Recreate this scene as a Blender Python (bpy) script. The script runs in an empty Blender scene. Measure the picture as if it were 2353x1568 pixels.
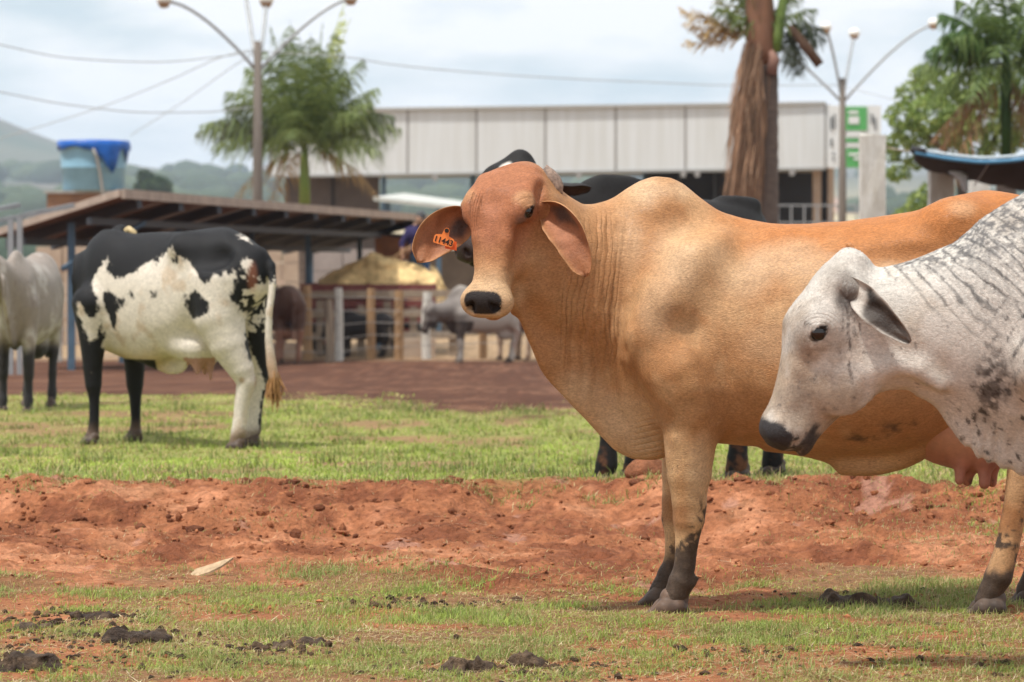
import bpy, bmesh, math, random
import numpy as np
from mathutils import Vector, Matrix, Euler

random.seed(7); np.random.seed(7)
scene = bpy.context.scene
col = scene.collection
# ------------------------------------------------------------------ camera
CAMZ = 1.26            # eye height of the photographer (m)
cam_d = bpy.data.cameras.new('camera'); cam = bpy.data.objects.new('camera', cam_d); col.objects.link(cam)
cam.location = (0, 0, CAMZ); cam.rotation_euler = (math.radians(90), 0, 0)
cam_d.sensor_width = 36; cam_d.lens = 120; cam_d.shift_y = -239 / 2353
cam_d.clip_start = 0.1; cam_d.clip_end = 20000
cam_d.dof.use_dof = True; cam_d.dof.focus_distance = 11.2; cam_d.dof.aperture_fstop = 6.3
scene.camera = cam
# ------------------------------------------------------------------ world: bright, thinly clouded midday sky
SUN_EL, SUN_AZ = math.radians(67), math.radians(235)      # azimuth clockwise from +Y
world = bpy.data.worlds.new('World'); scene.world = world; world.use_nodes = True
wn, wl = world.node_tree.nodes, world.node_tree.links; wn.clear()
w_out = wn.new('ShaderNodeOutputWorld'); w_bg = wn.new('ShaderNodeBackground'); w_bg.inputs[1].default_value = 0.1
w_sky = wn.new('ShaderNodeTexSky'); w_sky.sky_type = 'NISHITA'; w_sky.sun_disc = False
w_sky.sun_elevation = SUN_EL; w_sky.sun_rotation = SUN_AZ; w_sky.dust_density = 0.6; w_sky.air_density = 1.1; w_sky.ozone_density = 1.6
w_tc = wn.new('ShaderNodeTexCoord'); w_map = wn.new('ShaderNodeMapping'); w_map.inputs['Scale'].default_value = (1.0, 1.0, 3.2)
w_map.inputs['Location'].default_value = (0.37, 0.1, 0.25)
w_noise = wn.new('ShaderNodeTexNoise'); w_noise.inputs['Scale'].default_value = 11; w_noise.inputs['Detail'].default_value = 6; w_noise.inputs['Roughness'].default_value = 0.5
w_ramp = wn.new('ShaderNodeValToRGB'); w_ramp.color_ramp.elements[0].position = 0.33; w_ramp.color_ramp.elements[1].position = 0.52
w_ramp.color_ramp.elements[0].color = (0.10, 0.10, 0.10, 1); w_ramp.color_ramp.elements[1].color = (1, 1, 1, 1)
w_mix = wn.new('ShaderNodeMix'); w_mix.data_type = 'RGBA'
w_mix.inputs['B'].default_value = (10.6, 10.7, 10.8, 1)
wl.new(w_tc.outputs['Generated'], w_map.inputs['Vector']); wl.new(w_map.outputs[0], w_noise.inputs['Vector'])
wl.new(w_noise.outputs[0], w_ramp.inputs[0]); wl.new(w_ramp.outputs[0], w_mix.inputs['Factor'])
w_veil = wn.new('ShaderNodeMix'); w_veil.data_type = 'RGBA'; w_veil.inputs['Factor'].default_value = 0.7; w_veil.inputs['B'].default_value = (6.4, 7.9, 9.1, 1)   # thin high cloud
wl.new(w_sky.outputs[0], w_veil.inputs['A']); wl.new(w_veil.outputs['Result'], w_mix.inputs['A']); wl.new(w_mix.outputs['Result'], w_bg.inputs[0]); wl.new(w_bg.outputs[0], w_out.inputs[0])
# ------------------------------------------------------------------ sun
sun_d = bpy.data.lights.new('sun', 'SUN'); sun_d.energy = 4.8; sun_d.angle = math.radians(4.0); sun_d.color = (1.0, 0.96, 0.90)
sun = bpy.data.objects.new('sun', sun_d); col.objects.link(sun)
to_sun = Vector((math.sin(SUN_AZ) * math.cos(SUN_EL), math.cos(SUN_AZ) * math.cos(SUN_EL), math.sin(SUN_EL)))
sun.rotation_euler = to_sun.to_track_quat('Z', 'Y').to_euler(); sun.location = (0, 0, 30)
# ------------------------------------------------------------------ exposure / renderer
vs = scene.view_settings; vs.view_transform = 'Standard'; vs.look = 'None'; vs.exposure = 0.0; vs.gamma = 1.0; vs.use_curve_mapping = False
scene.render.engine = 'CYCLES'
scene.cycles.use_denoising = True
scene.cycles.max_bounces = 6; scene.cycles.diffuse_bounces = 3; scene.cycles.transparent_max_bounces = 6; scene.cycles.volume_bounces = 2
scene.cycles.use_adaptive_sampling = True; scene.cycles.adaptive_threshold = 0.02
# ================================================================== helpers
FPX = 7843.0; CX = 1176.5; HY = 545.0      # measured on the photograph: focal length, centre column, horizon row
def pt(px, py, Y):
    """world point of a measured image position at depth Y (metres in front of the camera)"""
    return np.array(((px - CX) * Y / FPX, Y, CAMZ - (py - HY) * Y / FPX))

def tag(o, label=None, cat=None, group=None, kind=None):
    if label: o['label'] = label
    if cat: o['category'] = cat
    if group: o['group'] = group
    if kind: o['kind'] = kind
    return o
def empty(name, loc=(0, 0, 0), rz=0):
    o = bpy.data.objects.new(name, None); col.objects.link(o); o.location = loc; o.rotation_euler[2] = rz; o.empty_display_size = 0.1
    return o
def link(name, me, mat=None, parent=None, smooth=True):
    if mat is not None and not me.materials: me.materials.append(mat)
    o = bpy.data.objects.new(name, me); col.objects.link(o)
    if parent is not None: o.parent = parent
    return o
def mesh_np(name, V, faces, smooth=True):
    """faces: (n,3) or (n,4) int array"""
    me = bpy.data.meshes.new(name)
    V = np.ascontiguousarray(V, dtype=np.float32); faces = np.ascontiguousarray(faces, dtype=np.int32)
    k = faces.shape[1]
    me.vertices.add(len(V)); me.vertices.foreach_set('co', V.ravel())
    me.loops.add(faces.size); me.loops.foreach_set('vertex_index', faces.ravel())
    me.polygons.add(len(faces)); me.polygons.foreach_set('loop_start', np.arange(0, faces.size, k, dtype=np.int32))
    me.polygons.foreach_set('use_smooth', np.full(len(faces), smooth, dtype=bool))
    me.update(calc_edges=True)
    return me
def attr(me, name, arr, typ='FLOAT'):
    a = me.attributes.new(name, typ, 'POINT')
    if typ == 'FLOAT': a.data.foreach_set('value', np.ascontiguousarray(arr, dtype=np.float32).ravel())
    elif typ == 'FLOAT_COLOR':
        c = np.ones((len(arr), 4), dtype=np.float32); c[:, :3] = arr; a.data.foreach_set('color', c.ravel())
    elif typ == 'FLOAT_VECTOR': a.data.foreach_set('vector', np.ascontiguousarray(arr, dtype=np.float32).ravel())

class MB:
    """collects boxes, bars, tubes and prisms into one mesh"""
    def __init__(s): s.V = []; s.F = []
    def add(s, V, F):
        b = len(s.V); s.V.extend([tuple(float(c) for c in v) for v in V]); s.F.extend([tuple(b + i for i in f) for f in F]); return s
    def box(s, c, size, rot=None):
        hx, hy, hz = size[0] / 2, size[1] / 2, size[2] / 2
        P = [Vector((x, y, z)) for x in (-hx, hx) for y in (-hy, hy) for z in (-hz, hz)]
        if rot is not None: P = [rot @ p for p in P]
        return s.add([p + Vector(c) for p in P], [(0, 1, 3, 2), (4, 6, 7, 5), (0, 4, 5, 1), (2, 3, 7, 6), (0, 2, 6, 4), (1, 5, 7, 3)])
    def bar(s, a, b, w, h=None):
        a, b = Vector(a), Vector(b); d = b - a; h = h or w
        q = d.to_track_quat('X', 'Z').to_matrix()
        return s.box((a + b) / 2, (d.length, w, h), q)
    def tube(s, pts, rad, n=8, cap=True):
        pts = [Vector(p) for p in pts]; V = []; F = []
        up = None
        for i, p in enumerate(pts):
            d = (pts[min(i + 1, len(pts) - 1)] - pts[max(i - 1, 0)]).normalized()
            if up is None: up = d.orthogonal().normalized()
            up = (up - d * up.dot(d)).normalized(); sd = d.cross(up)
            r = rad[i] if hasattr(rad, '__len__') else rad
            for k in range(n):
                a = 2 * math.pi * k / n; V.append(p + (up * math.cos(a) + sd * math.sin(a)) * r)
        for i in range(len(pts) - 1):
            for k in range(n):
                F.append((i * n + k, i * n + (k + 1) % n, (i + 1) * n + (k + 1) % n, (i + 1) * n + k))
        if cap: F.append(tuple(reversed(range(n)))); F.append(tuple((len(pts) - 1) * n + k for k in range(n)))
        return s.add(V, F)
    def prism(s, poly, axis_vec, origin, ux, uy):
        """poly in (u,v), extruded by axis_vec"""
        o, ux, uy, ax = Vector(origin), Vector(ux), Vector(uy), Vector(axis_vec); n = len(poly)
        A = [o + ux * u + uy * v for u, v in poly]; B = [p + ax for p in A]
        return s.add(A + B, [tuple(range(n)), tuple(reversed(range(n, 2 * n)))] + [(i, n + i, n + (i + 1) % n, (i + 1) % n) for i in range(n)])
    def quad(s, *P): return s.add(P, [tuple(range(len(P)))])
    def mesh(s, name, smooth=False):
        me = bpy.data.meshes.new(name); me.from_pydata(s.V, [], s.F); me.update()
        bm = bmesh.new(); bm.from_mesh(me); bmesh.ops.recalc_face_normals(bm, faces=bm.faces); bm.to_mesh(me); bm.free()
        if smooth: me.polygons.foreach_set('use_smooth', [True] * len(me.polygons))
        return me
    def build(s, name, mat, parent=None, smooth=False, bevel=0):
        o = link(name, s.mesh(name, smooth), mat, parent)
        if bevel:
            m = o.modifiers.new('bevel', 'BEVEL'); m.width = bevel; m.segments = 2; m.limit_method = 'ANGLE'
        return o

# ------------------------------------------------------------------ noise
def _hash(ix, iy, iz, seed):
    h = (ix.astype(np.uint32) * np.uint32(374761393) + iy.astype(np.uint32) * np.uint32(668265263) + iz.astype(np.uint32) * np.uint32(2147483647) + np.uint32(seed * 1274126177 & 0xffffffff))
    h = (h ^ (h >> np.uint32(13))) * np.uint32(1274126177); h = h ^ (h >> np.uint32(16))
    return (h & np.uint32(0xffff)).astype(np.float32) / 65535.0
def vnoise(x, y, z, seed=0):
    x, y, z = np.broadcast_arrays(np.asarray(x, np.float32), np.asarray(y, np.float32), np.asarray(z, np.float32))
    fx, fy, fz = np.floor(x), np.floor(y), np.floor(z)
    ix, iy, iz = fx.astype(np.int64), fy.astype(np.int64), fz.astype(np.int64)
    tx, ty, tz = x - fx, y - fy, z - fz
    tx = tx * tx * (3 - 2 * tx); ty = ty * ty * (3 - 2 * ty); tz = tz * tz * (3 - 2 * tz)
    r = 0
    for dx in (0, 1):
        wx = tx if dx else 1 - tx
        for dy in (0, 1):
            wy = ty if dy else 1 - ty
            for dz in (0, 1):
                wz = tz if dz else 1 - tz
                r = r + wx * wy * wz * _hash(ix + dx, iy + dy, iz + dz, seed)
    return r * 2 - 1
def fbm(x, y, z, oct=4, seed=0, gain=0.5):
    r = 0; a = 1; f = 1; t = 0
    for o in range(oct):
        r = r + a * vnoise(x * f, y * f, z * f, seed + o * 17); t += a; a *= gain; f *= 2.03
    return r / t
def sstep(a, b, x):
    t = np.clip((x - a) / (b - a), 0, 1); return t * t * (3 - 2 * t)

# ------------------------------------------------------------------ implicit surfaces
def smin(a, b, k):
    h = np.clip(0.5 + 0.5 * (b - a) / k, 0, 1); return b + (a - b) * h - k * h * (1 - h)
def smax(a, b, k): return -smin(-a, -b, k)
def cubic_table(xs, ys, n=500):
    """monotone cubic interpolation of the stations, sampled"""
    xs = np.asarray(xs, float); ys = np.asarray(ys, float)
    h = np.diff(xs); d = np.diff(ys) / h; m = np.zeros_like(ys)
    m[0], m[-1] = d[0], d[-1]
    for i in range(1, len(xs) - 1):
        if d[i - 1] * d[i] > 0:
            w1, w2 = 2 * h[i] + h[i - 1], h[i] + 2 * h[i - 1]; m[i] = (w1 + w2) / (w1 / d[i - 1] + w2 / d[i])
    X = np.linspace(xs[0], xs[-1], n); i = np.clip(np.searchsorted(xs, X, side='right') - 1, 0, len(xs) - 2)
    t = (X - xs[i]) / h[i]
    Yv = ((1 + 2 * t) * (1 - t) ** 2) * ys[i] + (t * (1 - t) ** 2) * h[i] * m[i] + (t * t * (3 - 2 * t)) * ys[i + 1] + (t * t * (t - 1)) * h[i] * m[i + 1]
    return X, Yv
class Loft:
    """superelliptic sections along the first axis. stations: (x, ztop, zbot, halfwidth, yc, zwide(0..1 from bottom), n_upper, n_lower)"""
    def __init__(s, st):
        st = sorted(st, key=lambda r: r[0]); A = np.array(st, float); s.x0, s.x1 = A[0, 0], A[-1, 0]
        s.X = None; s.T = []
        for c in range(1, 8):
            s.X, t = cubic_table(A[:, 0], A[:, c]); s.T.append(t.astype(np.float32))
        s.X = s.X.astype(np.float32)
        s.lo = (s.x0, (A[:, 4] - A[:, 3]).min(), A[:, 2].min()); s.hi = (s.x1, (A[:, 4] + A[:, 3]).max(), A[:, 1].max())
    def __call__(s, x, y, z):
        zt, zb, hw, yc, fw, nu, nl = (np.interp(x, s.X, t).astype(np.float32) for t in s.T)
        zw = zb + (zt - zb) * fw; up = z > zw
        hz = np.where(up, zt - zw, zw - zb); n = np.where(up, nu, nl)
        ay = np.abs(y - yc) / hw + 1e-5; az = np.abs(z - zw) / hz + 1e-5
        g = (ay ** n + az ** n) ** (1 / n)
        gy = (ay / g) ** (n - 1) / hw; gz = (az / g) ** (n - 1) / hz
        d = (g - 1) / np.sqrt(gy * gy + gz * gz)
        dx = np.maximum(s.x0 - x, x - s.x1)
        return np.where(dx > 0, np.sqrt(np.maximum(d, 0) ** 2 + dx * dx), np.maximum(d, dx))
def ell(c, r, R=None):
    c = np.asarray(c, np.float32); r = np.asarray(r, np.float32)
    R = None if R is None else np.array(R, np.float32)     # columns are the axes
    def f(x, y, z):
        a, b, e = x - c[0], y - c[1], z - c[2]
        if R is not None:
            a, b, e = a * R[0, 0] + b * R[1, 0] + e * R[2, 0], a * R[0, 1] + b * R[1, 1] + e * R[2, 1], a * R[0, 2] + b * R[1, 2] + e * R[2, 2]
        k0 = np.sqrt((a / r[0]) ** 2 + (b / r[1]) ** 2 + (e / r[2]) ** 2) + 1e-6
        k1 = np.sqrt((a / r[0] ** 2) ** 2 + (b / r[1] ** 2) ** 2 + (e / r[2] ** 2) ** 2) + 1e-6
        return k0 * (k0 - 1) / k1
    return f
def chain(P, Rr, k=0.02, ysq=1.0):
    """tapered limb through points P with radii Rr; ysq<1 flattens it sideways"""
    P = [np.asarray(p, np.float32) for p in P]
    def f(x, y, z):
        d = None
        for i in range(len(P) - 1):
            a, b = P[i], P[i + 1]; ba = b - a; L = float(ba @ ba) + 1e-9
            t = np.clip(((x - a[0]) * ba[0] + (y - a[1]) * ba[1] + (z - a[2]) * ba[2]) / L, 0, 1)
            dd = np.sqrt((x - a[0] - t * ba[0]) ** 2 + ((y - a[1] - t * ba[1]) / ysq) ** 2 + (z - a[2] - t * ba[2]) ** 2) - (Rr[i] + t * (Rr[i + 1] - Rr[i]))
            d = dd if d is None else smin(d, dd, k)
        return d
    return f
def frame(U, W0):
    U = np.asarray(U, float); U = U / np.linalg.norm(U); W = np.asarray(W0, float); W = W - U * (W @ U); W /= np.linalg.norm(W)
    return U, np.cross(W, U), W          # U along, V lateral, W outwards
def inframe(f, O, fr):
    O = np.asarray(O, np.float32); U, V, W = (np.asarray(a, np.float32) for a in fr)
    def g(x, y, z):
        a, b, c = x - O[0], y - O[1], z - O[2]
        return f(a * U[0] + b * U[1] + c * U[2], a * V[0] + b * V[1] + c * V[2], a * W[0] + b * W[1] + c * W[2])
    return g
def field(ops):
    """ops: list of (kind, f, k): 'u' smooth union, 's' smooth subtraction, 'd' displacement"""
    def F(x, y, z):
        d = None
        for kind, f, k in ops:
            if kind == 'd': d = d + f(x, y, z); continue
            e = f(x, y, z)
            if d is None: d = e
            elif kind == 'u': d = smin(d, e, k)
            else: d = smax(d, -e, k)
        return d
    return F
def polygonize(F, lo, hi, h, name, smooth_it=2, tol=2.2):
    lo = np.asarray(lo, float); hi = np.asarray(hi, float); B = 4
    nb = np.ceil((hi - lo) / (h * B)).astype(int); n = nb * B
    ci = [lo[a] + (np.arange(nb[a]) * B + (B - 1) / 2) * h for a in range(3)]
    CXg, CYg, CZg = np.meshgrid(*ci, indexing='ij')
    dc = np.concatenate([F(*(g.ravel()[i:i + 200000].astype(np.float32) for g in (CXg, CYg, CZg))) for i in range(0, CXg.size, 200000)]).reshape(nb)
    D = np.repeat(np.repeat(np.repeat(np.where(dc < 0, -1, 1).astype(np.float32), B, 0), B, 1), B, 2)
    act = np.argwhere(np.abs(dc) < tol * B * h)
    off = np.stack(np.meshgrid(*(np.arange(B),) * 3, indexing='ij'), -1).reshape(-1, 3)
    for s0 in range(0, len(act), 4000):
        idx = (act[s0:s0 + 4000, None, :] * B + off[None]).reshape(-1, 3)
        p = (lo + idx * h).astype(np.float32)
        D[idx[:, 0], idx[:, 1], idx[:, 2]] = F(p[:, 0], p[:, 1], p[:, 2])
    S = D < 0
    cnt = sum(S[i:n[0] - 1 + i, j:n[1] - 1 + j, k:n[2] - 1 + k].astype(np.uint8) for i in (0, 1) for j in (0, 1) for k in (0, 1))
    cells = np.argwhere((cnt > 0) & (cnt < 8)); M = len(cells)
    cid = np.full(cnt.shape, -1, np.int32); cid[cells[:, 0], cells[:, 1], cells[:, 2]] = np.arange(M)
    acc = np.zeros((M, 3), np.float32); num = np.zeros(M, np.float32)
    for a in range(3):
        b, c = [q for q in range(3) if q != a]
        for i in (0, 1):
            for j in (0, 1):
                o0 = [0, 0, 0]; o0[b] = i; o0[c] = j; o1 = list(o0); o1[a] = 1
                p0, p1 = cells + o0, cells + o1
                d0 = D[p0[:, 0], p0[:, 1], p0[:, 2]]; d1 = D[p1[:, 0], p1[:, 1], p1[:, 2]]
                m = (d0 < 0) != (d1 < 0); t = d0[m] / (d0[m] - d1[m])
                q = np.tile(np.array(o0, np.float32), (m.sum(), 1)); q[:, a] = t
                acc[m] += q; num[m] += 1
    V = lo + (cells + acc / num[:, None]) * h
    faces = []
    for a in range(3):
        b, c = (a + 1) % 3, (a + 2) % 3
        s0 = [slice(None)] * 3; s1 = [slice(None)] * 3; s0[a] = slice(0, -1); s1[a] = slice(1, None)
        for q in (b, c): s0[q] = slice(1, -1); s1[q] = slice(1, -1)
        e0, e1 = S[tuple(s0)], S[tuple(s1)]
        ed = np.argwhere(e0 != e1)
        base = ed.copy(); base[:, b] += 1; base[:, c] += 1
        def cell(db, dc_):
            q = base.copy(); q[:, b] += db; q[:, c] += dc_; return cid[q[:, 0], q[:, 1], q[:, 2]]
        f = np.stack([cell(-1, -1), cell(0, -1), cell(0, 0), cell(-1, 0)], 1)
        inside = e0[ed[:, 0], ed[:, 1], ed[:, 2]]
        f[~inside] = f[~inside][:, ::-1]; faces.append(f)
    Fq = np.concatenate(faces); Fq = Fq[(Fq >= 0).all(1)]
    E = np.concatenate([Fq[:, [0, 1]], Fq[:, [1, 2]], Fq[:, [2, 3]], Fq[:, [3, 0]]])
    for it in range(smooth_it):
        w = np.bincount(E[:, 0], minlength=M).astype(float); A = np.stack([np.bincount(E[:, 0], V[E[:, 1], q], minlength=M) for q in range(3)], 1)
        V = V * 0.5 + 0.5 * A / np.maximum(w, 1)[:, None]
    me = mesh_np(name, V, Fq)
    return me, V
def normals_of(me):
    N = np.empty(len(me.vertices) * 3, np.float32); me.vertices.foreach_get('normal', N); return N.reshape(-1, 3)
def inpoly(x, y, poly):
    poly = np.asarray(poly, float); r = np.zeros(len(x), bool); n = len(poly)
    for i in range(n):
        x1, y1 = poly[i]; x2, y2 = poly[(i + 1) % n]
        if y1 == y2: continue
        m = ((y1 > y) != (y2 > y)) & (x < (x2 - x1) * (y - y1) / (y2 - y1) + x1); r ^= m
    return r
def mixc(c, col_, f): return c * (1 - f[:, None]) + np.asarray(col_)[None] * f[:, None]

# ------------------------------------------------------------------ materials
def mat(name, color=(0.5, 0.5, 0.5), rough=0.7, spec=0.3, noise=0.0, nscale=8.0, bump=0.0, bscale=60.0, metal=0.0, color2=None, coords='Object', stretch=None, detail=5):
    m = bpy.data.materials.new(name); m.use_nodes = True; nt = m.node_tree; N, L = nt.nodes, nt.links
    b = N['Principled BSDF']; b.inputs['Roughness'].default_value = rough; b.inputs['Specular IOR Level'].default_value = spec; b.inputs['Metallic'].default_value = metal
    b.inputs['Base Color'].default_value = (*color, 1)
    tc = N.new('ShaderNodeTexCoord'); src = tc.outputs[coords]
    if stretch:
        mp = N.new('ShaderNodeMapping'); mp.inputs['Scale'].default_value = stretch; L.new(src, mp.inputs[0]); src = mp.outputs[0]
    if color2 is not None or noise:
        nz = N.new('ShaderNodeTexNoise'); nz.inputs['Scale'].default_value = nscale; nz.inputs['Detail'].default_value = detail; nz.inputs['Roughness'].default_value = 0.6; L.new(src, nz.inputs[0])
        mr = N.new('ShaderNodeMapRange'); mr.inputs['From Min'].default_value = 0.32; mr.inputs['From Max'].default_value = 0.68; L.new(nz.outputs[0], mr.inputs[0])
        mx = N.new('ShaderNodeMix'); mx.data_type = 'RGBA'
        c2 = color2 if color2 is not None else tuple(c * (1 - noise) for c in color)
        mx.inputs['A'].default_value = (*color, 1); mx.inputs['B'].default_value = (*c2, 1)
        L.new(mr.outputs[0], mx.inputs['Factor']); L.new(mx.outputs['Result'], b.inputs['Base Color'])
    if bump:
        n2 = N.new('ShaderNodeTexNoise'); n2.inputs['Scale'].default_value = bscale; n2.inputs['Detail'].default_value = 4; L.new(src, n2.inputs[0])
        bp = N.new('ShaderNodeBump'); bp.inputs['Strength'].default_value = 1.0; bp.inputs['Distance'].default_value = bump; L.new(n2.outputs[0], bp.inputs['Height']); L.new(bp.outputs[0], b.inputs['Normal'])
    return m
def attr_mat(name, rough=0.7, spec=0.25, hair=0.0, hscale=350.0, mottle=0.12, mscale=30.0, sheen=0.0, attr_name='coat', wrinkle=False, sss=0.0, hstretch=(1, 1, 1), trans=0.0, hdetail=3, grain=0.0, gscale=220.0):
    """base colour from the painted coat attribute, broken up by noise; fine relief; optional skin folds from the wphase / wamp attributes"""
    m = bpy.data.materials.new(name); m.use_nodes = True; nt = m.node_tree; N, L = nt.nodes, nt.links
    b = N['Principled BSDF']; b.inputs['Roughness'].default_value = rough; b.inputs['Specular IOR Level'].default_value = spec
    if sheen: b.inputs['Sheen Weight'].default_value = sheen; b.inputs['Sheen Roughness'].default_value = 0.4
    at = N.new('ShaderNodeAttribute'); at.attribute_name = attr_name
    tc = N.new('ShaderNodeTexCoord'); mp = N.new('ShaderNodeMapping'); mp.inputs['Scale'].default_value = hstretch; L.new(tc.outputs['Object'], mp.inputs[0])
    nz = N.new('ShaderNodeTexNoise'); nz.inputs['Scale'].default_value = mscale; nz.inputs['Detail'].default_value = 6; nz.inputs['Roughness'].default_value = 0.65; L.new(mp.outputs[0], nz.inputs[0])
    mr = N.new('ShaderNodeMapRange'); mr.inputs['From Min'].default_value = 0.3; mr.inputs['From Max'].default_value = 0.7; mr.inputs['To Min'].default_value = 1 - mottle; mr.inputs['To Max'].default_value = 1 + mottle
    L.new(nz.outputs[0], mr.inputs[0])
    fac = mr.outputs[0]
    if grain:
        ng = N.new('ShaderNodeTexNoise'); ng.inputs['Scale'].default_value = gscale; ng.inputs['Detail'].default_value = 4; ng.inputs['Roughness'].default_value = .7; L.new(mp.outputs[0], ng.inputs[0])
        mg = N.new('ShaderNodeMapRange'); mg.inputs['From Min'].default_value = .3; mg.inputs['From Max'].default_value = .7; mg.inputs['To Min'].default_value = 1 - grain; mg.inputs['To Max'].default_value = 1 + grain; L.new(ng.outputs[0], mg.inputs[0])
        mm = N.new('ShaderNodeMath'); mm.operation = 'MULTIPLY'; L.new(fac, mm.inputs[0]); L.new(mg.outputs[0], mm.inputs[1]); fac = mm.outputs[0]
    vm = N.new('ShaderNodeVectorMath'); vm.operation = 'SCALE'; L.new(at.outputs['Color'], vm.inputs[0]); L.new(fac, vm.inputs['Scale']); L.new(vm.outputs[0], b.inputs['Base Color'])
    h = None
    if hair:
        n2 = N.new('ShaderNodeTexNoise'); n2.inputs['Scale'].default_value = hscale; n2.inputs['Detail'].default_value = hdetail; n2.inputs['Roughness'].default_value = .6; L.new(mp.outputs[0], n2.inputs[0])
        mh = N.new('ShaderNodeMath'); mh.operation = 'MULTIPLY'; mh.inputs[1].default_value = hair; L.new(n2.outputs[0], mh.inputs[0]); h = mh.outputs[0]
    if wrinkle:
        p = N.new('ShaderNodeAttribute'); p.attribute_name = 'wphase'; a = N.new('ShaderNodeAttribute'); a.attribute_name = 'wamp'
        sn = N.new('ShaderNodeMath'); sn.operation = 'SINE'; L.new(p.outputs['Fac'], sn.inputs[0])
        ab = N.new('ShaderNodeMath'); ab.operation = 'ABSOLUTE'; L.new(sn.outputs[0], ab.inputs[0])
        pw = N.new('ShaderNodeMath'); pw.operation = 'POWER'; pw.inputs[1].default_value = 0.55; L.new(ab.outputs[0], pw.inputs[0])
        mu = N.new('ShaderNodeMath'); mu.operation = 'MULTIPLY'; L.new(pw.outputs[0], mu.inputs[0]); L.new(a.outputs['Fac'], mu.inputs[1])
        if h is not None:
            ad = N.new('ShaderNodeMath'); ad.operation = 'ADD'; L.new(h, ad.inputs[0]); L.new(mu.outputs[0], ad.inputs[1]); h = ad.outputs[0]
        else: h = mu.outputs[0]
    if h is not None:
        bp = N.new('ShaderNodeBump'); bp.inputs['Strength'].default_value = 1.0; bp.inputs['Distance'].default_value = 1.0; L.new(h, bp.inputs['Height']); L.new(bp.outputs[0], b.inputs['Normal'])
    if sss: b.inputs['Subsurface Weight'].default_value = sss; b.inputs['Subsurface Radius'].default_value = (0.01, 0.004, 0.002); b.inputs['Subsurface Scale'].default_value = 1.0
    if trans: b.inputs['Transmission Weight'].default_value = 0
    return m
# ================================================================== ground
def ground_z(x, Y, fine=True):
    x = np.asarray(x, np.float64); Y = np.asarray(Y, np.float64)
    ys = [0, 9, 12.2, 13.0, 14.55, 14.80, 15.12, 15.7, 16.5, 18, 20.9, 25, 30, 40, 58, 75, 110, 180, 400, 800, 1500, 2500, 3500, 6000]
    zs = [0, 0, .005, .015, .015, .075, .155, .140, .085, .04, -.02, -.01, -.10, -.42, -.85, -1.05, -1.5, -3.2, -9, -8, 10, 44, 70, 40]
    sc = 0.28 * vnoise(x * .9 + 3, 0, 0, 71) + 0.16 * vnoise(x * 2.7, 0, 0, 72)
    m = sstep(12.4, 14.0, Y) * sstep(19, 16.0, Y)
    z = np.interp(Y + sc * m, ys, zs)
    near = sstep(40, 25, Y)
    z = z + near * .018 * fbm(x * 1.1, Y * 1.1, 0, 3, 73)
    soil = sstep(12.0, 12.9, Y + .5 * vnoise(x * 1.5, 3, 0, 74)) * sstep(15.7, 15.2, Y)
    # eroded hollows in the bank
    z = z - soil * .10 * np.clip(vnoise(x * 1.3, Y * 1.0, 0, 75) + .25 * vnoise(x * 4, Y * 4, 0, 70), 0, 1) * sstep(12.6, 13.4, Y) * sstep(15.1, 14.6, Y)
    if fine:
        f1 = fbm(x * 7, Y * 7, 0, 4, 76); f2 = np.abs(vnoise(x * 19, Y * 19, 0, 77))
        r1 = 1 - 2 * np.abs(vnoise(x * 5.5, Y * 5.5, 0, 66)); r2 = 1 - 2 * np.abs(vnoise(x * 12, Y * 12, 0, 65))
        z = z + near * (soil * (.030 * f1 + .030 * fbm(x * 3, Y * 3, 0, 2, 68) + .022 * r1 * (.4 + f1) + .013 * r2 + .012 * (1 - f2)) + (1 - soil) * (.008 * f1 + .004 * (1 - f2)))
    # far relief
    far = sstep(700, 2400, Y)
    z = z + far * (16 * fbm(x / 420, Y / 420, 0, 4, 78)) + sstep(1800, 3000, Y) * 62 * np.exp(-((x + 520) / 120) ** 2) * (1 + .22 * fbm(x / 45, Y / 90, 0, 3, 58)) * sstep(3900, 3000, Y)
    return z
def soil_mask(x, Y):
    n = vnoise(x * 1.5, 3, 0, 74); n2 = fbm(x * 2.2, Y * 2.2, 0, 4, 79)
    bank = sstep(12.05, 12.75, Y + .5 * n + .45 * n2) * sstep(15.75, 15.15, Y + .5 * n2 * .6)
    fg = sstep(-.10, .22, n2 + .10 * (10.6 - Y)) * sstep(12.8, 12.2, Y) * .9
    farm = sstep(25.4, 28.0, Y + 4.0 * n2 + 4.5 * fbm(x * .45, Y * .28, 0, 3, 69)) 
    return np.clip(bank + fg + farm, 0, 1), bank, farm
def lines(a, b, fine, grow, far):
    """sorted coordinates: spacing `fine` in [a,b], growing by `grow` outside up to `far`"""
    c = list(np.arange(a, b, fine)); st = fine; q = c[-1]
    while q < far: st *= grow; q += st; c.append(q)
    return c
xs_r = lines(0, 2.4, .022, 1.2, 5000); xs_ = np.array([-q for q in reversed(xs_r[1:])] + xs_r)
ys_ = np.array(list(np.arange(-30, 8.6, 2.0)) + lines(9.15, 16.0, .022, 1.045, 6500))
GX, GY = np.meshgrid(xs_, ys_); GZ = ground_z(GX, GY)
nx_, ny_ = len(xs_), len(ys_); ii = np.arange(nx_ * ny_).reshape(ny_, nx_)
gF = np.stack([ii[:-1, :-1], ii[:-1, 1:], ii[1:, 1:], ii[1:, :-1]], -1).reshape(-1, 4)
gV = np.stack([GX, GY, GZ], -1).reshape(-1, 3)
gme = mesh_np('ground', gV, gF)
gx, gy, gz_ = gV.T
sm, bank, farm = soil_mask(gx, gy)
n1 = fbm(gx * 3, gy * 3, 0, 4, 80); n2 = fbm(gx * 14, gy * 14, 0, 4, 81); nl = fbm(gx * .5, gy * .5, 0, 3, 82)
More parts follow.
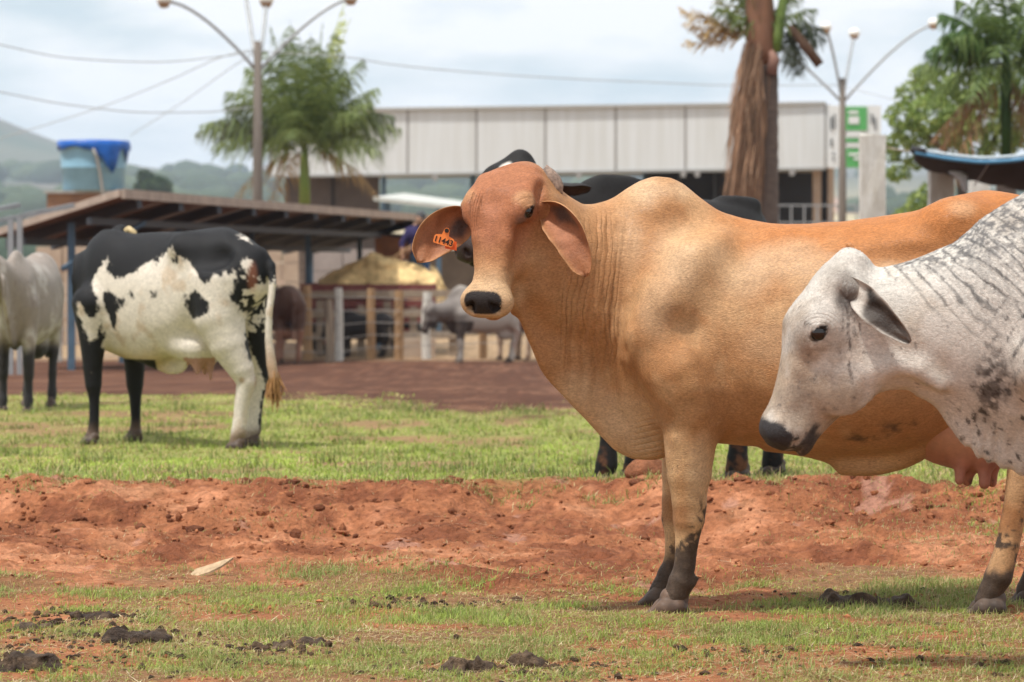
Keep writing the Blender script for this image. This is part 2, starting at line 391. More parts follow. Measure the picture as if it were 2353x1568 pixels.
gC = np.tile((.235, .125, .062), (len(gV), 1))                                                     # trampled dry turf
gC = mixc(gC, (.27, .28, .085), sstep(14.9, 15.6, gy) * .9)
patch = sstep(.14, .38, fbm(gx * 1.3, gy * 1.3, 0, 4, 90) + .10 * sstep(20, 26, gy)) * sstep(15.3, 16, gy)
gC = mixc(gC, (.27, .15, .085), patch * .8)                                      # green paddock
gC = mixc(gC, (.345, .135, .064), np.clip(sm - farm, 0, 1) * sstep(-.5, .1, n1 + .3) )
gC = mixc(gC, (.165, .056, .028), bank * sstep(-.08, .4, n1 + .9 * n2) * .85)
gC = mixc(gC, (.47, .21, .112), bank * sstep(.05, .45, -n1 + .5 * n2) * .7)
gC = mixc(gC, (.40, .21, .15), bank * sstep(.52, .57, fbm(gx * 4.4, gy * 3.4, 0, 3, 83)) * .65)        # pale clay scrapes
gC = mixc(gC, (.100, .044, .027), farm)
gC = mixc(gC, (.20, .10, .06), farm * sstep(.0, .4, n1 + .5 * n2) * .6)
gC = mixc(gC, (.36, .25, .15), sstep(57, 61, gy + 1.5 * nl) * .9)                                    # pale yard beyond the fence
gC = mixc(gC, (.10, .14, .05), sstep(120, 160, gy))
lf = fbm(gx / 260, gy / 420, 0, 3, 84)
farc = np.where((lf > .03)[:, None], np.array((.44, .36, .22)), np.where((lf < -.10)[:, None], np.array((.40, .25, .18)), np.array((.13, .17, .07))))
gC = gC * (1 - sstep(260, 420, gy))[:, None] + farc * sstep(260, 420, gy)[:, None]
gC = mixc(gC, (.05, .072, .062), sstep(1650, 2100, gy + 300 * fbm(gx / 150, gy / 150, 0, 3, 85)) * .85)
attr(gme, 'coat', np.clip(gC * (1 + .30 * n2[:, None]), 0, 1), 'FLOAT_COLOR')
M_GROUND = attr_mat('soil_and_turf', rough=0.95, spec=0.12, hair=0.030, hscale=38, mottle=0.38, mscale=34, hdetail=9)
tag(link('ground', gme, M_GROUND), kind='structure')

# ------------------------------------------------------------------ grass, straw, clods (uncountable)
M_GRASS = attr_mat('grass_blades', rough=0.6, spec=0.25, mottle=0.08, mscale=15)
gn = M_GRASS.node_tree.nodes; gl = M_GRASS.node_tree.links
tb = gn.new('ShaderNodeBsdfTranslucent'); ms = gn.new('ShaderNodeMixShader'); ms.inputs[0].default_value = .35
src = gn['Principled BSDF'].inputs['Base Color'].links[0].from_socket
gl.new(src, tb.inputs[0]); gl.new(gn['Principled BSDF'].outputs[0], ms.inputs[1]); gl.new(tb.outputs[0], ms.inputs[2]); gl.new(ms.outputs[0], gn['Material Output'].inputs[0])
def blades(name, X, Y, H, Wd, colr, lean=.6, rs=None, label=None, flat=0.0):
    n = len(X); rs = rs or np.random.RandomState(1)
    Z = ground_z(X, Y) - .004; a = rs.uniform(0, 2 * np.pi, n); l = np.abs(rs.normal(0, lean, n)); b = rs.uniform(0, 2 * np.pi, n)
    dx, dy = np.cos(a), np.sin(a); sx, sy = -np.sin(a + b * .15), np.cos(a + b * .15)
    V = np.zeros((n, 6, 3), np.float32)
    for k, (t, wk) in enumerate(((0, 1.0), (.55, .85), (1, .12))):
        hx = l * t ** 1.6 * H; zz = H * t * (1 - .35 * np.clip(l, 0, 1.6) * t) * (1 - flat)
        for q, sg in enumerate((-1, 1)):
            V[:, k * 2 + q, 0] = X + dx * hx + sg * sx * Wd * wk * .5; V[:, k * 2 + q, 1] = Y + dy * hx + sg * sy * Wd * wk * .5; V[:, k * 2 + q, 2] = Z + np.maximum(zz, .002 + flat * .012)
    base = (np.arange(n) * 6)[:, None]
    F = np.concatenate([base + np.array([[0, 1, 3, 2]]), base + np.array([[2, 3, 5, 4]])])
    me = mesh_np(name, V.reshape(-1, 3), F, smooth=True)
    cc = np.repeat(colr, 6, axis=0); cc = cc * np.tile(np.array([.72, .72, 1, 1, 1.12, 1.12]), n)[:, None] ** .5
    attr(me, 'coat', np.clip(cc, 0, 1), 'FLOAT_COLOR')
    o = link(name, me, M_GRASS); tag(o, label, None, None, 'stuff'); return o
def grass_cols(n, rs, green, dry, f):
    t = rs.uniform(0, 1, n)[:, None]; k = (rs.uniform(0, 1, n) < f)[:, None]
    g = np.asarray(green[0]) * (1 - t) + np.asarray(green[1]) * t; d = np.asarray(dry[0]) * (1 - t) + np.asarray(dry[1]) * t
    return np.where(k, d, g)
GREEN = ((.25, .34, .055), (.44, .52, .12)); DRY = ((.42, .30, .13), (.62, .50, .28)); COOL = ((.19, .25, .06), (.35, .41, .13)); LIME = ((.38, .45, .08), (.55, .58, .15))
rs = np.random.RandomState(11)
# paddock behind the bank
N_ = 125000; Yg = 15.0 + 18.5 * rs.uniform(0, 1, N_) ** 1.3; Xg = rs.uniform(-1, 1, N_) * (Yg * .155 + .5)
s_, b_, f_ = soil_mask(Xg, Yg); pn = fbm(Xg * 1.3, Yg * 1.3, 0, 4, 90); keep = (rs.uniform(0, 1, N_) > np.maximum(s_, .93 * sstep(.10, .36, pn + .10 * sstep(20, 26, Yg)))) & ((Yg > 15.5) | (rs.uniform(0, 1, N_) < .5))
Xg, Yg = Xg[keep], Yg[keep]; n = len(Xg); pn = pn[keep]
dm = sstep(-.1, .4, fbm(Xg * .7, Yg * .45, 0, 4, 89))[:, None]; cg = grass_cols(n, rs, GREEN, DRY, .12) * (1 - dm) + grass_cols(n, rs, GREEN, DRY, .50) * dm; cg = cg * (1 + .30 * fbm(Xg * .8, Yg * .5, 0, 3, 91) + .45 * fbm(Xg * 4, Yg * 3, 0, 3, 64))[:, None]
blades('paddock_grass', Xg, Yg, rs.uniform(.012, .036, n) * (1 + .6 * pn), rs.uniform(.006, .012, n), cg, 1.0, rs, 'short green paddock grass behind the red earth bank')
# foreground turf
N_ = 118000; Yg = 9.35 + 3.5 * rs.uniform(0, 1, N_); Xg = rs.uniform(-1, 1, N_) * (Yg * .155 + .3)
s_, b_, f_ = soil_mask(Xg, Yg); pn = fbm(Xg * 2.6, Yg * 2.6, 0, 4, 92); tuft = fbm(Xg * 5, Yg * 5, 0, 3, 93)
keep = rs.uniform(0, 1, N_) < np.clip((1 - .92 * s_) * (.30 + 1.3 * sstep(-.25, .35, pn)) , .03, 1)
Xg, Yg, pn, tuft = Xg[keep], Yg[keep], pn[keep], tuft[keep]; n = len(Xg)
cg = grass_cols(n, rs, GREEN, DRY, .58); gm = sstep(.05, .4, pn + .5 * tuft)[:, None]
cg = cg * (1 - gm) + grass_cols(n, rs, COOL, DRY, .20) * gm
hh = rs.uniform(.010, .024, n) * (1 + 1.0 * sstep(.1, .5, pn + .5 * tuft))
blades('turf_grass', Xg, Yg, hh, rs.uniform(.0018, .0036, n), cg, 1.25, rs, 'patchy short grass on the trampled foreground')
# low broad-leaved ground cover between the blades
N_ = 60000; Yg = 9.35 + 3.6 * rs.uniform(0, 1, N_); Xg = rs.uniform(-1, 1, N_) * (Yg * .155 + .3); s_, b_, f_ = soil_mask(Xg, Yg); pn = fbm(Xg * 3.4, Yg * 3.4, 0, 4, 97)
keep = rs.uniform(0, 1, N_) < np.clip((1 - .8 * s_) * sstep(-.05, .4, pn), .01, 1); Xg, Yg = Xg[keep], Yg[keep]; n = len(Xg)
blades('ground_cover', Xg, Yg, rs.uniform(.006, .014, n), rs.uniform(.004, .009, n), grass_cols(n, rs, LIME, GREEN, .3), 1.2, rs, 'low yellow-green weeds among the foreground turf', flat=.2)
# tufts on the bank
N_ = 34000; Yg = 12.2 + 3.3 * rs.uniform(0, 1, N_); Xg = rs.uniform(-1, 1, N_) * (Yg * .155 + .3)
pn = fbm(Xg * 2.0, Yg * 2.0, 0, 4, 94); keep = rs.uniform(0, 1, N_) < np.clip(sstep(.12, .55, pn + .28 * sstep(.2, 2.0, Xg)) , .015, 1); Xg, Yg = Xg[keep], Yg[keep]; n = len(Xg)
blades('bank_grass', Xg, Yg, rs.uniform(.010, .030, n), rs.uniform(.002, .004, n), grass_cols(n, rs, COOL, DRY, .5), 1.0, rs, 'sparse grass growing on the red bank')
# denser bright tufts in the foreground
tc_ = [((px - CX) / FPX * (CAMZ * FPX / (py - HY)), CAMZ * FPX / (py - HY), r_) for px, py, r_ in ((1020, 1425, .13), (960, 1430, .09), (1080, 1420, .10), (250, 1372, .10), (190, 1370, .07), (540, 1405, .07), (1500, 1445, .10), (2220, 1500, .12), (2300, 1470, .14), (40, 1450, .09), (760, 1440, .09), (1350, 1470, .12), (1750, 1450, .12), (840, 1510, .10), (2050, 1455, .1), (1180, 1440, .08), (2320, 1250, .12), (2250, 1220, .10))]
tc_ += [(rs.uniform(-1.6, 1.6), rs.uniform(9.7, 12.2), rs.uniform(.03, .09)) for _ in range(60)]
tc_ = np.array(tc_); kx = rs.choice(len(tc_), 16000, p=tc_[:, 2] ** 1.5 / (tc_[:, 2] ** 1.5).sum()); Xg = tc_[kx, 0] + rs.normal(0, 1, 16000) * tc_[kx, 2]; Yg = tc_[kx, 1] + rs.normal(0, 1, 16000) * tc_[kx, 2] * .8
blades('turf_tufts', Xg, Yg, rs.uniform(.014, .040, 16000), rs.uniform(.002, .0038, 16000), grass_cols(16000, rs, GREEN, COOL, .5), 1.0, rs, 'bright green tufts standing out of the foreground turf')
# overhanging tufts along the top of the bank, taller tufts in the paddock
nt = 150; tx = rs.uniform(-2.7, 2.7, nt); ty = 15.0 + .55 * rs.uniform(0, 1, nt); kx = rs.randint(0, nt, 6000); Xg = tx[kx] + rs.normal(0, .035, 6000); Yg = ty[kx] + rs.normal(0, .03, 6000)
blades('ledge_grass', Xg, Yg, rs.uniform(.015, .05, 6000), rs.uniform(.003, .005, 6000), grass_cols(6000, rs, COOL, DRY, .35), 1.0, rs, 'grass tufts hanging over the top edge of the red bank')
nt = 420; ty = 15.6 + 10.5 * rs.uniform(0, 1, nt); tx = rs.uniform(-1, 1, nt) * (ty * .155); kx = rs.randint(0, nt, 15000); Xg = tx[kx] + rs.normal(0, .07, 15000); Yg = ty[kx] + rs.normal(0, .07, 15000); hk = rs.uniform(.6, 1.4, nt)[kx]; ck = rs.uniform(.55, 1.15, nt)[kx][:, None]
blades('paddock_tufts', Xg, Yg, rs.uniform(.03, .075, 15000) * hk, rs.uniform(.004, .008, 15000), grass_cols(15000, rs, COOL, DRY, .2) * ck, .9, rs, 'taller grass tufts dotted over the green paddock')
# straw
N_ = 26000; Yg = 9.35 + 5.6 * rs.uniform(0, 1, N_) ** 1.5; Xg = rs.uniform(-1, 1, N_) * (Yg * .155 + .3); pn = fbm(Xg * 1.6, Yg * 1.6, 0, 4, 95)
keep = rs.uniform(0, 1, N_) < np.clip(sstep(-.25, .45, pn + .35 * sstep(.4, 2.2, Xg) - .3 * sstep(12, 13, Yg)), .06, 1); Xg, Yg = Xg[keep], Yg[keep]; n = len(Xg)
blades('straw_litter', Xg, Yg, rs.uniform(.015, .06, n), rs.uniform(.0022, .0042, n), grass_cols(n, rs, ((.58, .45, .25), (.74, .64, .42)), ((.26, .13, .06), (.42, .27, .13)), .34), 1.6, rs, 'dry straw and stalks strewn over the soil', flat=.55)
# clods
def lump_unit():
    bm = bmesh.new(); bmesh.ops.create_icosphere(bm, subdivisions=2, radius=1); V = np.array([v.co[:] for v in bm.verts]); F = np.array([[v.index for v in f.verts] for f in bm.faces]); bm.free(); return V, F
LU, LF = lump_unit()
def lumps(name, X, Y, R, colr, matl, label, seed=1, sink=.35):
    n = len(X); rs_ = np.random.RandomState(seed); Z = ground_z(X, Y); m = len(LU); V = np.zeros((n, m, 3), np.float32)
    for i in range(n):
        o = rs_.uniform(0, 100, 3); d = 1 + .38 * fbm(LU[:, 0] * 1.6 + o[0], LU[:, 1] * 1.6 + o[1], LU[:, 2] * 1.6 + o[2], 3, 7)
        s = rs_.uniform(.7, 1.3, 3) * (1, 1, .75); V[i] = LU * d[:, None] * s * R[i] + (X[i], Y[i], Z[i] + R[i] * (.75 - sink * 2))
    F = (np.arange(n) * m)[:, None, None] + LF[None]
    me = mesh_np(name, V.reshape(-1, 3), F.reshape(-1, 3), smooth=True); attr(me, 'coat', np.clip(np.repeat(colr, m, axis=0), 0, 1), 'FLOAT_COLOR')
    o = link(name, me, matl); tag(o, label, None, None, 'stuff'); return o
M_CLOD = attr_mat('crumbly_soil', rough=0.95, spec=0.1, hair=0.012, hscale=90, mottle=0.3, mscale=60, hdetail=6)
def crumbs(name, X, Y, R, colr, label, seed=1):
    """irregular little chips of earth"""
    bm = bmesh.new(); bmesh.ops.create_icosphere(bm, subdivisions=1, radius=1); U_ = np.array([v.co[:] for v in bm.verts]); Fc = np.array([[v.index for v in f.verts] for f in bm.faces]); bm.free()
    n = len(X); m = len(U_); rs_ = np.random.RandomState(seed); Z = ground_z(X, Y)
    V = U_[None] * (1 + rs_.uniform(-.32, .32, (n, m, 1))) * rs_.uniform(.55, 1.45, (n, 1, 3)) * np.array((1, 1, .7)) * R[:, None, None]
    V[:, :, 0] += X[:, None]; V[:, :, 1] += Y[:, None]; V[:, :, 2] += (Z + R * .15)[:, None]
    F = ((np.arange(n) * m)[:, None, None] + Fc[None]).reshape(-1, 3); me = mesh_np(name, V.reshape(-1, 3), F, smooth=False); attr(me, 'coat', np.clip(np.repeat(colr, m, axis=0), 0, 1), 'FLOAT_COLOR')
    tag(link(name, me, M_CLOD), label, None, None, 'stuff')
N_ = 16000; Yg = 9.4 + 6.3 * rs.uniform(0, 1, N_); Xg = rs.uniform(-1, 1, N_) * (Yg * .155 + .2); s_, b_, f_ = soil_mask(Xg, Yg); cn = fbm(Xg * 2.3, Yg * 2.3, 0, 4, 96)
keep = rs.uniform(0, 1, N_) < np.clip(.05 + .9 * s_ * sstep(-.25, .45, cn), 0, 1); Xg, Yg = Xg[keep], Yg[keep]; n = len(Xg); t = rs.uniform(0, 1, n)[:, None]
crumbs('soil_crumbs', Xg, Yg, .003 + .011 * rs.uniform(0, 1, n) ** 3.5, np.array((.46, .19, .09)) * (1 - t) + np.array((.20, .07, .034)) * t, 'loose crumbs of red soil on the bank')
cl = np.array([((px - CX) * 9.9 / FPX * (CAMZ * FPX / (py - HY)) / 9.9, CAMZ * FPX / (py - HY), sp) for px, py, sp in ((212, 1415, .16), (318, 1465, .2), (60, 1525, .25), (80, 1440, .18), (640, 1490, .22), (1082, 1535, .2), (1224, 1525, .2), (1960, 1385, .35), (150, 1490, .3), (1320, 1545, .3), (2150, 1530, .3), (520, 1520, .3), (930, 1390, .2), (1800, 1500, .4))])
k_ = rs.randint(0, len(cl), 1500); Xg = cl[k_, 0] + rs.normal(0, 1, 1500) * cl[k_, 2] * .8; Yg = cl[k_, 1] + rs.normal(0, 1, 1500) * cl[k_, 2] * .7; t = rs.uniform(0, 1, 1500)[:, None]
_N = 900; _Y = 14.35 + 1.25 * rs.uniform(0, 1, _N); _X = rs.uniform(-2.6, 2.6, _N); _k = rs.uniform(0, 1, _N) < sstep(-.2, .3, fbm(_X * 2, _Y * 2, 0, 3, 62)); _X, _Y = _X[_k], _Y[_k]; _t = rs.uniform(0, 1, len(_X))[:, None]
crumbs('ledge_clods', _X, _Y, .008 + .024 * rs.uniform(0, 1, len(_X)) ** 3, np.array((.30, .115, .055)) * (1 - _t) + np.array((.12, .045, .025)) * _t, 'broken clods of red earth along the ledge', 13)
crumbs('dung_crumbs', Xg, Yg, .004 + .013 * rs.uniform(0, 1, 1500) ** 3, np.array((.11, .068, .042)) * (1 - t) + np.array((.045, .03, .022)) * t, 'dark crumbs of old dung scattered over the turf', 9)
N_ = 120; Yg = rs.uniform(14.7, 15.75, N_); Xg = rs.uniform(-2.6, 2.6, N_); t = rs.uniform(0, 1, N_)[:, None]
lumps('bank_edge_clods', Xg, Yg, .008 + .028 * rs.uniform(0, 1, N_) ** 3, np.array((.28, .095, .04)) * (1 - t) + np.array((.13, .05, .028)) * t, M_CLOD, 'larger earth lumps along the bank edge', 5, .55)

# ------------------------------------------------------------------ dung, boulder, wood chip
M_DUNG = attr_mat('dung', rough=0.7, spec=0.25, hair=0.020, hscale=70, mottle=0.5, mscale=45, hdetail=8)
def dung(px, py, wpx, hpx, seed, label, dry=0.0, name='cow_pat'):
    Y = CAMZ * FPX / (py - HY); 
    for _ in range(3): Y = (CAMZ - float(ground_z(np.array([(px - CX) * Y / FPX]), np.array([Y]))[0])) * FPX / (py - HY)
    X = (px - CX) * Y / FPX; R = wpx * Y / FPX / 2; H = 1.15 * hpx * Y / FPX; rs_ = np.random.RandomState(seed)
    ops = []
    for i in range(10):
        a = rs_.uniform(0, 6.28); rr = R * rs_.uniform(.15, .62); e = R * rs_.uniform(.18, .40)
        ops.append(('u', ell((rr * math.cos(a) * 1.25, rr * math.sin(a) * .8, H * rs_.uniform(-.25, .1)), (e, e * .9, H * rs_.uniform(.45, .80))), .012))
    ops.append(('d', lambda x, y, z: .020 * fbm(x * 14 + seed, y * 14, z * 14, 4, seed, .6) + .022 * np.abs(vnoise(x * 26, y * 26 + seed, z * 26, seed + 3)) - .010, 0))
    me, V = polygonize(field(ops), (-1.35 * R, -1.35 * R, -.05), (1.35 * R, 1.35 * R, H * 1.5 + .03), max(.0055, R / 26), name, 0)
    n = fbm(V[:, 0] * 20, V[:, 1] * 20, V[:, 2] * 20, 3, seed); c = np.tile((.052, .034, .024), (len(V), 1)); c = mixc(c, (.15, .095, .055), np.clip(.5 * dry + .5 * sstep(-.1, .4, n), 0, 1)); attr(me, 'coat', c, 'FLOAT_COLOR')
    o = link(name, me, M_DUNG); o.location = (X, Y, float(ground_z(np.array([X]), np.array([Y]))[0]) - .012); tag(o, label, 'dung', 'dung on the foreground turf'); return o
dung(212, 1420, 125, 26, 3, 'flat dark cow pat, farthest back of those near the frame\'s lower left')
dung(318, 1472, 160, 44, 4, 'wide crusted cow pat lying right of a smaller one, lower left')
dung(52, 1540, 210, 62, 5, 'big lumpy heap of fresh dung in the lower left corner')
dung(70, 1440, 110, 22, 6, 'small crumbled dung patch beside the flat cow pat, far left', .6)
dung(622, 1492, 110, 26, 7, 'small brown dung patch, left of two close together', .8)
dung(716, 1480, 80, 26, 8, 'small dark dung patch, right of two close together', .5)
dung(1082, 1542, 150, 42, 9, 'crumbly dung pile at the bottom centre, left of its twin', .5)
dung(1224, 1530, 140, 42, 10, 'crumbly dung pile at the bottom centre, right of its twin', .3)
dung(1990, 1392, 260, 46, 12, 'broad broken dung pile behind the orange cow\'s feet on the right', .4)
dung(1385, 1505, 60, 20, 13, 'small dung crumb between the bottom piles and the front hooves', .7) if False else None
def boulder():
    ops = [('u', ell((0, 0, .03), (.115, .09, .075)), .02), ('u', ell((.06, .01, .0), (.10, .09, .05)), .03), ('d', lambda x, y, z: .026 * fbm(x * 8, y * 8, z * 8, 5, 5), 0)]
    me, V = polygonize(field(ops), (-.2, -.16, -.08), (.24, .16, .15), .009, 'earth_boulder', 1); n = fbm(V[:, 0] * 12, V[:, 1] * 12, V[:, 2] * 12, 3, 2)
    attr(me, 'coat', np.array((.24, .10, .052)) * (1 + .5 * n[:, None]), 'FLOAT_COLOR'); o = link('earth_boulder', me, M_CLOD); q = pt(1490, 1112, 15.3); o.location = (q[0], 15.3, float(ground_z(np.array([q[0]]), np.array([15.3]))[0]) + .01); o.scale = (.85, .85, .8)
    tag(o, 'rounded lump of hard red earth on the bank between the cows\' legs', 'rock')
boulder()
def wood_chip():
    Y = 12.55; X = pt(482, 1330, Y)[0]; z = float(ground_z(np.array([X]), np.array([Y]))[0]); m = MB()
    P = [(-.075, -.02), (-.05, -.035), (.0, -.03), (.04, -.015), (.085, .02), (.05, .02), (.0, .012), (-.05, .008)]
    m.prism([(a, b) for a, b in P], (0, 0, .008), (0, 0, 0), (1, 0, .25), (0, 1, .55)); o = m.build('wood_chip', mat('weathered_wood', (.50, .36, .22), .85, noise=.4, nscale=40, bump=.002), None, False); o.location = (X, Y, z + .025)
    tag(o, 'pale splinter of wood lying on the red soil', 'wood')
wood_chip()
# ================================================================== buildings and yard behind the fence
def gz1(x, y): return float(ground_z(np.array([x]), np.array([y]), False)[0])
M_PANEL = mat('white_cladding', (.60, .62, .63), rough=.5, spec=.3, color2=(.53, .54, .53), nscale=1.0, stretch=(5, 5, .22), bump=.004, bscale=5)
M_PANEL2 = mat('cladding_joint', (.30, .29, .28), rough=.6)
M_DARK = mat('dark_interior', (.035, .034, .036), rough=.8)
M_DOORM = mat('brown_metal_wall', (.13, .105, .095), rough=.6, noise=.25, nscale=2)
M_CONC = mat('concrete', (.47, .45, .42), rough=.85, noise=.35, nscale=3.5, bump=.01, bscale=30)
M_CONCW = mat('whitewashed_concrete', (.74, .72, .67), rough=.85, color2=(.56, .52, .45), nscale=4, stretch=(3, 3, .8), bump=.01, bscale=40)
M_STEELB = mat('blue_grey_steel', (.085, .14, .20), rough=.5, noise=.3, nscale=4)
M_STEEL = mat('grey_steel', (.35, .36, .37), rough=.45, metal=.3, noise=.2, nscale=6)
M_ROOFE = mat('roof_sheet_edge', (.46, .36, .29), rough=.8, noise=.3, nscale=5)
M_ROOFU = mat('roof_underside', (.26, .17, .13), rough=.85, color2=(.17, .115, .09), nscale=2.5)
M_BEIGE = mat('beige_render', (.50, .40, .31), rough=.9, color2=(.38, .28, .21), nscale=1.5, bump=.01, bscale=12)
M_POSTW = mat('timber_post', (.46, .28, .14), rough=.85, color2=(.30, .19, .11), nscale=6, stretch=(4, 4, .6), bump=.008, bscale=30)
M_POSTG = mat('weathered_post', (.40, .31, .22), rough=.9, color2=(.24, .19, .15), nscale=6, stretch=(4, 4, .6), bump=.008, bscale=30)
M_WIRE = mat('fence_wire', (.42, .39, .36), rough=.5, metal=.4)
M_REDW = mat('maroon_paint', (.165, .040, .038), rough=.55, color2=(.24, .085, .07), nscale=5)
M_TYRE = mat('tyre_rubber', (.025, .024, .024), rough=.85)
M_HAY = attr_mat('hay', rough=.9, spec=.1, hair=.02, hscale=25, mottle=.3, mscale=9)

def white_building():
    r = empty('commercial_building', (0, 112, gz1(0, 112))); b = np.array(r.location)
    L = lambda px, py, Y: Vector(pt(px, py, Y) - b)
    ed = [622, 778, 937, 1095, 1253, 1415, 1575, 1737, 1897]; Yf = lambda px: 113.0 - (px - 622) * .0030
    zt = lambda px: float((CAMZ - (np.interp(px, [622, 1897], [257, 239]) - HY) * Yf(px) / FPX)) - b[2]
    zb = lambda px: float((CAMZ - (np.interp(px, [622, 1897], [403, 385]) - HY) * Yf(px) / FPX)) - b[2]
    for i in range(8):
        p0, p1 = ed[i] + 3, ed[i + 1] - 3; a, c = L(p0, 0, Yf(p0)), L(p1, 0, Yf(p1)); m = MB()
        P = [Vector((a.x, a.y, zb(p0))), Vector((c.x, c.y, zb(p1))), Vector((c.x, c.y, zt(p1))), Vector((a.x, a.y, zt(p0)))]; d = Vector((0, .12, 0))
        m.add(P + [q + d for q in P], [(0, 1, 2, 3), (7, 6, 5, 4), (0, 4, 5, 1), (1, 5, 6, 2), (2, 6, 7, 3), (3, 7, 4, 0)]); m.build('cladding_panel', M_PANEL, r)
    for i in range(9):
        a = L(ed[i], 0, Yf(ed[i]) + .06); m = MB(); m.box((a.x, a.y, (zb(ed[i]) + zt(ed[i])) / 2), (.10, .10, zt(ed[i]) - zb(ed[i]) - .02)); m.build('cladding_joint', M_PANEL2, r)
    A, B = L(622, 0, Yf(622)), L(1897, 0, Yf(1897))
    MB().bar((A.x, A.y - .04, zt(622) + .03), (B.x, B.y - .04, zt(1897) + .03), .12, .09).build('coping', mat('coping_grey', (.36, .36, .35), .6), r); MB().bar((A.x, A.y + .05, zb(622) - .04), (B.x, B.y + .05, zb(1897) - .04), .16, .08).build('soffit_trim', mat('trim_grey', (.30, .30, .29), .6), r)
    for px in (1000, 1330, 1570, 1602, 1820): q = L(px, 0, Yf(px)); MB().box((q.x, q.y - .02, zb(px) - .16), (.16, .14, .18)).build('spotlight', M_PANEL2, r)
    m = MB(); m.add([(A.x, A.y + .2, zt(622) - .06), (B.x, B.y + .2, zt(1897) - .06), (B.x + 1.0, B.y + 13, zt(1897) - .06), (A.x + 1.0, A.y + 13, zt(622) - .06), (A.x, A.y + .2, zb(622) + .08), (B.x, B.y + .2, zb(1897) + .08), (B.x + 1.0, B.y + 13, zb(1897) + .08), (A.x + 1, A.y + 13, zb(622) + .08)],
                    [(0, 1, 2, 3), (7, 6, 5, 4), (0, 4, 5, 1), (1, 5, 6, 2), (2, 6, 7, 3), (3, 7, 4, 0)]); m.build('roof', M_CONC, r)
    m = MB(); m.add([(B.x + .03, B.y + .0, zb(1897)), (B.x + 1.2, B.y + 13, zb(1897)), (B.x + 1.2, B.y + 13, zt(1897)), (B.x + .03, B.y, zt(1897))] + [(B.x + .15, B.y + .0, zb(1897)), (B.x + 1.32, B.y + 13, zb(1897)), (B.x + 1.32, B.y + 13, zt(1897)), (B.x + .15, B.y, zt(1897))], [(0, 1, 2, 3), (7, 6, 5, 4), (0, 4, 5, 1), (1, 5, 6, 2), (2, 6, 7, 3), (3, 7, 4, 0)]); m.build('side_cladding', M_PANEL, r)
    def wall(px0, px1, Y, z1, name, mt, d=.2, z0=0.0):
        a, c = L(px0, 0, Y), L(px1, 0, Y); MB().box(((a.x + c.x) / 2, a.y, (z0 + z1) / 2), (c.x - a.x, d, z1 - z0)).build(name, mt, r)
    wall(655, 872, 114.5, zb(700) + .05, 'metal_wall', M_DOORM); wall(762, 768, 114.35, zb(700), 'door_joint', M_DARK, .06)
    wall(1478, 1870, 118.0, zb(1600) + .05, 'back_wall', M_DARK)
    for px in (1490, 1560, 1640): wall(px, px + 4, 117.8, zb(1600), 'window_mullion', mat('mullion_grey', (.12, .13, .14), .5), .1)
    for px, w_ in ((877, 10), (1080, 14), (1477, 7)): wall(px, px + w_, 112.8, zb(px) + .02, 'column', M_STEELB, .16)
    wall(1868, 1886, 110.5, zb(1880) + .02, 'pillar', M_BEIGE, .3); wall(1902, 1916, 110.5, zb(1880) + .02, 'pillar', M_BEIGE, .3); wall(1886, 1902, 110.9, zb(1880), 'window_pane', M_DARK, .05, 1.6)
    wall(1886, 1902, 110.7, 1.6, 'parapet', M_BEIGE, .2)
    wall(600, 1950, 111.4, .5, 'plinth', M_CONC, .5)
    tag(r, 'long low building with a white clad fascia of eight panels over open bays', 'building')
    # railing in front of the right bay
    rr = empty('railing', (0, 108, gz1(0, 108))); bb = np.array(rr.location)
    zr = CAMZ - (472 - HY) * 108 / FPX - bb[2]
    x0, x1 = (1788 - CX) * 108 / FPX, (1968 - CX) * 108 / FPX
    for zz in (zr, zr - .55): MB().bar((x0, 0, zz), (x1, 0, zz), .05).build('rail', M_STEEL, rr)
    for k in range(7): MB().bar((x0 + (x1 - x0) * k / 6, 0, 0), (x0 + (x1 - x0) * k / 6, 0, zr), .05).build('baluster', M_STEEL, rr)
    tag(rr, 'grey steel railing before the white building\'s right-hand bay', 'railing')
    # sign on the corner
    s = empty('signboard', (0, 108.0, gz1(0, 108))); sb = np.array(s.location); M_SG = mat('sign_green', (.10, .38, .12), .5, noise=.15, nscale=3); M_SW = mat('sign_white', (.66, .68, .68), .5); M_SB = mat('sign_black', (.08, .09, .1), .5)
    def rect(px0, py0, px1, py1, mt, nm, off, dpt=.05):
        a = pt(px0, py0, 108 + off) - sb; c = pt(px1, py1, 108 + off) - sb; MB().box(((a[0] + c[0]) / 2, off, (a[2] + c[2]) / 2), (abs(c[0] - a[0]), dpt, abs(a[2] - c[2]))).build(nm, mt, s)
    rect(1904, 243, 2024, 386, M_SW, 'board', 0, .15)
    rect(1942, 246, 1992, 300, M_SG, 'green_field', -.10); rect(1942, 318, 1992, 327, M_SG, 'green_field', -.10); rect(1938, 342, 1992, 385, M_SG, 'green_field', -.10)
    for (a, b_, c_, d_) in ((1950, 255, 1972, 262), (1950, 268, 1974, 285), (1946, 303, 1980, 314), (1946, 330, 1984, 338), (1950, 352, 1975, 358), (1962, 362, 1984, 368)): rect(a, b_, c_, d_, M_SW, 'lettering', -.14, .02)
    for (a, b_, c_, d_) in ((1908, 268, 1912, 300), (1916, 262, 1919, 296), (1909, 318, 1913, 338), (1912, 352, 1918, 356), (1912, 364, 1918, 368), (2002, 262, 2006, 285), (2010, 270, 2013, 300)): rect(a, b_, c_, d_, M_SB, 'lettering', -.10, .02)
    for px in (1930, 2015): a = pt(px, 386, 108) - sb; MB().bar((a[0], 0, 0), (a[0], 0, a[2] + .2), .12).build('support', M_STEEL, s)
    tag(s, 'green and white signboard at the right end of the white building', 'sign')
white_building()

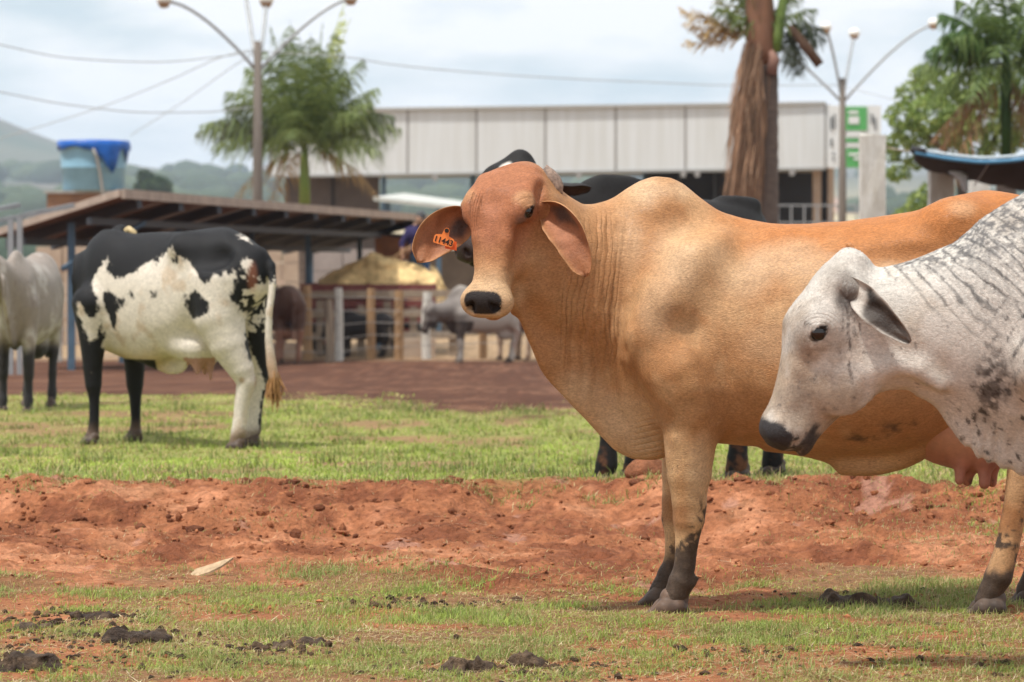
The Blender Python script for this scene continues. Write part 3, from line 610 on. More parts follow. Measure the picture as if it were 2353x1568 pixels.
M_RAFT = mat('rafter_steel', (.075, .08, .09), .6)
def cattle_shed():
    A, B, C = pt(285, 449, 46), pt(985, 504, 68), pt(-20, 546, 49); D = B + (C - A)
    r = empty('cattle_shed', (A[0], A[1], gz1(A[0], A[1]))); b = np.array(r.location); A, B, C, D = (Vector(q - b) for q in (A, B, C, D))
    nseg = 9
    for i in range(nseg):       # roof sheets
        t0, t1 = i / nseg + .002, (i + 1) / nseg - .002; P = [A.lerp(B, t0), A.lerp(B, t1), C.lerp(D, t1), C.lerp(D, t0)]; up = Vector((0, 0, .07))
        MB().add([q + up for q in P] + P, [(0, 1, 2, 3), (7, 6, 5, 4), (0, 4, 5, 1), (1, 5, 6, 2), (2, 6, 7, 3), (3, 7, 4, 0)]).build('roof_sheet', M_ROOFU, r)
    MB().bar(A + Vector((0, -.06, .02)), B + Vector((0, -.06, .02)), .05, .13).build('fascia', M_ROOFE, r); MB().bar(A + Vector((-.05, -.02, .03)), C + Vector((-.05, -.02, .03)), .05, .10).build('fascia', M_ROOFE, r)
    for i in range(10):
        t = (i + .35) / 10; a, c = A.lerp(B, t), C.lerp(D, t); MB().bar(a + Vector((0, 0, -.09)), c + Vector((0, 0, -.09)), .08, .14).build('rafter', M_RAFT, r)
    for k in (.25, .75):
        MB().bar(A.lerp(C, k) + Vector((0, 0, -.2)), B.lerp(D, k) + Vector((0, 0, -.2)), .07, .10).build('purlin', M_RAFT, r)
    for (t, k) in ((.02, .45), (.30, .5), (.52, .5), (.72, .5), (.93, .5), (.30, .97), (.62, .97), (.93, .97)):
        q = A.lerp(B, t).lerp(C.lerp(D, t), k); z0 = gz1(q.x + b[0], q.y + b[1]) - b[2]
        MB().bar((q.x, q.y, z0 - .1), (q.x, q.y, q.z - .1), .10, .10).build('post', M_STEELB, r)
    q = A.lerp(C, .45); MB().bar((q.x, q.y, q.z - .75), (q.x + 1.0, q.y + 1.3, q.z - .1), .06).build('brace', M_STEELB, r)
    tag(r, 'open cattle shed with a wide dark lean-to roof on blue-grey posts', 'shed')
cattle_shed()
def second_shed():
    A, B = pt(858, 462, 84), pt(1130, 492, 84); r = empty('storage_shed', (A[0], 84, gz1(A[0], 84))); b = np.array(r.location); A, B = Vector(A - b), Vector(B - b)
    up = Vector((0, 0, .10)); P = [A, B, B + Vector((0, 5, -.05)) + Vector((.6, 0, .13)), A + Vector((.6, 5, .16))]
    MB().add([q + up for q in P] + P, [(0, 1, 2, 3), (7, 6, 5, 4), (0, 4, 5, 1), (1, 5, 6, 2), (2, 6, 7, 3), (3, 7, 4, 0)]).build('roof', mat('pale_roof_sheet', (.52, .53, .49), .5, noise=.2, nscale=3), r)
    for t in (.12, .55, .95): q = A.lerp(B, t); MB().bar((q.x, q.y + .3, -.1), (q.x, q.y + .3, q.z), .12).build('post', M_STEELB, r)
    MB().box((A.lerp(B, .5).x, 3.2, 1.0), ((B - A).length, .2, 2.2)).build('wall', mat('shade_wall', (.22, .17, .13), .9, noise=.3, nscale=2), r)
    tag(r, 'small shed with a pale flat roof behind the cattle shed', 'shed')
second_shed()

def yard_wall(px0, px1, pyt, Y, name, label, mt):
    a, c = pt(px0, pyt, Y), pt(px1, pyt, Y); z0 = gz1(a[0], Y); r = empty(name, (a[0], Y, z0)); n = max(2, int((c[0] - a[0]) / 1.4)); h = a[2] - z0; rows = max(2, int(h / .42))
    for i in range(n):
        for j in range(rows):
            w = (c[0] - a[0]) / n; hh = h / rows; MB().box((w * (i + .5), .02 * ((i * 7 + j * 3) % 3), hh * (j + .5)), (w - .02, .25, hh - .02)).build('block', mt, r)
    tag(r, label, 'wall')
yard_wall(84, 205, 566, 72, 'block_wall', 'cream block wall behind the left end of the cattle shed', M_BEIGE)
yard_wall(598, 700, 560, 78, 'block_wall', 'cream block wall right of the pied cow\'s rump, under the roof', M_BEIGE)
yard_wall(715, 860, 572, 80, 'low_wall', 'greyish wall behind the hay wagon\'s left end', mat('grey_pink_render', (.36, .31, .29), .9, noise=.25, nscale=2))
def trough(px0, px1, py0, py1, Y, label, mt=M_BEIGE):
    a, c = pt(px0, py0, Y), pt(px1, py1, Y); z0 = gz1((a[0] + c[0]) / 2, Y); r = empty('feed_trough', ((a[0] + c[0]) / 2, Y, z0)); w = c[0] - a[0]; h = max(.25, a[2] - z0)
    for s_ in (-.3, .3): MB().box((0, s_, h / 2), (w, .08, h)).build('side', mt, r)
    for s_ in (-1, 1): MB().box((s_ * (w / 2 - .04), 0, h / 2 - .01), (.08, .52, h - .02)).build('end', mt, r)
    MB().box((0, 0, h * .35), (w - .16, .52, .1)).build('bottom', mt, r); tag(r, label, 'trough')
trough(590, 690, 792, 830, 61, 'pale concrete feed trough behind the left end of the fence')
trough(920, 1000, 778, 818, 61, 'pale concrete feed trough behind the right end of the fence')

def wagon():
    Y = 62.6; a, c = pt(690, 652, Y), pt(1003, 744, Y); z0 = gz1(a[0], Y); cx = (a[0] + c[0]) / 2; r = empty('farm_wagon', (cx, Y, z0)); w = c[0] - a[0]; zt, zb = a[2] - z0, c[2] - z0; n = 5; hh = (zt - zb) / n
    for i in range(n):
        for s_ in (0, 1.9): MB().box((0, s_, zb + hh * (i + .5)), (w, .05, hh - .025)).build('side_board', M_REDW, r)
        for s_ in (-1, 1): MB().box((s_ * (w / 2 - .03), .95, zb + hh * (i + .5)), (.05, 1.82, hh - .025)).build('end_board', M_REDW, r)
    for k in range(5): MB().box((-w / 2 + w * (k + .1) / 4.2, -.05, (zt + zb) / 2), (.07, .05, zt - zb)).build('stake', M_REDW, r)
    MB().box((0, .95, zb - .05), (w, 1.95, .08)).build('bed', M_DARK, r)
    for s_ in (-.62, .55):
        for q in (.1, 1.8):
            m = MB(); m.tube([(s_ * w / 2, q - .11, .36), (s_ * w / 2, q + .11, .36)], .36, 18); wh = m.build('wheel', M_TYRE, r); m = MB(); m.tube([(s_ * w / 2, q - .125, .36), (s_ * w / 2, q + .125, .36)], .17, 12); m.build('rim', M_REDW, wh)
    MB().box((w * .12, -.04, zb + .18), (.42, .02, .12)).build('number_plate', mat('plate_grey', (.5, .48, .46), .5), r)
    tag(r, 'maroon slatted farm wagon loaded with hay behind the wire fence', 'wagon')
    # hay
    ops = []; rs_ = np.random.RandomState(5)
    for (px, py, rx, rz) in ((880, 640, .75, .42), (850, 655, 1.0, .35), (925, 660, .7, .35), (810, 668, .7, .22), (965, 690, .5, .28), (890, 608, .3, .14), (985, 705, .35, .22)):
        q = pt(px, py, Y + .95); ops.append(('u', ell((q[0] - cx, .95, q[2] - z0), (rx, .85, rz)), .12))
    ops.append(('d', lambda x, y, z: .11 * fbm(x * 5, y * 5, z * 5, 5, 3, .6) + .13 * vnoise(x * 1.9, y * 1.9, z * 1.9, 8), 0))
    me, V = polygonize(field(ops), (-1.7, -.2, zb + .1), (1.7, 2.1, zt + 1.0), .04, 'hay_heap', 1); nz = fbm(V[:, 0] * 5, V[:, 1] * 5, V[:, 2] * 5, 4, 6)
    attr(me, 'coat', np.array((.68, .48, .23)) * (1 + .55 * nz[:, None]), 'FLOAT_COLOR'); o = link('hay_heap', me, M_HAY); o.location = (cx, Y, z0); tag(o, 'heap of loose tan hay on the maroon wagon', 'hay')
wagon()
def hopper():
    Y = 66.5; a, c = pt(858, 532, Y), pt(952, 598, Y); z0 = gz1(a[0], Y); cx = (a[0] + c[0]) / 2; r = empty('feed_hopper', (cx, Y, z0)); w = c[0] - a[0]; zt, zb = a[2] - z0, c[2] - z0; M_R = mat('rusty_sheet', (.23, .10, .045), .8, color2=(.13, .06, .035), nscale=3)
    m = MB(); P = [(-w / 2, 0, zt), (w / 2, 0, zt - .12), (w / 2, 1.2, zt - .12), (-w / 2, 1.2, zt), (-w * .42, .15, zb), (w * .42, .15, zb), (w * .42, 1.05, zb), (-w * .42, 1.05, zb)]
    m.add(P, [(4, 5, 6, 7), (0, 4, 5, 1), (1, 5, 6, 2), (2, 6, 7, 3), (3, 7, 4, 0)]); o = m.build('bin', M_R, r); sm_ = o.modifiers.new('thick', 'SOLIDIFY'); sm_.thickness = .03
    MB().bar((-w / 2, -.02, zt - .02), (w / 2, -.02, zt - .14), .06, .06).build('rim', M_DARK, r)
    for (x_, y_) in ((-w * .4, .2), (w * .4, .2), (-w * .4, 1.0), (w * .4, 1.0)): MB().bar((x_, y_, 0), (x_, y_, zb + .05), .08).build('leg', M_STEELB, r)
    tag(r, 'rusty brown feed hopper standing behind the hay', 'hopper')
hopper()
def old_tyre(px, py, Y, R, label):
    q = pt(px, py, Y); m = MB(); pts = [(R * math.cos(t), 0, R * math.sin(t)) for t in np.linspace(0, 2 * math.pi, 25)]; m.tube(pts, R * .24, 8, False); o = m.build('old_tyre', M_TYRE, None, True); o.location = (q[0], Y, gz1(q[0], Y) + R * 1.24)
    tag(o, label, 'tyre')
def white_car():
    pass
def fence():
    r = empty('wire_fence', (0, 58, gz1(-3, 58))); b = np.array(r.location)
    ps = [(133, 668, 850, 22, 57.0, M_CONCW), (300, 660, 838, 20, 57.5, M_POSTW), (470, 656, 832, 20, 58, M_POSTW), (560, 657, 830, 20, 58, M_POSTW), (707, 656, 832, 23, 58, M_POSTW), (758, 690, 848, 21, 56.5, M_POSTG), (779, 662, 832, 20, 58, M_CONCW), (853, 663, 818, 21, 59, M_POSTW), (916, 668, 818, 22, 59, M_POSTW), (981, 672, 812, 22, 59.5, M_CONCW), (1110, 672, 806, 20, 60, M_POSTW), (1260, 672, 804, 20, 60, M_POSTW)]
    for (px, y0, y1, w, Y, mt) in ps:
        a, c = pt(px, y0, Y), pt(px, y1, Y); rd = w * Y / FPX / 2; zg = gz1(a[0], Y); rs_ = np.random.RandomState(px)
        m = MB(); m.tube([(a[0], Y - b[1], zg - b[2] - .2), (a[0] + rs_.normal(0, .01), Y - b[1], (a[2] + zg) / 2 - b[2]), (a[0] + rs_.normal(0, .015), Y - b[1], a[2] - b[2])], [rd, rd * .97, rd * .9], 8); m.build('post', mt, r)
    mains = [q for q in ps if q[0] != 758]
    for k in range(5):
        m = MB(); pts = []
        for (px, y0, y1, w, Y, mt) in mains:
            q = pt(px, y0 + (k + .7) / 5.4 * (y1 - y0), Y - w * Y / FPX / 2 - .01) - b; pts.append(tuple(q))
        m.tube(pts, .007, 5); m.build('wire', M_WIRE, r)
    tag(r, 'wire fence with tan and whitewashed posts along the dirt yard', 'fence')
fence()

def cattle_pen():
    Y = 61.6; r = empty('timber_pen', (pt(860, 700, Y)[0], Y, gz1(-2.5, Y))); b = np.array(r.location)
    for px in (600, 650, 735, 830, 890, 950, 1040): q = pt(px, 690 + (px % 7) * 3, Y) - b; MB().bar((q[0], 0, -.1), (q[0], 0, q[2]), .13, .13).build('post', M_POSTG, r)
    for zz in (.35, .75, 1.1): a, c = pt(590, 0, Y) - b, pt(1060, 0, Y) - b; MB().bar((a[0], -.10, zz), (c[0], -.10, zz + .04), .05, .13).build('rail', M_POSTG, r)
    tag(r, 'low brown timber pen rails between the wire fence and the hay wagon', 'fence')
cattle_pen()
def water_tank():
    Y = 86; q = pt(215, 445, Y); z0 = gz1(q[0], Y); st = empty('tank_stand', (q[0], Y, z0)); zb = q[2] - z0; M_BR = mat('brick_render', (.28, .155, .09), .9, color2=(.20, .11, .07), nscale=3)
    for j in range(8): MB().box((-.15, .4, zb * (j + .5) / 8), (1.9 + .12 * (j % 2) * 0, 1.9, zb / 8 - .015)).build('course', M_BR, st)
    MB().box((-.15, .4, zb + .03), (2.05, 2.05, .06)).build('slab', M_CONC, st); tag(st, 'brown masonry stand carrying the blue water tank', 'stand')
    r = empty('water_tank', (q[0], Y, z0 + zb + .06)); s = FPX / Y; M_T = mat('tank_blue', (.22, .40, .52), .45, noise=.2, nscale=2); M_TP = mat('blue_tarpaulin', (.012, .12, .50), .4, noise=.35, nscale=4, bump=.03, bscale=6)
    n = 32
    def ring(m, rows):
        V = []; F = []
        for (rd, z) in rows: V += [(rd * math.cos(6.2832 * k / n), rd * math.sin(6.2832 * k / n), z) for k in range(n)]
        for i in range(len(rows) - 1): F += [(i * n + k, i * n + (k + 1) % n, (i + 1) * n + (k + 1) % n, (i + 1) * n + k) for k in range(n)]
        F.append(tuple(reversed(range(n)))); F.append(tuple((len(rows) - 1) * n + k for k in range(n))); m.add(V, F)
    m = MB(); ring(m, [(68 / s, 0), (71 / s, .05), (73 / s, 50 / s), (75 / s, 52 / s), (75 / s, 56 / s), (74 / s, 58 / s), (78 / s, 106 / s), (80 / s, 109 / s)]); m.build('tank_body', M_T, r, True)
    # tarpaulin lid with a ragged skirt
    V = []; F = []; nn = 48; rs_ = np.random.RandomState(2)
    for i, f in enumerate((0, .6, 1.0, 1.03, 1.02)):
        for k in range(nn):
            t = 6.2832 * k / nn; rad = 82 / s * f + (.02 * math.sin(5 * t) if i > 2 else 0)
            drop = {0: .10, 1: .08, 2: .06, 3: -.06, 4: 0}[i] 
            if i == 4:
                px = -math.sin(t)   # front is -y
                front = max(0, math.cos(t + math.pi / 2) if False else -math.sin(t)); drop = -.14 - .05 * math.sin(7 * t) - .52 * math.exp(-((t - 5.25) / .30) ** 4) * (1 - .3 * math.sin(9 * t)) - .36 * math.exp(-((t - 6.05) / .10) ** 2) * 1.3
            V.append((rad * math.cos(t), rad * math.sin(t), 110 / s + drop))
    for i in range(4): F += [(i * nn + k, i * nn + (k + 1) % nn, (i + 1) * nn + (k + 1) % nn, (i + 1) * nn + k) for k in range(nn)]
    m = MB(); m.add(V, F); o = m.build('tarpaulin', M_TP, r, True); o.modifiers.new('thick', 'SOLIDIFY').thickness = .02
    m = MB(); m.tube([(.10, -.90, 1.05), (.18, -.86, .85), (.27, -.82, .4), (.33, -.80, -.05), (.34, -.80, -.6)], .035, 8); m.build('pipe', mat('pipe_grey', (.33, .31, .28), .6), r, True)
    tag(r, 'blue plastic water tank covered with a bright blue tarpaulin', 'water tank')
water_tank()

def curve_pts(a, b, c, n=10):
    a, b, c = Vector(a), Vector(b), Vector(c); return [a * (1 - t) ** 2 + b * 2 * t * (1 - t) + c * t * t for t in np.linspace(0, 1, n)]
M_POLE = mat('weathered_pole', (.20, .17, .145), .9, noise=.3, nscale=3, stretch=(1, 1, .3)); M_LAMPG = mat('lamp_glass', (.85, .84, .80), .2, spec=.5); M_LAMPM = mat('lamp_cap', (.40, .26, .16), .5, noise=.3, nscale=10)
def lamp_post(px, ptop, Y, heads, label, prad=.115):
    q = pt(px, ptop, Y); z0 = gz1(q[0], Y); r = empty('street_lamp', (q[0], Y, z0)); b = np.array(r.location); h = q[2] - z0
    m = MB(); m.tube([(0, 0, -.3), (0, 0, h * .5), (0, 0, h)], [prad, prad * .85, prad * .62], 10); m.build('pole', M_POLE, r, True)
    for (hx, hy, bx, by, sx, sy, dy) in heads:
        e = Vector(pt(hx, hy, Y + dy) - b); m1 = Vector(pt(bx, by, Y + dy * .6) - b); s_ = Vector(pt(sx, sy, Y) - b)
        m = MB(); m.tube(curve_pts(s_, m1, e, 12), .035, 6); arm = m.build('arm', M_STEEL, r, True)
        bm = bmesh.new(); bmesh.ops.create_uvsphere(bm, u_segments=14, v_segments=10, radius=.13); me = bpy.data.meshes.new('lamp_globe'); bm.to_mesh(me); bm.free(); me.polygons.foreach_set('use_smooth', [True] * len(me.polygons))
        g = link('lamp_globe', me, M_LAMPG, arm); g.location = e + Vector((0, 0, .05)); g.scale = (1.15, 1.15, .9)
        m = MB(); m.tube([e + Vector((0, 0, -.12)), e + Vector((0, 0, -.02))], [.07, .13], 10); m.build('lamp_cap', M_LAMPM, arm)
    tag(r, label, 'street lamp', 'street lamps')
lamp_post(592, 95, 65, [(377, 4, 450, 0, 592, 165, -.4), (806, -2, 740, 5, 592, 165, .3), (612, 4, 606, 90, 592, 160, 1.2), (560, -40, 575, 60, 592, 165, 1.5)], 'concrete street lamp with curved arms beside the left palm')
lamp_post(1936, 180, 88, [(1898, 66, 1915, 110, 1934, 230, -.3), (1963, 80, 1952, 130, 1936, 230, .8), (2145, 57, 2080, 70, 1938, 235, 0), (1712, 70, 1790, 85, 1934, 235, .3)], 'concrete street lamp with curved arms beside the right-hand signboard', .12)

def cable(P, Y0, Y1, label, rad=.011):
    ts = np.linspace(0, 1, 24); xs_p = [q[0] for q in P]; X, Yv = cubic_table(xs_p, [q[1] for q in P], 24); m = MB()
    m.tube([tuple(pt(x, y, Y0 + (Y1 - Y0) * t)) for x, y, t in zip(X, Yv, ts)], rad, 5); o = m.build('power_cable', mat('cable_grey', (.40, .42, .43), .6), None, True); tag(o, label, 'cable', 'overhead cables')
cable([(-200, 62), (0, 103), (160, 134), (350, 143), (525, 128), (590, 118)], 60, 65, 'topmost overhead cable sagging in from the left to the lamp post')
cable([(-200, 370), (0, 318), (250, 240), (400, 180), (525, 126), (590, 112)], 95, 65, 'straight overhead cable slanting up to the left lamp post')
cable([(-200, 178), (0, 212), (150, 240), (350, 259), (470, 258), (590, 245)], 60, 65, 'lowest overhead cable sagging behind the left palm')
cable([(300, 312), (430, 228), (540, 150), (592, 118)], 100, 65, 'thin short cable rising from the hill line to the left lamp post', .01)
cable([(592, 118), (790, 130), (880, 146), (1200, 175), (1500, 190), (1700, 197), (1936, 196)], 65, 88, 'long overhead cable above the white building between the lamps')
cable([(1936, 200), (2060, 232), (2200, 300), (2420, 390)], 88, 70, 'short overhead cable dropping to the right of the second lamp', .012)

def square_post(px0, px1, py0, Y, label):
    a, c = pt(px0, py0, Y), pt(px1, py0, Y); w = c[0] - a[0]; x = (a[0] + c[0]) / 2; z0 = gz1(x, Y); h = a[2] - z0; n = 9; m = MB(); rs_ = np.random.RandomState(px0); V = []; F = []
    for i in range(n):
        z = -.2 + (h + .2) * i / (n - 1)
        for (sx, sy) in ((-1, -1), (0, -1.02), (1, -1), (1.02, 0), (1, 1), (0, 1.02), (-1, 1), (-1.02, 0)): V.append((sx * w / 2 + rs_.normal(0, .004), sy * w / 2 + rs_.normal(0, .004), z + (rs_.normal(0, .012) if i == n - 1 else 0)))
    for i in range(n - 1): F += [(i * 8 + k, i * 8 + (k + 1) % 8, i * 8 + 8 + (k + 1) % 8, i * 8 + 8 + k) for k in range(8)]
    F.append(tuple((n - 1) * 8 + k for k in range(8))); m.add(V, F); o = m.build('concrete_post', M_CONCW, None); o.location = (x, Y, z0); tag(o, label, 'post', 'whitewashed posts'); return o
square_post(1976, 2032, 312, 40, 'tall whitewashed concrete post standing free right of the second lamp')
square_post(2135, 2190, 384, 41, 'whitewashed concrete post under the dark awning\'s left end')
square_post(2228, 2272, 414, 46, 'whitewashed post half hidden behind the orange cow\'s rump, under the awning')

def awning():
    Y0 = 38; r = empty('shade_awning', (pt(2250, 400, Y0)[0], Y0, gz1(8, Y0))); b = np.array(r.location)
    top = [(2102, 347), (2140, 355), (2200, 364), (2260, 369), (2320, 366), (2380, 358), (2480, 345), (2620, 340)]; bot = [(2102, 352), (2125, 372), (2170, 390), (2225, 406), (2290, 420), (2353, 436), (2480, 470), (2620, 500)]
    n = 40; tx, ty = cubic_table([q[0] for q in top], [q[1] for q in top], n); bx, by = cubic_table([q[0] for q in bot], [q[1] for q in bot], n); rows = 9; V = []; F = []
    for j in range(rows):
        f = j / (rows - 1)
        for i in range(n):
            Y = Y0 + 3.2 * f; a = pt(tx[i], ty[i], Y0); c = pt(bx[i], by[i], Y0 + 3.2); q = np.array(a) * (1 - f) + np.array(c) * f; q[2] -= .10 * math.sin(math.pi * f) + .015 * math.sin(i * 1.1 + j); V.append(tuple(q - b))
    for j in range(rows - 1): F += [(j * n + i, j * n + i + 1, (j + 1) * n + i + 1, (j + 1) * n + i) for i in range(n - 1)]
    m = MB(); m.add(V, F); o = m.build('canopy', mat('dark_shade_cloth', (.045, .042, .042), .85, noise=.25, nscale=3), r, True); o.modifiers.new('thick', 'SOLIDIFY').thickness = .02
    M_BL = mat('blue_hem', (.08, .22, .36), .5); M_WH = mat('pale_hem', (.50, .56, .60), .5)
    e = [tuple(np.array(pt(tx[i], ty[i], Y0)) - b) for i in range(n)]
    MB().tube([(q[0], q[1] - .02, q[2] - .02) for q in e], .024, 6).build('hem', M_BL, r, True); MB().tube([(q[0], q[1] + .02, q[2] + .028) for q in e], .020, 6).build('hem', M_WH, r, True)
    q0 = Vector(e[0]); MB().tube([q0 + Vector((-.04, 0, .02)), q0 + Vector((.12, 0, -.02))], .045, 8).build('corner_pad', M_DARK, r, True)
    a, c = Vector(pt(2036, 338, 40.0) - b), q0; MB().tube(curve_pts(a, (a + c) / 2 + Vector((0, 0, -.03)), c), .008, 5).build('guy_rope', M_POSTG, r)
    for px in (2272, 2460): q = pt(px, 372, Y0) - b; MB().tube([(q[0], 0, q[2] - .02), (q[0] - .05, .8, q[2] - .25)], .008, 5).build('cord', M_STEEL, r)
    for px, dy in ((2560, .2), (2600, 3.0)): q = pt(px, 345, Y0 + dy) - b; MB().bar((q[0], dy, -.2), (q[0], dy, q[2]), .09).build('pole', M_STEELB, r)
    # a knotted pale rag hanging from the hem
    g = MB(); P = [pt(2182, 392, Y0 + 1) - b, pt(2200, 398, Y0 + 1) - b, pt(2213, 408, Y0 + 1) - b, pt(2216, 425, Y0 + 1) - b, pt(2219, 440, Y0 + 1) - b]; g.tube([tuple(q) for q in P], [.03, .055, .06, .04, .03], 8); g.build('rag', M_WH, r, True)
    tag(r, 'dark shade-cloth awning with a blue hem at the right edge', 'awning')
awning()
def metal_frame():
    Y = 44; r = empty('metal_gate_frame', (pt(30, 560, Y)[0], Y, gz1(-6.4, Y))); b = np.array(r.location)
    for (px, py) in ((25, 505), (45, 498)): q = pt(px, py, Y) - b; MB().bar((q[0], 0, -.1), (q[0], 0, q[2]), .07).build('post', M_STEEL, r)
    for (P, Q) in (((-40, 515), (170, 472)), ((-40, 487), (44, 472))): MB().bar(pt(*P, Y) - b, pt(*Q, Y + .5) - b, .06).build('rail', M_STEEL, r)
    tag(r, 'grey tubular steel frame at the left edge before the shed', 'frame')
metal_frame()

# ------------------------------------------------------------------ person on the hay
def person():
    Y = 63.5; q = pt(964, 655, Y); r = empty('person', (q[0], Y, q[2] - .36)); h = 1.0
    J = dict(pel=(0, 0, .92), ch=(-.10, -.04, 1.28), nk=(-.06, -.05, 1.47), hd=(.02, -.07, 1.58))
    ops = [('u', ell((0, 0, .90), (.17, .13, .15)), .05), ('u', chain([J['pel'], (-.06, -.02, 1.1), J['ch']], [.15, .15, .17], .05), .06), ('u', chain([J['ch'], J['nk']], [.12, .06], .03), .05), ('u', ell(J['hd'], (.085, .1, .12)), .03), ('u', ell((.0, -.16, 1.55), (.02, .03, .02)), .02)]
    for g, hand in ((-1, (-.30, -.30, .86)), (1, (-.22, -.36, .98))):
        ops.append(('u', chain([(-.08 + .12 * g, -.03 + .05 * g, 1.38), (-.16 + .16 * g, -.16, 1.14), hand], [.065, .05, .036], .03), .04))
        hx, hy, hz = hand
        for k in range(4): ops.append(('u', chain([(hx, hy, hz), (hx - .05, hy - .015 + .012 * k, hz - .02), (hx - .065, hy - .01 + .012 * k, hz - .05)], [.02, .011, .009], .008), .008))
        ops.append(('u', chain([(hx, hy, hz), (hx - .01, hy - .045, hz - .02)], [.016, .010], .008), .008))
        ops.append(('u', chain([(.08 * g, 0, .86), (.10 * g + .04, -.06 * g, .48), (.11 * g + .04, -.05 * g, .10), (.11 * g + .02, -.14, .04)], [.10, .075, .055, .045], .03), .04))
    me, V = polygonize(field(ops), (-.5, -.55, -.02), (.4, .3, 1.75), .016, 'body', 2); n = fbm(V[:, 0] * 8, V[:, 1] * 8, V[:, 2] * 8, 3, 1); z = V[:, 2]
    C = np.tile((.035, .028, .085), (len(V), 1)); C = mixc(C, (.045, .085, .17), sstep(.96, .93, z) * 1.0); C = mixc(C, (.30, .18, .12), sstep(1.46, 1.48, z)); C = mixc(C, (.05, .045, .05), sstep(.09, .07, z))
    arm = (np.hypot(V[:, 0] + .26, V[:, 1] + .33) < .13) & (z > .75) & (z < 1.06) & (V[:, 0] < -.12); C[arm] = (.30, .17, .11)
    attr(me, 'coat', C * (1 + .25 * n[:, None]), 'FLOAT_COLOR'); link('body', me, attr_mat('cloth_and_skin', rough=.85, spec=.15, mottle=.1), r)
    me, V = polygonize(field([('u', ell((.03, -.05, 1.63), (.095, .115, .105)), .02), ('d', lambda x, y, z: .01 * vnoise(x * 30, y * 30, z * 30, 2), 0)]), (-.12, -.22, 1.48), (.18, .12, 1.78), .014, 'hair', 1); link('hair', me, mat('grey_black_hair', (.06, .06, .065), .8), r)
    tag(r, 'person in a dark navy shirt and jeans bending to shovel hay on the wagon', 'person')
    s = empty('shovel', r.location); a, c = Vector((-.12, -.38, 1.10)), Vector((-.85, -.42, .62)); m = MB(); m.tube([a, c], .018, 6); m.build('handle', M_POSTW, s)
    m = MB(); d = (c - a).normalized(); m.prism([(-.12, 0), (.12, 0), (.13, .2), (0, .28), (-.13, .2)], (0, 0, .012), c, (0, 1, 0), d); m.build('blade', M_STEEL, s); tag(s, 'long-handled shovel held by the person on the hay', 'shovel')
person()

# ------------------------------------------------------------------ palms and trees
M_LEAF = attr_mat('foliage', rough=.55, spec=.3, mottle=.12, mscale=4)
gn = M_LEAF.node_tree.nodes; gl = M_LEAF.node_tree.links
tb = gn.new('ShaderNodeBsdfTranslucent'); ms = gn.new('ShaderNodeMixShader'); ms.inputs[0].default_value = .35
src = gn['Principled BSDF'].inputs['Base Color'].links[0].from_socket
gl.new(src, tb.inputs[0]); gl.new(gn['Principled BSDF'].outputs[0], ms.inputs[1]); gl.new(tb.outputs[0], ms.inputs[2]); gl.new(ms.outputs[0], gn['Material Output'].inputs[0])
def frond(root, az, el, L, droop, leaf, rs_, c0, c1, n=46, tilt=.5, hang=.55, wid=.035):
    """one pinnate frond: rachis plus leaflets, as vertices / quads / colours"""
    d = np.array((math.cos(az) * math.cos(el), math.sin(az) * math.cos(el), math.sin(el))); side = np.array((-math.sin(az), math.cos(az), 0)); V = []; F = []; C = []
    pts = [np.asarray(root) + d * L * t - np.array((0, 0, 1)) * droop * L * t ** 2.1 for t in np.linspace(0, 1, n + 1)]
    for i in range(n):
        a, b = pts[i], pts[i + 1]; w = .022 * (1 - .8 * i / n); k = len(V); V += [a - side * w, a + side * w, b + side * w * .95, b - side * w * .95]; F.append((k, k + 1, k + 2, k + 3)); C += [np.asarray(c0) * .9] * 4
        if i < n * .12: continue
        t = i / n; T = (b - a) / np.linalg.norm(b - a); ll = leaf * (math.sin(math.pi * min(1, .12 + t * .93)) ** .6) * rs_.uniform(.8, 1.1)
        for sg in (-1, 1):
            dr = side * sg * rs_.uniform(.7, 1) + T * rs_.uniform(.35, .8) + np.array((0, 0, rs_.uniform(-tilt, tilt * .8))); dr /= np.linalg.norm(dr)
            p1 = a + dr * ll * .5 + np.array((0, 0, -hang * ll * .18)); p2 = a + dr * ll * .92 + np.array((0, 0, -hang * ll * .75)); k = len(V); wv = T * wid
            V += [a - wv * .5, a + wv * .5, p1 + wv * .55, p1 - wv * .55, p2 + wv * .1, p2 - wv * .1]; F += [(k, k + 1, k + 2, k + 3), (k + 3, k + 2, k + 4, k + 5)]; cc = np.asarray(c0) + (np.asarray(c1) - np.asarray(c0)) * rs_.uniform(0, 1); C += [cc] * 6
    return V, F, C
def frond_obj(parent, parts_, name='frond'):
    V, F, C = parts_; me = mesh_np(name, np.array(V), np.array(F), smooth=False); attr(me, 'coat', np.clip(np.array(C), 0, 1), 'FLOAT_COLOR'); return link(name, me, M_LEAF, parent)
M_TRUNK = mat('palm_trunk', (.20, .15, .12), .9, color2=(.12, .09, .075), nscale=5, stretch=(1, 1, 5), bump=.02, bscale=14); M_SHAFT = mat('green_crownshaft', (.13, .22, .045), .5, color2=(.20, .24, .06), nscale=3, stretch=(1, 1, .4))
DG = ((.09, .135, .045), (.27, .33, .12))
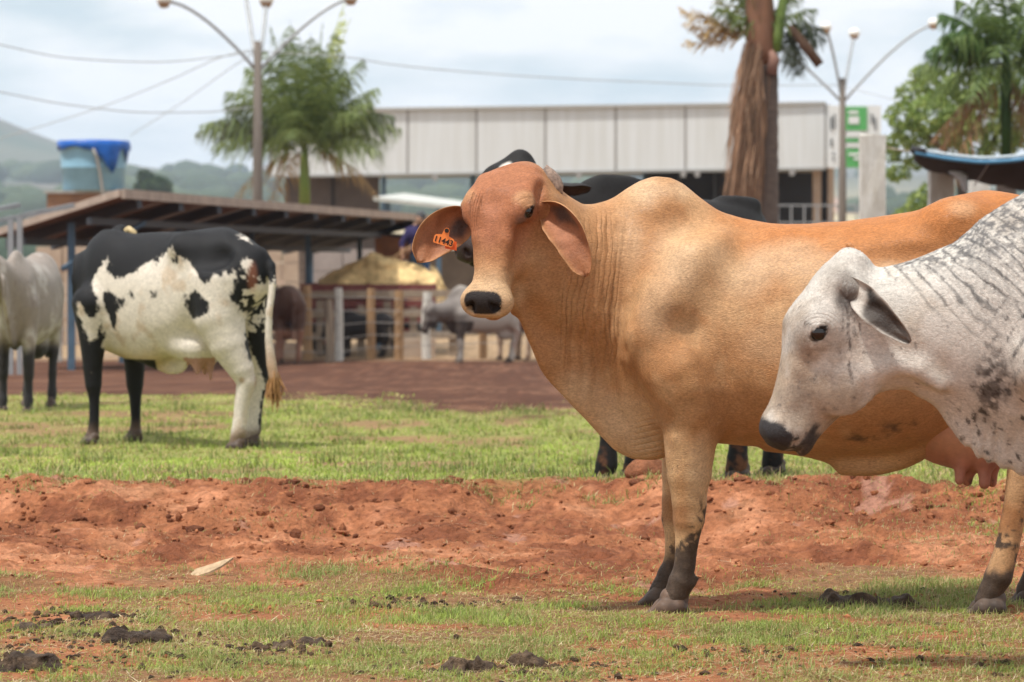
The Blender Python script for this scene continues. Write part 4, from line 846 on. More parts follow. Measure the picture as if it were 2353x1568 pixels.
def left_palm():
    Y = 71; q = pt(700, 372, Y); z0 = gz1(q[0], Y); r = empty('palm_tree', (q[0], Y, z0)); h = q[2] - z0; rs_ = np.random.RandomState(21); s = FPX / Y
    m = MB(); m.tube([(0, 0, -.2), (.02, 0, h * .3), (0, 0, h - .9)], [.17, .15, .13], 12); m.build('trunk', M_TRUNK, r, True)
    m = MB(); m.tube([(0, 0, h - .92), (0, 0, h - .5), (0, 0, h), (.01, 0, h + .35)], [.12, .115, .09, .05], 12); m.build('crownshaft', M_SHAFT, r, True)
    for i in range(40):
        az = i * 2.39996 + rs_.normal(0, .15); t = i / 39; el = 1.45 - .80 * t + rs_.normal(0, .06); L = rs_.uniform(2.7, 3.3); dr = .08 + .46 * t
        frond_obj(r, frond((0, 0, h + .05 + .25 * (1 - t)), az, el, L, dr + .04, .78, rs_, DG[0], DG[1], 48, hang=.95, wid=.026))
    for (az, el, L, dr) in ((.95, 1.30, 3.4, .06), (.6, 1.25, 3.2, .10), (1.3, 1.22, 3.2, .08)): frond_obj(r, frond((0, 0, h + .4), az - .6, el, L, dr, .42, rs_, (.30, .36, .05), (.48, .50, .08), 44, hang=.3))
    for (az, el, L, dr) in ((3.0, .62, 3.0, .50), (3.4, .75, 2.9, .55), (.05, .75, 2.7, .45), (3.14, .95, 3.0, .55)): frond_obj(r, frond((0, 0, h + .3), az, el, L, dr, .75, rs_, (.10, .13, .075), (.17, .19, .12), 44, hang=1.0))
    for (az, el, L, dr) in ((3.3, -.1, 1.9, .75), (-.25, .05, 1.7, .7), (2.2, -.2, 1.6, .7)): frond_obj(r, frond((0, 0, h + .25), az, el, L, dr, .5, rs_, (.26, .17, .08), (.40, .27, .13), 36, hang=.9))
    tag(r, 'bushy green palm with a lime-green crownshaft before the white building\'s left end', 'palm', 'palm trees')
left_palm()
def big_palm():
    Y = 57; q = pt(1757, 500, Y); z0 = gz1(q[0], Y); r = empty('palm_tree', (q[0], Y, z0)); b = np.array(r.location); rs_ = np.random.RandomState(22); P = lambda px, py, dy=0: pt(px, py, Y + dy) - b
    m = MB(); zs = np.linspace(0, 1, 40); bot, top = P(1757, 830), P(1760, 150); bot[2] = -.3; rad = [(.235 + .012 * (k % 2)) * (1 - .16 * z) for k, z in enumerate(zs)]; m.tube([tuple(bot + (top - bot) * z) for z in zs], rad, 14); m.build('trunk', M_TRUNK, r, True)
    m = MB(); m.tube([tuple(P(1757, 150)), tuple(P(1752, 115)), tuple(P(1748, 60)), tuple(P(1745, 0)), tuple(P(1742, -90)), tuple(P(1742, -300))], [.20, .27, .26, .23, .20, .14], 14); m.build('crownshaft', mat('dry_sheath', (.30, .145, .08), .7, color2=(.17, .085, .055), nscale=3, stretch=(2, 2, .4)), r, True)
    m = MB(); m.tube([tuple(P(1785, 120, -.2)), tuple(P(1789, 80, -.2)), tuple(P(1797, 20, -.15)), tuple(P(1808, -60, -.1))], [.07, .085, .08, .06], 8); m.build('petiole', M_SHAFT, r, True)
    m = MB(); m.tube([tuple(P(1772, 170, -.2)), tuple(P(1780, 135, -.25)), tuple(P(1772, 118, -.22))], [.10, .09, .05], 8); m.build('sheath_stub', mat('sheath_pink', (.36, .20, .15), .7, noise=.3, nscale=5), r, True)
    # dead frond skirt: shaggy hanging strips
    V = []; F = []; C = []; n = 1000
    for i in range(n):
        x0 = rs_.uniform(1708, 1752); y0 = rs_.uniform(95, 200) if rs_.rand() < .6 else rs_.uniform(180, 330); L = rs_.uniform(120, 330); x1 = x0 + rs_.normal(-16, 14) - .055 * max(0, y0 + L - 250) * rs_.uniform(.2, 1); y1 = min(y0 + L, rs_.uniform(430, 520)); dy = rs_.uniform(-.45, -.05); w = rs_.uniform(.004, .014)
        A, B_, D_ = P(x0, y0, dy * .7), P((x0 + x1) / 2 + rs_.normal(0, 6), (y0 + y1) / 2, dy), P(x1, y1, dy + rs_.normal(0, .08)); k = len(V); wv = np.array((w, rs_.normal(0, w * .5), 0))
        V += [A - wv, A + wv, B_ + wv, B_ - wv, D_ + wv * .3, D_ - wv * .3]; F += [(k, k + 1, k + 2, k + 3), (k + 3, k + 2, k + 4, k + 5)]; cc = np.array((.32, .19, .115)) * rs_.uniform(.45, 1.7) + np.array((.06, .05, .04)) * rs_.uniform(0, 1); C += [cc] * 6
    o = frond_obj(r, (V, F, C), 'dead_frond_skirt'); o['kind'] = 'stuff'
    # dry tuft to the left, broken frond to the right, live green fronds at the top
    for (ax, ay, L) in ((1548, 12, 1.15), (1560, 50, 1.1), (1556, 100, 1.2), (1600, 30, .95), (1590, 75, 1.0)):
        d = P(ax, ay, rs_.uniform(-.4, .2)) - P(1722, 85); Ld = np.linalg.norm(d); frond_obj(r, frond(P(1722, 85), math.atan2(d[1], d[0]), math.asin(d[2] / Ld), Ld, .02, .36, rs_, (.46, .30, .12), (.62, .46, .22), 36, tilt=.9, hang=.1, wid=.03))
    for (ax, ay) in ((1640, -20), (1670, 20), (1690, -30)):
        d = P(ax, ay, .2) - P(1725, 90); Ld = np.linalg.norm(d); frond_obj(r, frond(P(1725, 90), math.atan2(d[1], d[0]), math.asin(d[2] / Ld), Ld * 1.2, .02, .35, rs_, (.20, .22, .06), (.36, .34, .10), 30, tilt=.9, hang=.1))
    for (ax, ay, dy) in ((1835, 175, -.3), (1850, 160, .1), (1815, 150, -.4)):
        d = P(ax, ay, dy) - P(1812, 55); Ld = np.linalg.norm(d); frond_obj(r, frond(P(1812, 55), math.atan2(d[1], d[0]), math.asin(d[2] / Ld), Ld, .05, .34, rs_, (.05, .06, .035), (.10, .11, .065), 30, tilt=.8, hang=.8, wid=.03))
    for (ax, ay, dy) in ((1900, 85, -.2), (1895, 60, .3), (1880, 95, 0)):
        d = P(ax, ay, dy) - P(1815, 52); Ld = np.linalg.norm(d); frond_obj(r, frond(P(1815, 52), math.atan2(d[1], d[0]), math.asin(d[2] / Ld), Ld, .08, .36, rs_, (.045, .065, .035), (.10, .12, .07), 30, tilt=.7, hang=.7, wid=.025))
    m = MB(); m.tube([tuple(P(1815, 60, -.3)), tuple(P(1850, 105, -.3)), tuple(P(1884, 150, -.3))], [.06, .085, .08], 8); m.build('broken_sheath', mat('sheath_dark', (.16, .09, .055), .7, noise=.3, nscale=4), r, True)
    for (ax, ay, dy, L) in ((1660, -60, .3, .30), (1690, -90, -.2, .3), (1830, -40, .3, .35), (1870, 10, -.3, .35), (1850, -80, 0, .35), (1640, 5, -.3, .3)):
        d = P(ax, ay, dy) - P(1755, 60); Ld = np.linalg.norm(d); frond_obj(r, frond(P(1755, 60), math.atan2(d[1], d[0]), math.asin(d[2] / Ld), Ld * 1.1, .10, .42, rs_, DG[0], DG[1], 34, tilt=.8, hang=.7, wid=.026))
    for k in range(9): frond_obj(r, frond((P(1742, -300)), k * .7, .9 - .09 * k, 2.6, .35, .6, rs_, DG[0], DG[1], 36))
    tag(r, 'tall palm with a thick trunk and a shaggy brown skirt of dead fronds', 'palm', 'palm trees')
big_palm()
def right_palm():
    Y = 52; q = pt(2312, 215, Y); z0 = gz1(q[0], Y); r = empty('palm_tree', (q[0], Y, z0)); h = q[2] - z0; rs_ = np.random.RandomState(23)
    m = MB(); m.tube([(0, 0, -.2), (0, 0, h * .5), (0, 0, h - 1.0)], [.20, .17, .14], 12); m.build('trunk', M_TRUNK, r, True)
    m = MB(); m.tube([(0, 0, h - 1.02), (0, 0, h - .4), (0, 0, h), (.0, 0, h + .6)], [.075, .09, .09, .06], 12); m.build('crownshaft', mat('deep_green_shaft', (.045, .11, .025), .5, noise=.3, nscale=4), r, True)
    for i in range(24):
        az = i * 2.39996 + rs_.normal(0, .15); t = i / 23; el = 1.30 - 1.1 * t + rs_.normal(0, .07); frond_obj(r, frond((0, 0, h + .35 + .3 * (1 - t)), az, el, rs_.uniform(1.45, 1.8), .30 + .45 * t, .50, rs_, (.07, .12, .035), (.20, .27, .085), 44, hang=1.0, wid=.026))
    for (az, el, L, dr) in ((2.9, .9, 1.7, .35), (3.3, .6, 1.6, .5), (3.6, .8, 1.6, .5)): frond_obj(r, frond((0, 0, h + .5), az, el, L, dr, .6, rs_, (.05, .11, .03), (.12, .19, .055), 44, hang=.9))
    for (az, el, L) in ((3.0, -.35, 1.3), (2.6, -.5, 1.5), (3.5, -.8, 1.7), (.2, -.7, 1.7), (5.5, -.9, 1.6), (-.6, -.8, 1.5)): frond_obj(r, frond((0, 0, h + .25), az, el, L, .5, .4, rs_, (.22, .12, .06), (.34, .20, .10), 36, hang=.9))
    tag(r, 'green palm with drooping fronds cut by the right edge', 'palm', 'palm trees')
right_palm()
def leafy_tree(name, label, base, limbs, clumps, nleaf, size, cols, rs_, trunk_r=.16, bark=(.13, .10, .08)):
    r = empty(name, base); m = MB()
    for L in limbs: m.tube([tuple(q[:3]) for q in L], [q[3] for q in L], 8)
    m.build('trunk', mat('bark', bark, .9, noise=.4, nscale=6, bump=.02, bscale=20), r, True)
    N = []; tot = sum(c[3] ** 2 for c in clumps)
    V = []; C = []
    for c in clumps:
        n = int(nleaf * c[3] ** 2 / tot); u = rs_.normal(0, 1, (n, 3)); u /= np.linalg.norm(u, axis=1)[:, None]; rad = c[3] * rs_.uniform(.25, 1, n) ** .45
        o = np.array(c[:3]) + u * rad[:, None] * (1, 1, .8); a = rs_.normal(0, 1, (n, 3)); a /= np.linalg.norm(a, axis=1)[:, None]; bb = np.cross(a, rs_.normal(0, 1, (n, 3))); bb /= np.linalg.norm(bb, axis=1)[:, None]; s_ = size * rs_.uniform(.6, 1.3, n)[:, None]
        V.append(np.stack([o - a * s_, o - bb * s_ * .45, o + a * s_, o + bb * s_ * .45], 1)); t = rs_.uniform(0, 1, n)[:, None]; br = rs_.uniform(.75, 1.25)
        C.append((np.asarray(cols[0]) * (1 - t) + np.asarray(cols[1]) * t) * br)
    V = np.concatenate(V); C = np.repeat(np.concatenate(C), 4, axis=0); me = mesh_np('crown', V.reshape(-1, 3), np.arange(len(V) * 4).reshape(-1, 4), smooth=False); attr(me, 'coat', np.clip(C, 0, 1), 'FLOAT_COLOR'); link('crown', me, M_LEAF, r)
    tag(r, label, 'tree'); return r
def right_tree():
    Y = 74; q = pt(2230, 500, Y); z0 = gz1(q[0], Y); base = np.array((q[0], Y, z0)); P = lambda px, py, dy=0: tuple(pt(px, py, Y + dy) - base); rs_ = np.random.RandomState(31); cl = []
    for (px, py, rad) in ((2075, 270, .42), (2100, 215, .40), (2150, 190, .45), (2060, 330, .35), (2090, 310, .40), (2140, 260, .55), (2180, 235, .5), (2200, 290, .55), (2230, 330, .5), (2160, 320, .40), (2260, 270, .6), (2300, 320, .5), (2065, 400, .28), (2100, 372, .25), (2110, 470, .32), (2135, 440, .25), (2090, 500, .35), (2330, 250, .5), (2380, 300, .6), (2220, 200, .5), (2280, 200, .6), (2350, 180, .6), (2150, 560, .4), (2190, 380, .28), (2050, 360, .2), (2120, 170, .3)):
        cl.append((*P(px, py, rs_.uniform(-.8, .8)), rad))
    limbs = [[(0, 0, -.2, .17), (.05, 0, 1.2, .14), (*P(2205, 400), .10)], [(*P(2205, 400), .09), (*P(2165, 340, -.2), .06), (*P(2110, 290, -.3), .03)], [(*P(2205, 400), .09), (*P(2230, 320, .2), .06), (*P(2200, 240, .2), .03)], [(.05, 0, 1.2, .12), (*P(2260, 380), .08), (*P(2300, 280), .04)], [(.05, 0, 1.0, .10), (*P(2140, 470), .05), (*P(2100, 480), .02)]]
    leafy_tree('broadleaf_tree', 'light green broadleaf tree behind the whitewashed posts on the right', base, limbs, cl, 8000, .085, ((.13, .20, .05), (.34, .41, .13)), rs_)
right_tree()
def round_tree():
    Y = 520; q = pt(357, 440, Y); z0 = gz1(q[0], Y); base = np.array((q[0], Y, z0)); rs_ = np.random.RandomState(33); zc = q[2] - z0
    cl = [(rs_.normal(0, 1.0), rs_.normal(0, 1.0), zc + rs_.normal(1.0, .7), rs_.uniform(1.0, 1.6)) for _ in range(16)]
    leafy_tree('broadleaf_tree', 'round dark tree on the far field between tank and lamp post', base, [[(0, 0, -.5, .5), (0, 0, zc, .3)]], cl, 3500, .45, ((.04, .075, .03), (.07, .11, .04)), rs_)
round_tree()
# far woods: one hazy mass
def woods():
    rs_ = np.random.RandomState(41); n = 1500; Y = 420 + 2600 * rs_.uniform(0, 1, n) ** 1.3; X = rs_.uniform(-1, 1, n) * (Y * .165 + 20); k = fbm(X / 120, Y / 260, 0, 3, 88); keep = (k > .17) | (rs_.uniform(0, 1, n) < .05); X, Y = X[keep], Y[keep]; n = len(X)
    Z = ground_z(X, Y, False); R = rs_.uniform(3.0, 6.5, n) * (1 + Y / 4000); m = len(LU); V = np.zeros((n, m, 3), np.float32)
    for i in range(n):
        o = rs_.uniform(0, 100, 3); d = 1 + .35 * fbm(LU[:, 0] * 1.4 + o[0], LU[:, 1] * 1.4 + o[1], LU[:, 2] * 1.4 + o[2], 3, 9); V[i] = LU * d[:, None] * (R[i] * rs_.uniform(1, 1.8), R[i], R[i] * rs_.uniform(.8, 1.15)) + (X[i], Y[i], Z[i] + R[i] * .55)
    F = ((np.arange(n) * m)[:, None, None] + LF[None]).reshape(-1, 3); me = mesh_np('woodland', V.reshape(-1, 3), F); t = np.repeat(rs_.uniform(0, 1, n), m)[:, None]; attr(me, 'coat', np.array((.035, .055, .035)) * (1 - t) + np.array((.07, .095, .05)) * t, 'FLOAT_COLOR')
    o = link('woodland', me, attr_mat('far_foliage', rough=.9, spec=.1, mottle=.35, mscale=.6)); tag(o, 'scattered dark woods on the hazy far slopes', None, None, 'stuff')
woods()
# ------------------------------------------------------------------ air
def haze():
    m = bpy.data.materials.new('haze_air'); m.use_nodes = True; N, L = m.node_tree.nodes, m.node_tree.links; N.remove(N['Principled BSDF']); v = N.new('ShaderNodeVolumePrincipled'); v.inputs['Color'].default_value = (.68, .81, 1.0, 1); v.inputs['Density'].default_value = .00016; v.inputs['Anisotropy'].default_value = .1; L.new(v.outputs[0], N['Material Output'].inputs['Volume'])
    b = MB(); b.box((0, 3200, 55), (13000, 6700, 250)); o = b.build('haze', m); tag(o, 'thin pale haze over the valley', None, None, 'stuff'); return o
haze()
# ================================================================== cattle
M_COAT = attr_mat('short_coat', rough=0.55, spec=0.17, hair=0.0030, hscale=300, mottle=0.13, mscale=40, sheen=0.0, wrinkle=True, grain=.30, gscale=190, hdetail=5, hstretch=(.45, 1, .9))
M_COATFAR = attr_mat('short_coat_plain', rough=0.65, spec=0.25, hair=0.0, mottle=0.10, mscale=20, sheen=0.1)
M_EAR = attr_mat('ear_skin', rough=0.6, spec=0.25, hair=0.003, hscale=120, mottle=0.22, mscale=30, grain=.15, hdetail=5)
M_HAIR = attr_mat('coat_hair', rough=0.42, spec=0.4, mottle=0.0)
M_UDDER = attr_mat('udder_skin', rough=0.5, spec=0.35, hair=0.0006, hscale=200, mottle=0.12, mscale=40, sss=0.1)
M_EYE = mat('eye_dark', (0.008, 0.006, 0.005), rough=0.08, spec=0.6)
M_HOOF = mat('hoof_horn', (0.10, 0.065, 0.045), rough=0.55, color2=(0.045, 0.032, 0.025), nscale=22, bump=0.003, bscale=60)
M_HOOFLIGHT = mat('hoof_horn_pale', (0.135, 0.080, 0.052), rough=0.55, color2=(0.055, 0.035, 0.026), nscale=16, bump=0.002, bscale=60)
M_HORN = mat('horn', (0.40, 0.28, 0.21), rough=0.7, color2=(0.12, 0.085, 0.07), nscale=40, bump=0.006, bscale=90)
M_TAG = mat('orange_tag_plastic', (0.90, 0.24, 0.05), rough=0.4, spec=0.4, noise=0.12, nscale=60)
M_TAGDARK = mat('tag_print', (0.02, 0.015, 0.012), rough=0.5)

MUD = (0.060, 0.040, 0.028)
class Cow:
    def __init__(s, name, Y, px_mid, gz=0.0):
        s.Y = Y; s.gz = gz
        s.base = np.array(((px_mid - CX) * Y / FPX, Y, gz)); s.root = empty(name, s.base); s.ops = []
    def p(s, px, py, dy=0.0): return pt(px, py, s.Y + dy) - s.base
    def loft(s, rows, k=0.05):
        st = []
        for r in rows:
            r = list(r) + [0, 0.5, 2, 2][len(r) - 4:] if len(r) < 8 else r
            yc = r[4]; a = s.p(r[0], r[1], yc); b = s.p(r[0], r[2], yc)
            st.append((a[0], a[2], b[2], r[3], yc, r[5], r[6], r[7]))
        s.ops.append(('u', Loft(st), k)); return s
    def limb(s, rows, k=0.05, kk=0.007, ysq=1.0):
        s.ops.append(('u', chain([s.p(*r[:3]) for r in rows], [r[3] for r in rows], kk, ysq), k)); return s
    def ellipsoid(s, c, r, k=0.05, R=None, op='u'): s.ops.append((op, ell(s.p(*c), r, R), k)); return s
    def groove(s, rows, k=0.03): s.ops.append(('s', chain([s.p(*r[:3]) for r in rows], [r[3] for r in rows], 0.02), k)); return s
    def plane_px(s, V):
        """side-on coordinates of the vertices, in the photograph's pixel units"""
        return CX + (V[:, 0] + s.base[0]) * FPX / s.Y, HY - (V[:, 2] + s.base[2] - CAMZ) * FPX / s.Y
    def body(s, lo, hi, h, mat_, it=2):
        me, V = polygonize(field(s.ops), lo, hi, h, 'body', it); s.V = V; s.N = normals_of(me); s.me = me
        s.body_o = link('body', me, mat_, s.root); return V
    def paint(s, c, phase=None, amp=None):
        attr(s.me, 'coat', np.clip(c, 0, 1), 'FLOAT_COLOR'); attr(s.me, 'wphase', phase if phase is not None else np.zeros(len(c))); attr(s.me, 'wamp', amp if amp is not None else np.zeros(len(c)))

def add_hair(cow, n, mask, length, width, flow, seed=1, lift=.22):
    """short coat hairs lying on the hide, one sliver each, coloured from the hide beneath"""
    me = cow.me; nf = len(me.polygons); fv = np.empty(nf * 4, np.int32); me.loops.foreach_get('vertex_index', fv); fv = fv.reshape(-1, 4)
    cc = np.empty(len(me.vertices) * 4, np.float32); me.attributes['coat'].data.foreach_get('color', cc); cc = cc.reshape(-1, 4)[:, :3]
    ok = np.nonzero(mask[fv[:, 0]])[0]; rs_ = np.random.RandomState(seed); f = fv[ok[rs_.randint(0, len(ok), n)]]
    a, b = rs_.uniform(0, 1, (2, n, 1)); V = cow.V; P = (V[f[:, 0]] * (1 - a) + V[f[:, 1]] * a) * (1 - b) + (V[f[:, 3]] * (1 - a) + V[f[:, 2]] * a) * b
    N_ = cow.N[f[:, 0]]; D = flow(P) + rs_.normal(0, .22, (n, 3)); D -= N_ * (D * N_).sum(1)[:, None]; D /= np.linalg.norm(D, axis=1)[:, None] + 1e-6
    S_ = np.cross(D, N_); L = length * rs_.uniform(.6, 1.2, (n, 1)); w = width * rs_.uniform(.6, 1.2, (n, 1))
    P = P - N_ * .0008; V3 = np.stack([P - S_ * w / 2, P + S_ * w / 2, P + D * L + N_ * L * lift * rs_.uniform(.3, 1.3, (n, 1))], 1)
    hm = mesh_np('coat_hair', V3.reshape(-1, 3), np.arange(n * 3).reshape(-1, 3), smooth=False); col_ = cc[f[:, 0]] * rs_.uniform(.84, 1.20, (n, 1)); attr(hm, 'coat', np.clip(np.repeat(col_, 3, axis=0), 0, 1), 'FLOAT_COLOR')
    o = link('coat_hair', hm, M_HAIR, cow.root); o['kind'] = 'stuff'; return o
HEAD_ST = [(-.03, -.03, -.09, .05), (0, .006, -.125, .098), (.035, .032, -.155, .120), (.085, .048, -.18, .122), (.14, .05, -.205, .110), (.20, .040, -.215, .097), (.27, .022, -.205, .082),
           (.34, .008, -.178, .070), (.40, .0, -.148, .066), (.44, -.002, -.132, .076), (.475, -.01, -.122, .083), (.505, -.028, -.11, .076), (.53, -.052, -.09, .045)]
HEAD_P = dict(eye=(.142, .112, .010), nose=((.492, .034, -.022), (.506, .050, -.034), (.492, .060, -.052)), mouth=((.515, .01, -.094), (.49, .070, -.094), (.43, .084, -.098)), mz=(.470, -.054), lip=(.474, -.122), orbit=(.135, .088, .010), cheek=(.235, -.125), crest=((.165, .070, .020), (.25, .058, .002), (.33, .056, -.028)))
def add_head(cow, O, U, W0, sc=1.0, detail=True, k=0.05, stations=HEAD_ST, poll=True, wide=1.0, hp=HEAD_P, bony=False):
    fr = frame(U, W0)
    S = lambda *a: tuple(q * sc for q in a)
    def E(c, r, k_, op='u'): cow.ops.append((op, inframe(ell(S(*c), S(*r)), O, fr), k_ * sc))
    lf = Loft([(r[0] * sc, r[1] * sc, r[2] * sc, r[3] * sc * wide, 0, .62, 2.5, 2.0) for r in stations])
    cow.ops.append(('u', inframe(lf, O, fr), k))
    if poll: E((-.008, 0, -.02), (.05, .055, .05), .05)
    eu, ev, ew = hp['eye']; ou, ov, ow = hp['orbit']; ev *= wide; ov *= wide
    for g in (-1, 1):
        E((ou, g * ov, ow), (.060, .036, .044), .045)                      # orbit
        E((hp['cheek'][0], g * .068, hp['cheek'][1]), (.10, .032, .085), .045)     # cheek
    E((hp['mz'][0], 0, hp['mz'][1]), (.050, .086 * wide, .056), .03)               # muzzle
    E((hp['lip'][0], 0, hp['lip'][1]), (.05, .050, .026), .015)             # lower lip
    if bony:
        for g in (-1, 1):
            E((.265, g * .098, -.030), (.085, .024, .040), .035, 's'); E((.05, g * .135, -.035), (.045, .020, .035), .03, 's')
        E((.125, 0, .066), (.055, .050, .022), .03, 's')
    if detail:
        for g in (-1, 1):
            T = lambda q: S(q[0], g * q[1], q[2])
            cow.ops.append(('s', inframe(chain([S(eu + .013, g * (ev + .016), ew + .007), S(eu - .013, g * (ev + .016), ew - .007)], [.0150 * sc] * 2, .01), O, fr), .007 * sc))
            cow.ops.append(('s', inframe(chain([T(q) for q in hp['nose']], [.0085 * sc, .0135 * sc, .008 * sc], .01), O, fr), .006 * sc))
            cow.ops.append(('s', inframe(chain([T(q) for q in hp['mouth']], [.005 * sc, .0055 * sc, .004 * sc], .01), O, fr), .01 * sc))
            cow.ops.append(('u', inframe(chain([T(q) for q in hp['crest']], [.011 * sc, .011 * sc, .008 * sc], .02), O, fr), .035 * sc))
            cow.ops.append(('u', inframe(chain([S(eu - .026, g * (ev + .004), ew - .018), S(eu - .021, g * (ev + .011), ew + .002), S(eu - .010, g * (ev + .006), ew + .020)], [.006 * sc, .008 * sc, .006 * sc], .01), O, fr), .014 * sc))  # upper lid
    fr = tuple(np.asarray(a) for a in fr)
    loc = lambda u, v, w: np.asarray(O) + (fr[0] * u + fr[1] * v + fr[2] * w) * sc
    return loc, fr
def head_uvw(cow, O, fr, sc=1.0):
    d = cow.V - np.asarray(O); return d @ fr[0] / sc, d @ fr[1] / sc, d @ fr[2] / sc
def add_eye(cow, c, r):
    bm = bmesh.new(); bmesh.ops.create_uvsphere(bm, u_segments=20, v_segments=14, radius=r); me = bpy.data.meshes.new('eye'); bm.to_mesh(me); bm.free()
    for q in me.polygons: q.use_smooth = True
    o = link('eye', me, M_EYE, cow.root); o.location = c; return o
def add_ear(cow, root, mid, tip, nrm, W, c_out, c_in, c_patch, curl0=2.2, curl1=0.55, cexp=0.7, cend=1.0, furry=0.0, rim=None, n=34, mcols=17, thick=0.007, wprof=None, roll=0.0):
    """a leaf-shaped, cupped ear with thickness; nrm: where the hollow side looks"""
    P0, P1, P2 = (np.asarray(q, float) for q in (root, mid, tip)); nrm = np.asarray(nrm, float)
    ss = np.linspace(0, 1, n); tt = np.linspace(-1, 1, mcols)
    if wprof is None: wprof = ([0, .12, .3, .5, .7, .85, .95, 1], [.42, .62, .92, 1.0, .92, .72, .48, .08])
    _, wt = cubic_table(*wprof, n=n)
    A = np.zeros((n, mcols, 3)); B = np.zeros_like(A)
    for i, s_ in enumerate(ss):
        C = (1 - s_) ** 2 * P0 + 2 * s_ * (1 - s_) * P1 + s_ ** 2 * P2
        T = 2 * (1 - s_) * (P1 - P0) + 2 * s_ * (P2 - P1); T /= np.linalg.norm(T)
        Nn = nrm - T * (nrm @ T); Nn /= np.linalg.norm(Nn)
        sd = np.cross(T, Nn)
        ro = roll * max(0., 1 - s_ / .6); Nn, sd = Nn * math.cos(ro) + sd * math.sin(ro), sd * math.cos(ro) - Nn * math.sin(ro)
        w = W * wt[i]; an = curl0 + (curl1 - curl0) * (min(1, s_ / cend) ** cexp); R = w / an * (1 + .25 * an)
        for j, t in enumerate(tt):
            wob = .003 * math.sin(9 * s_ + 5 * t) + .0015 * math.sin(23 * s_ + 3 * t)
            q = C + sd * R * math.sin(t * an) + Nn * (R * (1 - math.cos(t * an)) + wob)
            dr = sd * math.sin(t * an) - Nn * math.cos(t * an)
            A[i, j] = q; B[i, j] = q + dr * thick * (1 - .75 * abs(t) ** 3)
    idx = np.arange(n * mcols).reshape(n, mcols); q = n * mcols
    F = []
    for i in range(n - 1):
        for j in range(mcols - 1):
            F.append((idx[i, j], idx[i, j + 1], idx[i + 1, j + 1], idx[i + 1, j])); F.append((q + idx[i, j], q + idx[i + 1, j], q + idx[i + 1, j + 1], q + idx[i, j + 1]))
        for j in (0, mcols - 1): F.append((idx[i, j], idx[i + 1, j], q + idx[i + 1, j], q + idx[i, j]))
    for j in range(mcols - 1): F.append((idx[n - 1, j], idx[n - 1, j + 1], q + idx[n - 1, j + 1], q + idx[n - 1, j]))
    me = mesh_np('ear', np.concatenate([A.reshape(-1, 3), B.reshape(-1, 3)]), np.array(F))
    bm = bmesh.new(); bm.from_mesh(me); bmesh.ops.recalc_face_normals(bm, faces=bm.faces); bm.to_mesh(me); bm.free()
    S_, T_ = np.meshgrid(ss, tt, indexing='ij'); S_ = S_.ravel(); T_ = T_.ravel()
    nz = fbm(S_ * 4, T_ * 2, 0, 3, 5)
    ci = np.tile(np.asarray(c_in), (q, 1)); ci = mixc(ci, c_out, np.clip(np.abs(T_) ** 6 * .8 + .25 * sstep(.7, 1, S_), 0, 1))
    ci = mixc(ci, c_patch, np.clip(sstep(.55, .15, np.abs(S_ - .32) * 1.6 + np.abs(T_ + .25 + nz * .2) * .9), 0, 1) * .9) * (1 + .18 * nz[:, None])
    if furry: ci = mixc(ci, c_out, np.clip(sstep(.06, -.06, S_ - furry - .07 * T_ + .06 * nz) + sstep(.80, .97, np.abs(T_)), 0, 1))
    co = np.tile(np.asarray(c_out), (q, 1)) * (1 + .1 * nz[:, None])
    attr(me, 'coat', np.clip(np.concatenate([ci, co]), 0, 1), 'FLOAT_COLOR')
    return link('ear', me, M_EAR, cow.root)
def hoof_mesh(pale=False):
    """two pointed claws split by a cleft, toe towards -x, sole at z=0"""
    ops = []
    for g in (-1, 1):
        ops.append(('u', chain([(.030, g * .024, .030), (-.010, g * .026, .026), (-.062, g * .017, .006)], [.033, .031, .010], .012), .004))
        ops.append(('u', ell((.050, g * .022, .022), (.022, .020, .026)), .008))
    ops.append(('u', chain([(.012, 0, .062), (.040, 0, .060)], [.036, .034], .01), .014))
    ops.append(('s', lambda x, y, z: z + 0 * x, .003))
    me, V = polygonize(field(ops), (-.10, -.08, -.02), (.10, .08, .12), .0042, 'hoof', 1)
    return me
HOOF = {}
def add_hoof(cow, pos, rz=0.0, sc=1.0, pale=False):
    if pale not in HOOF:
        m = hoof_mesh(); m.materials.append(M_HOOFLIGHT if pale else M_HOOF); HOOF[pale] = m
    o = bpy.data.objects.new('hoof', HOOF[pale]); col.objects.link(o); o.parent = cow.root; o.location = (pos[0], pos[1], pos[2] - .006); o.rotation_euler[2] = rz; o.scale = (sc,) * 3; return o

ORANGE_ST = [(-.035, -.03, -.09, .07), (-.012, .000, -.11, .108), (.02, .022, -.145, .126), (.06, .040, -.17, .129), (.10, .046, -.19, .124), (.14, .046, -.205, .114), (.20, .034, -.215, .096), (.27, .018, -.205, .079),
           (.34, .006, -.178, .066), (.40, .0, -.148, .063), (.44, -.002, -.132, .078), (.475, -.01, -.122, .089), (.505, -.028, -.11, .083), (.53, -.052, -.09, .052)]
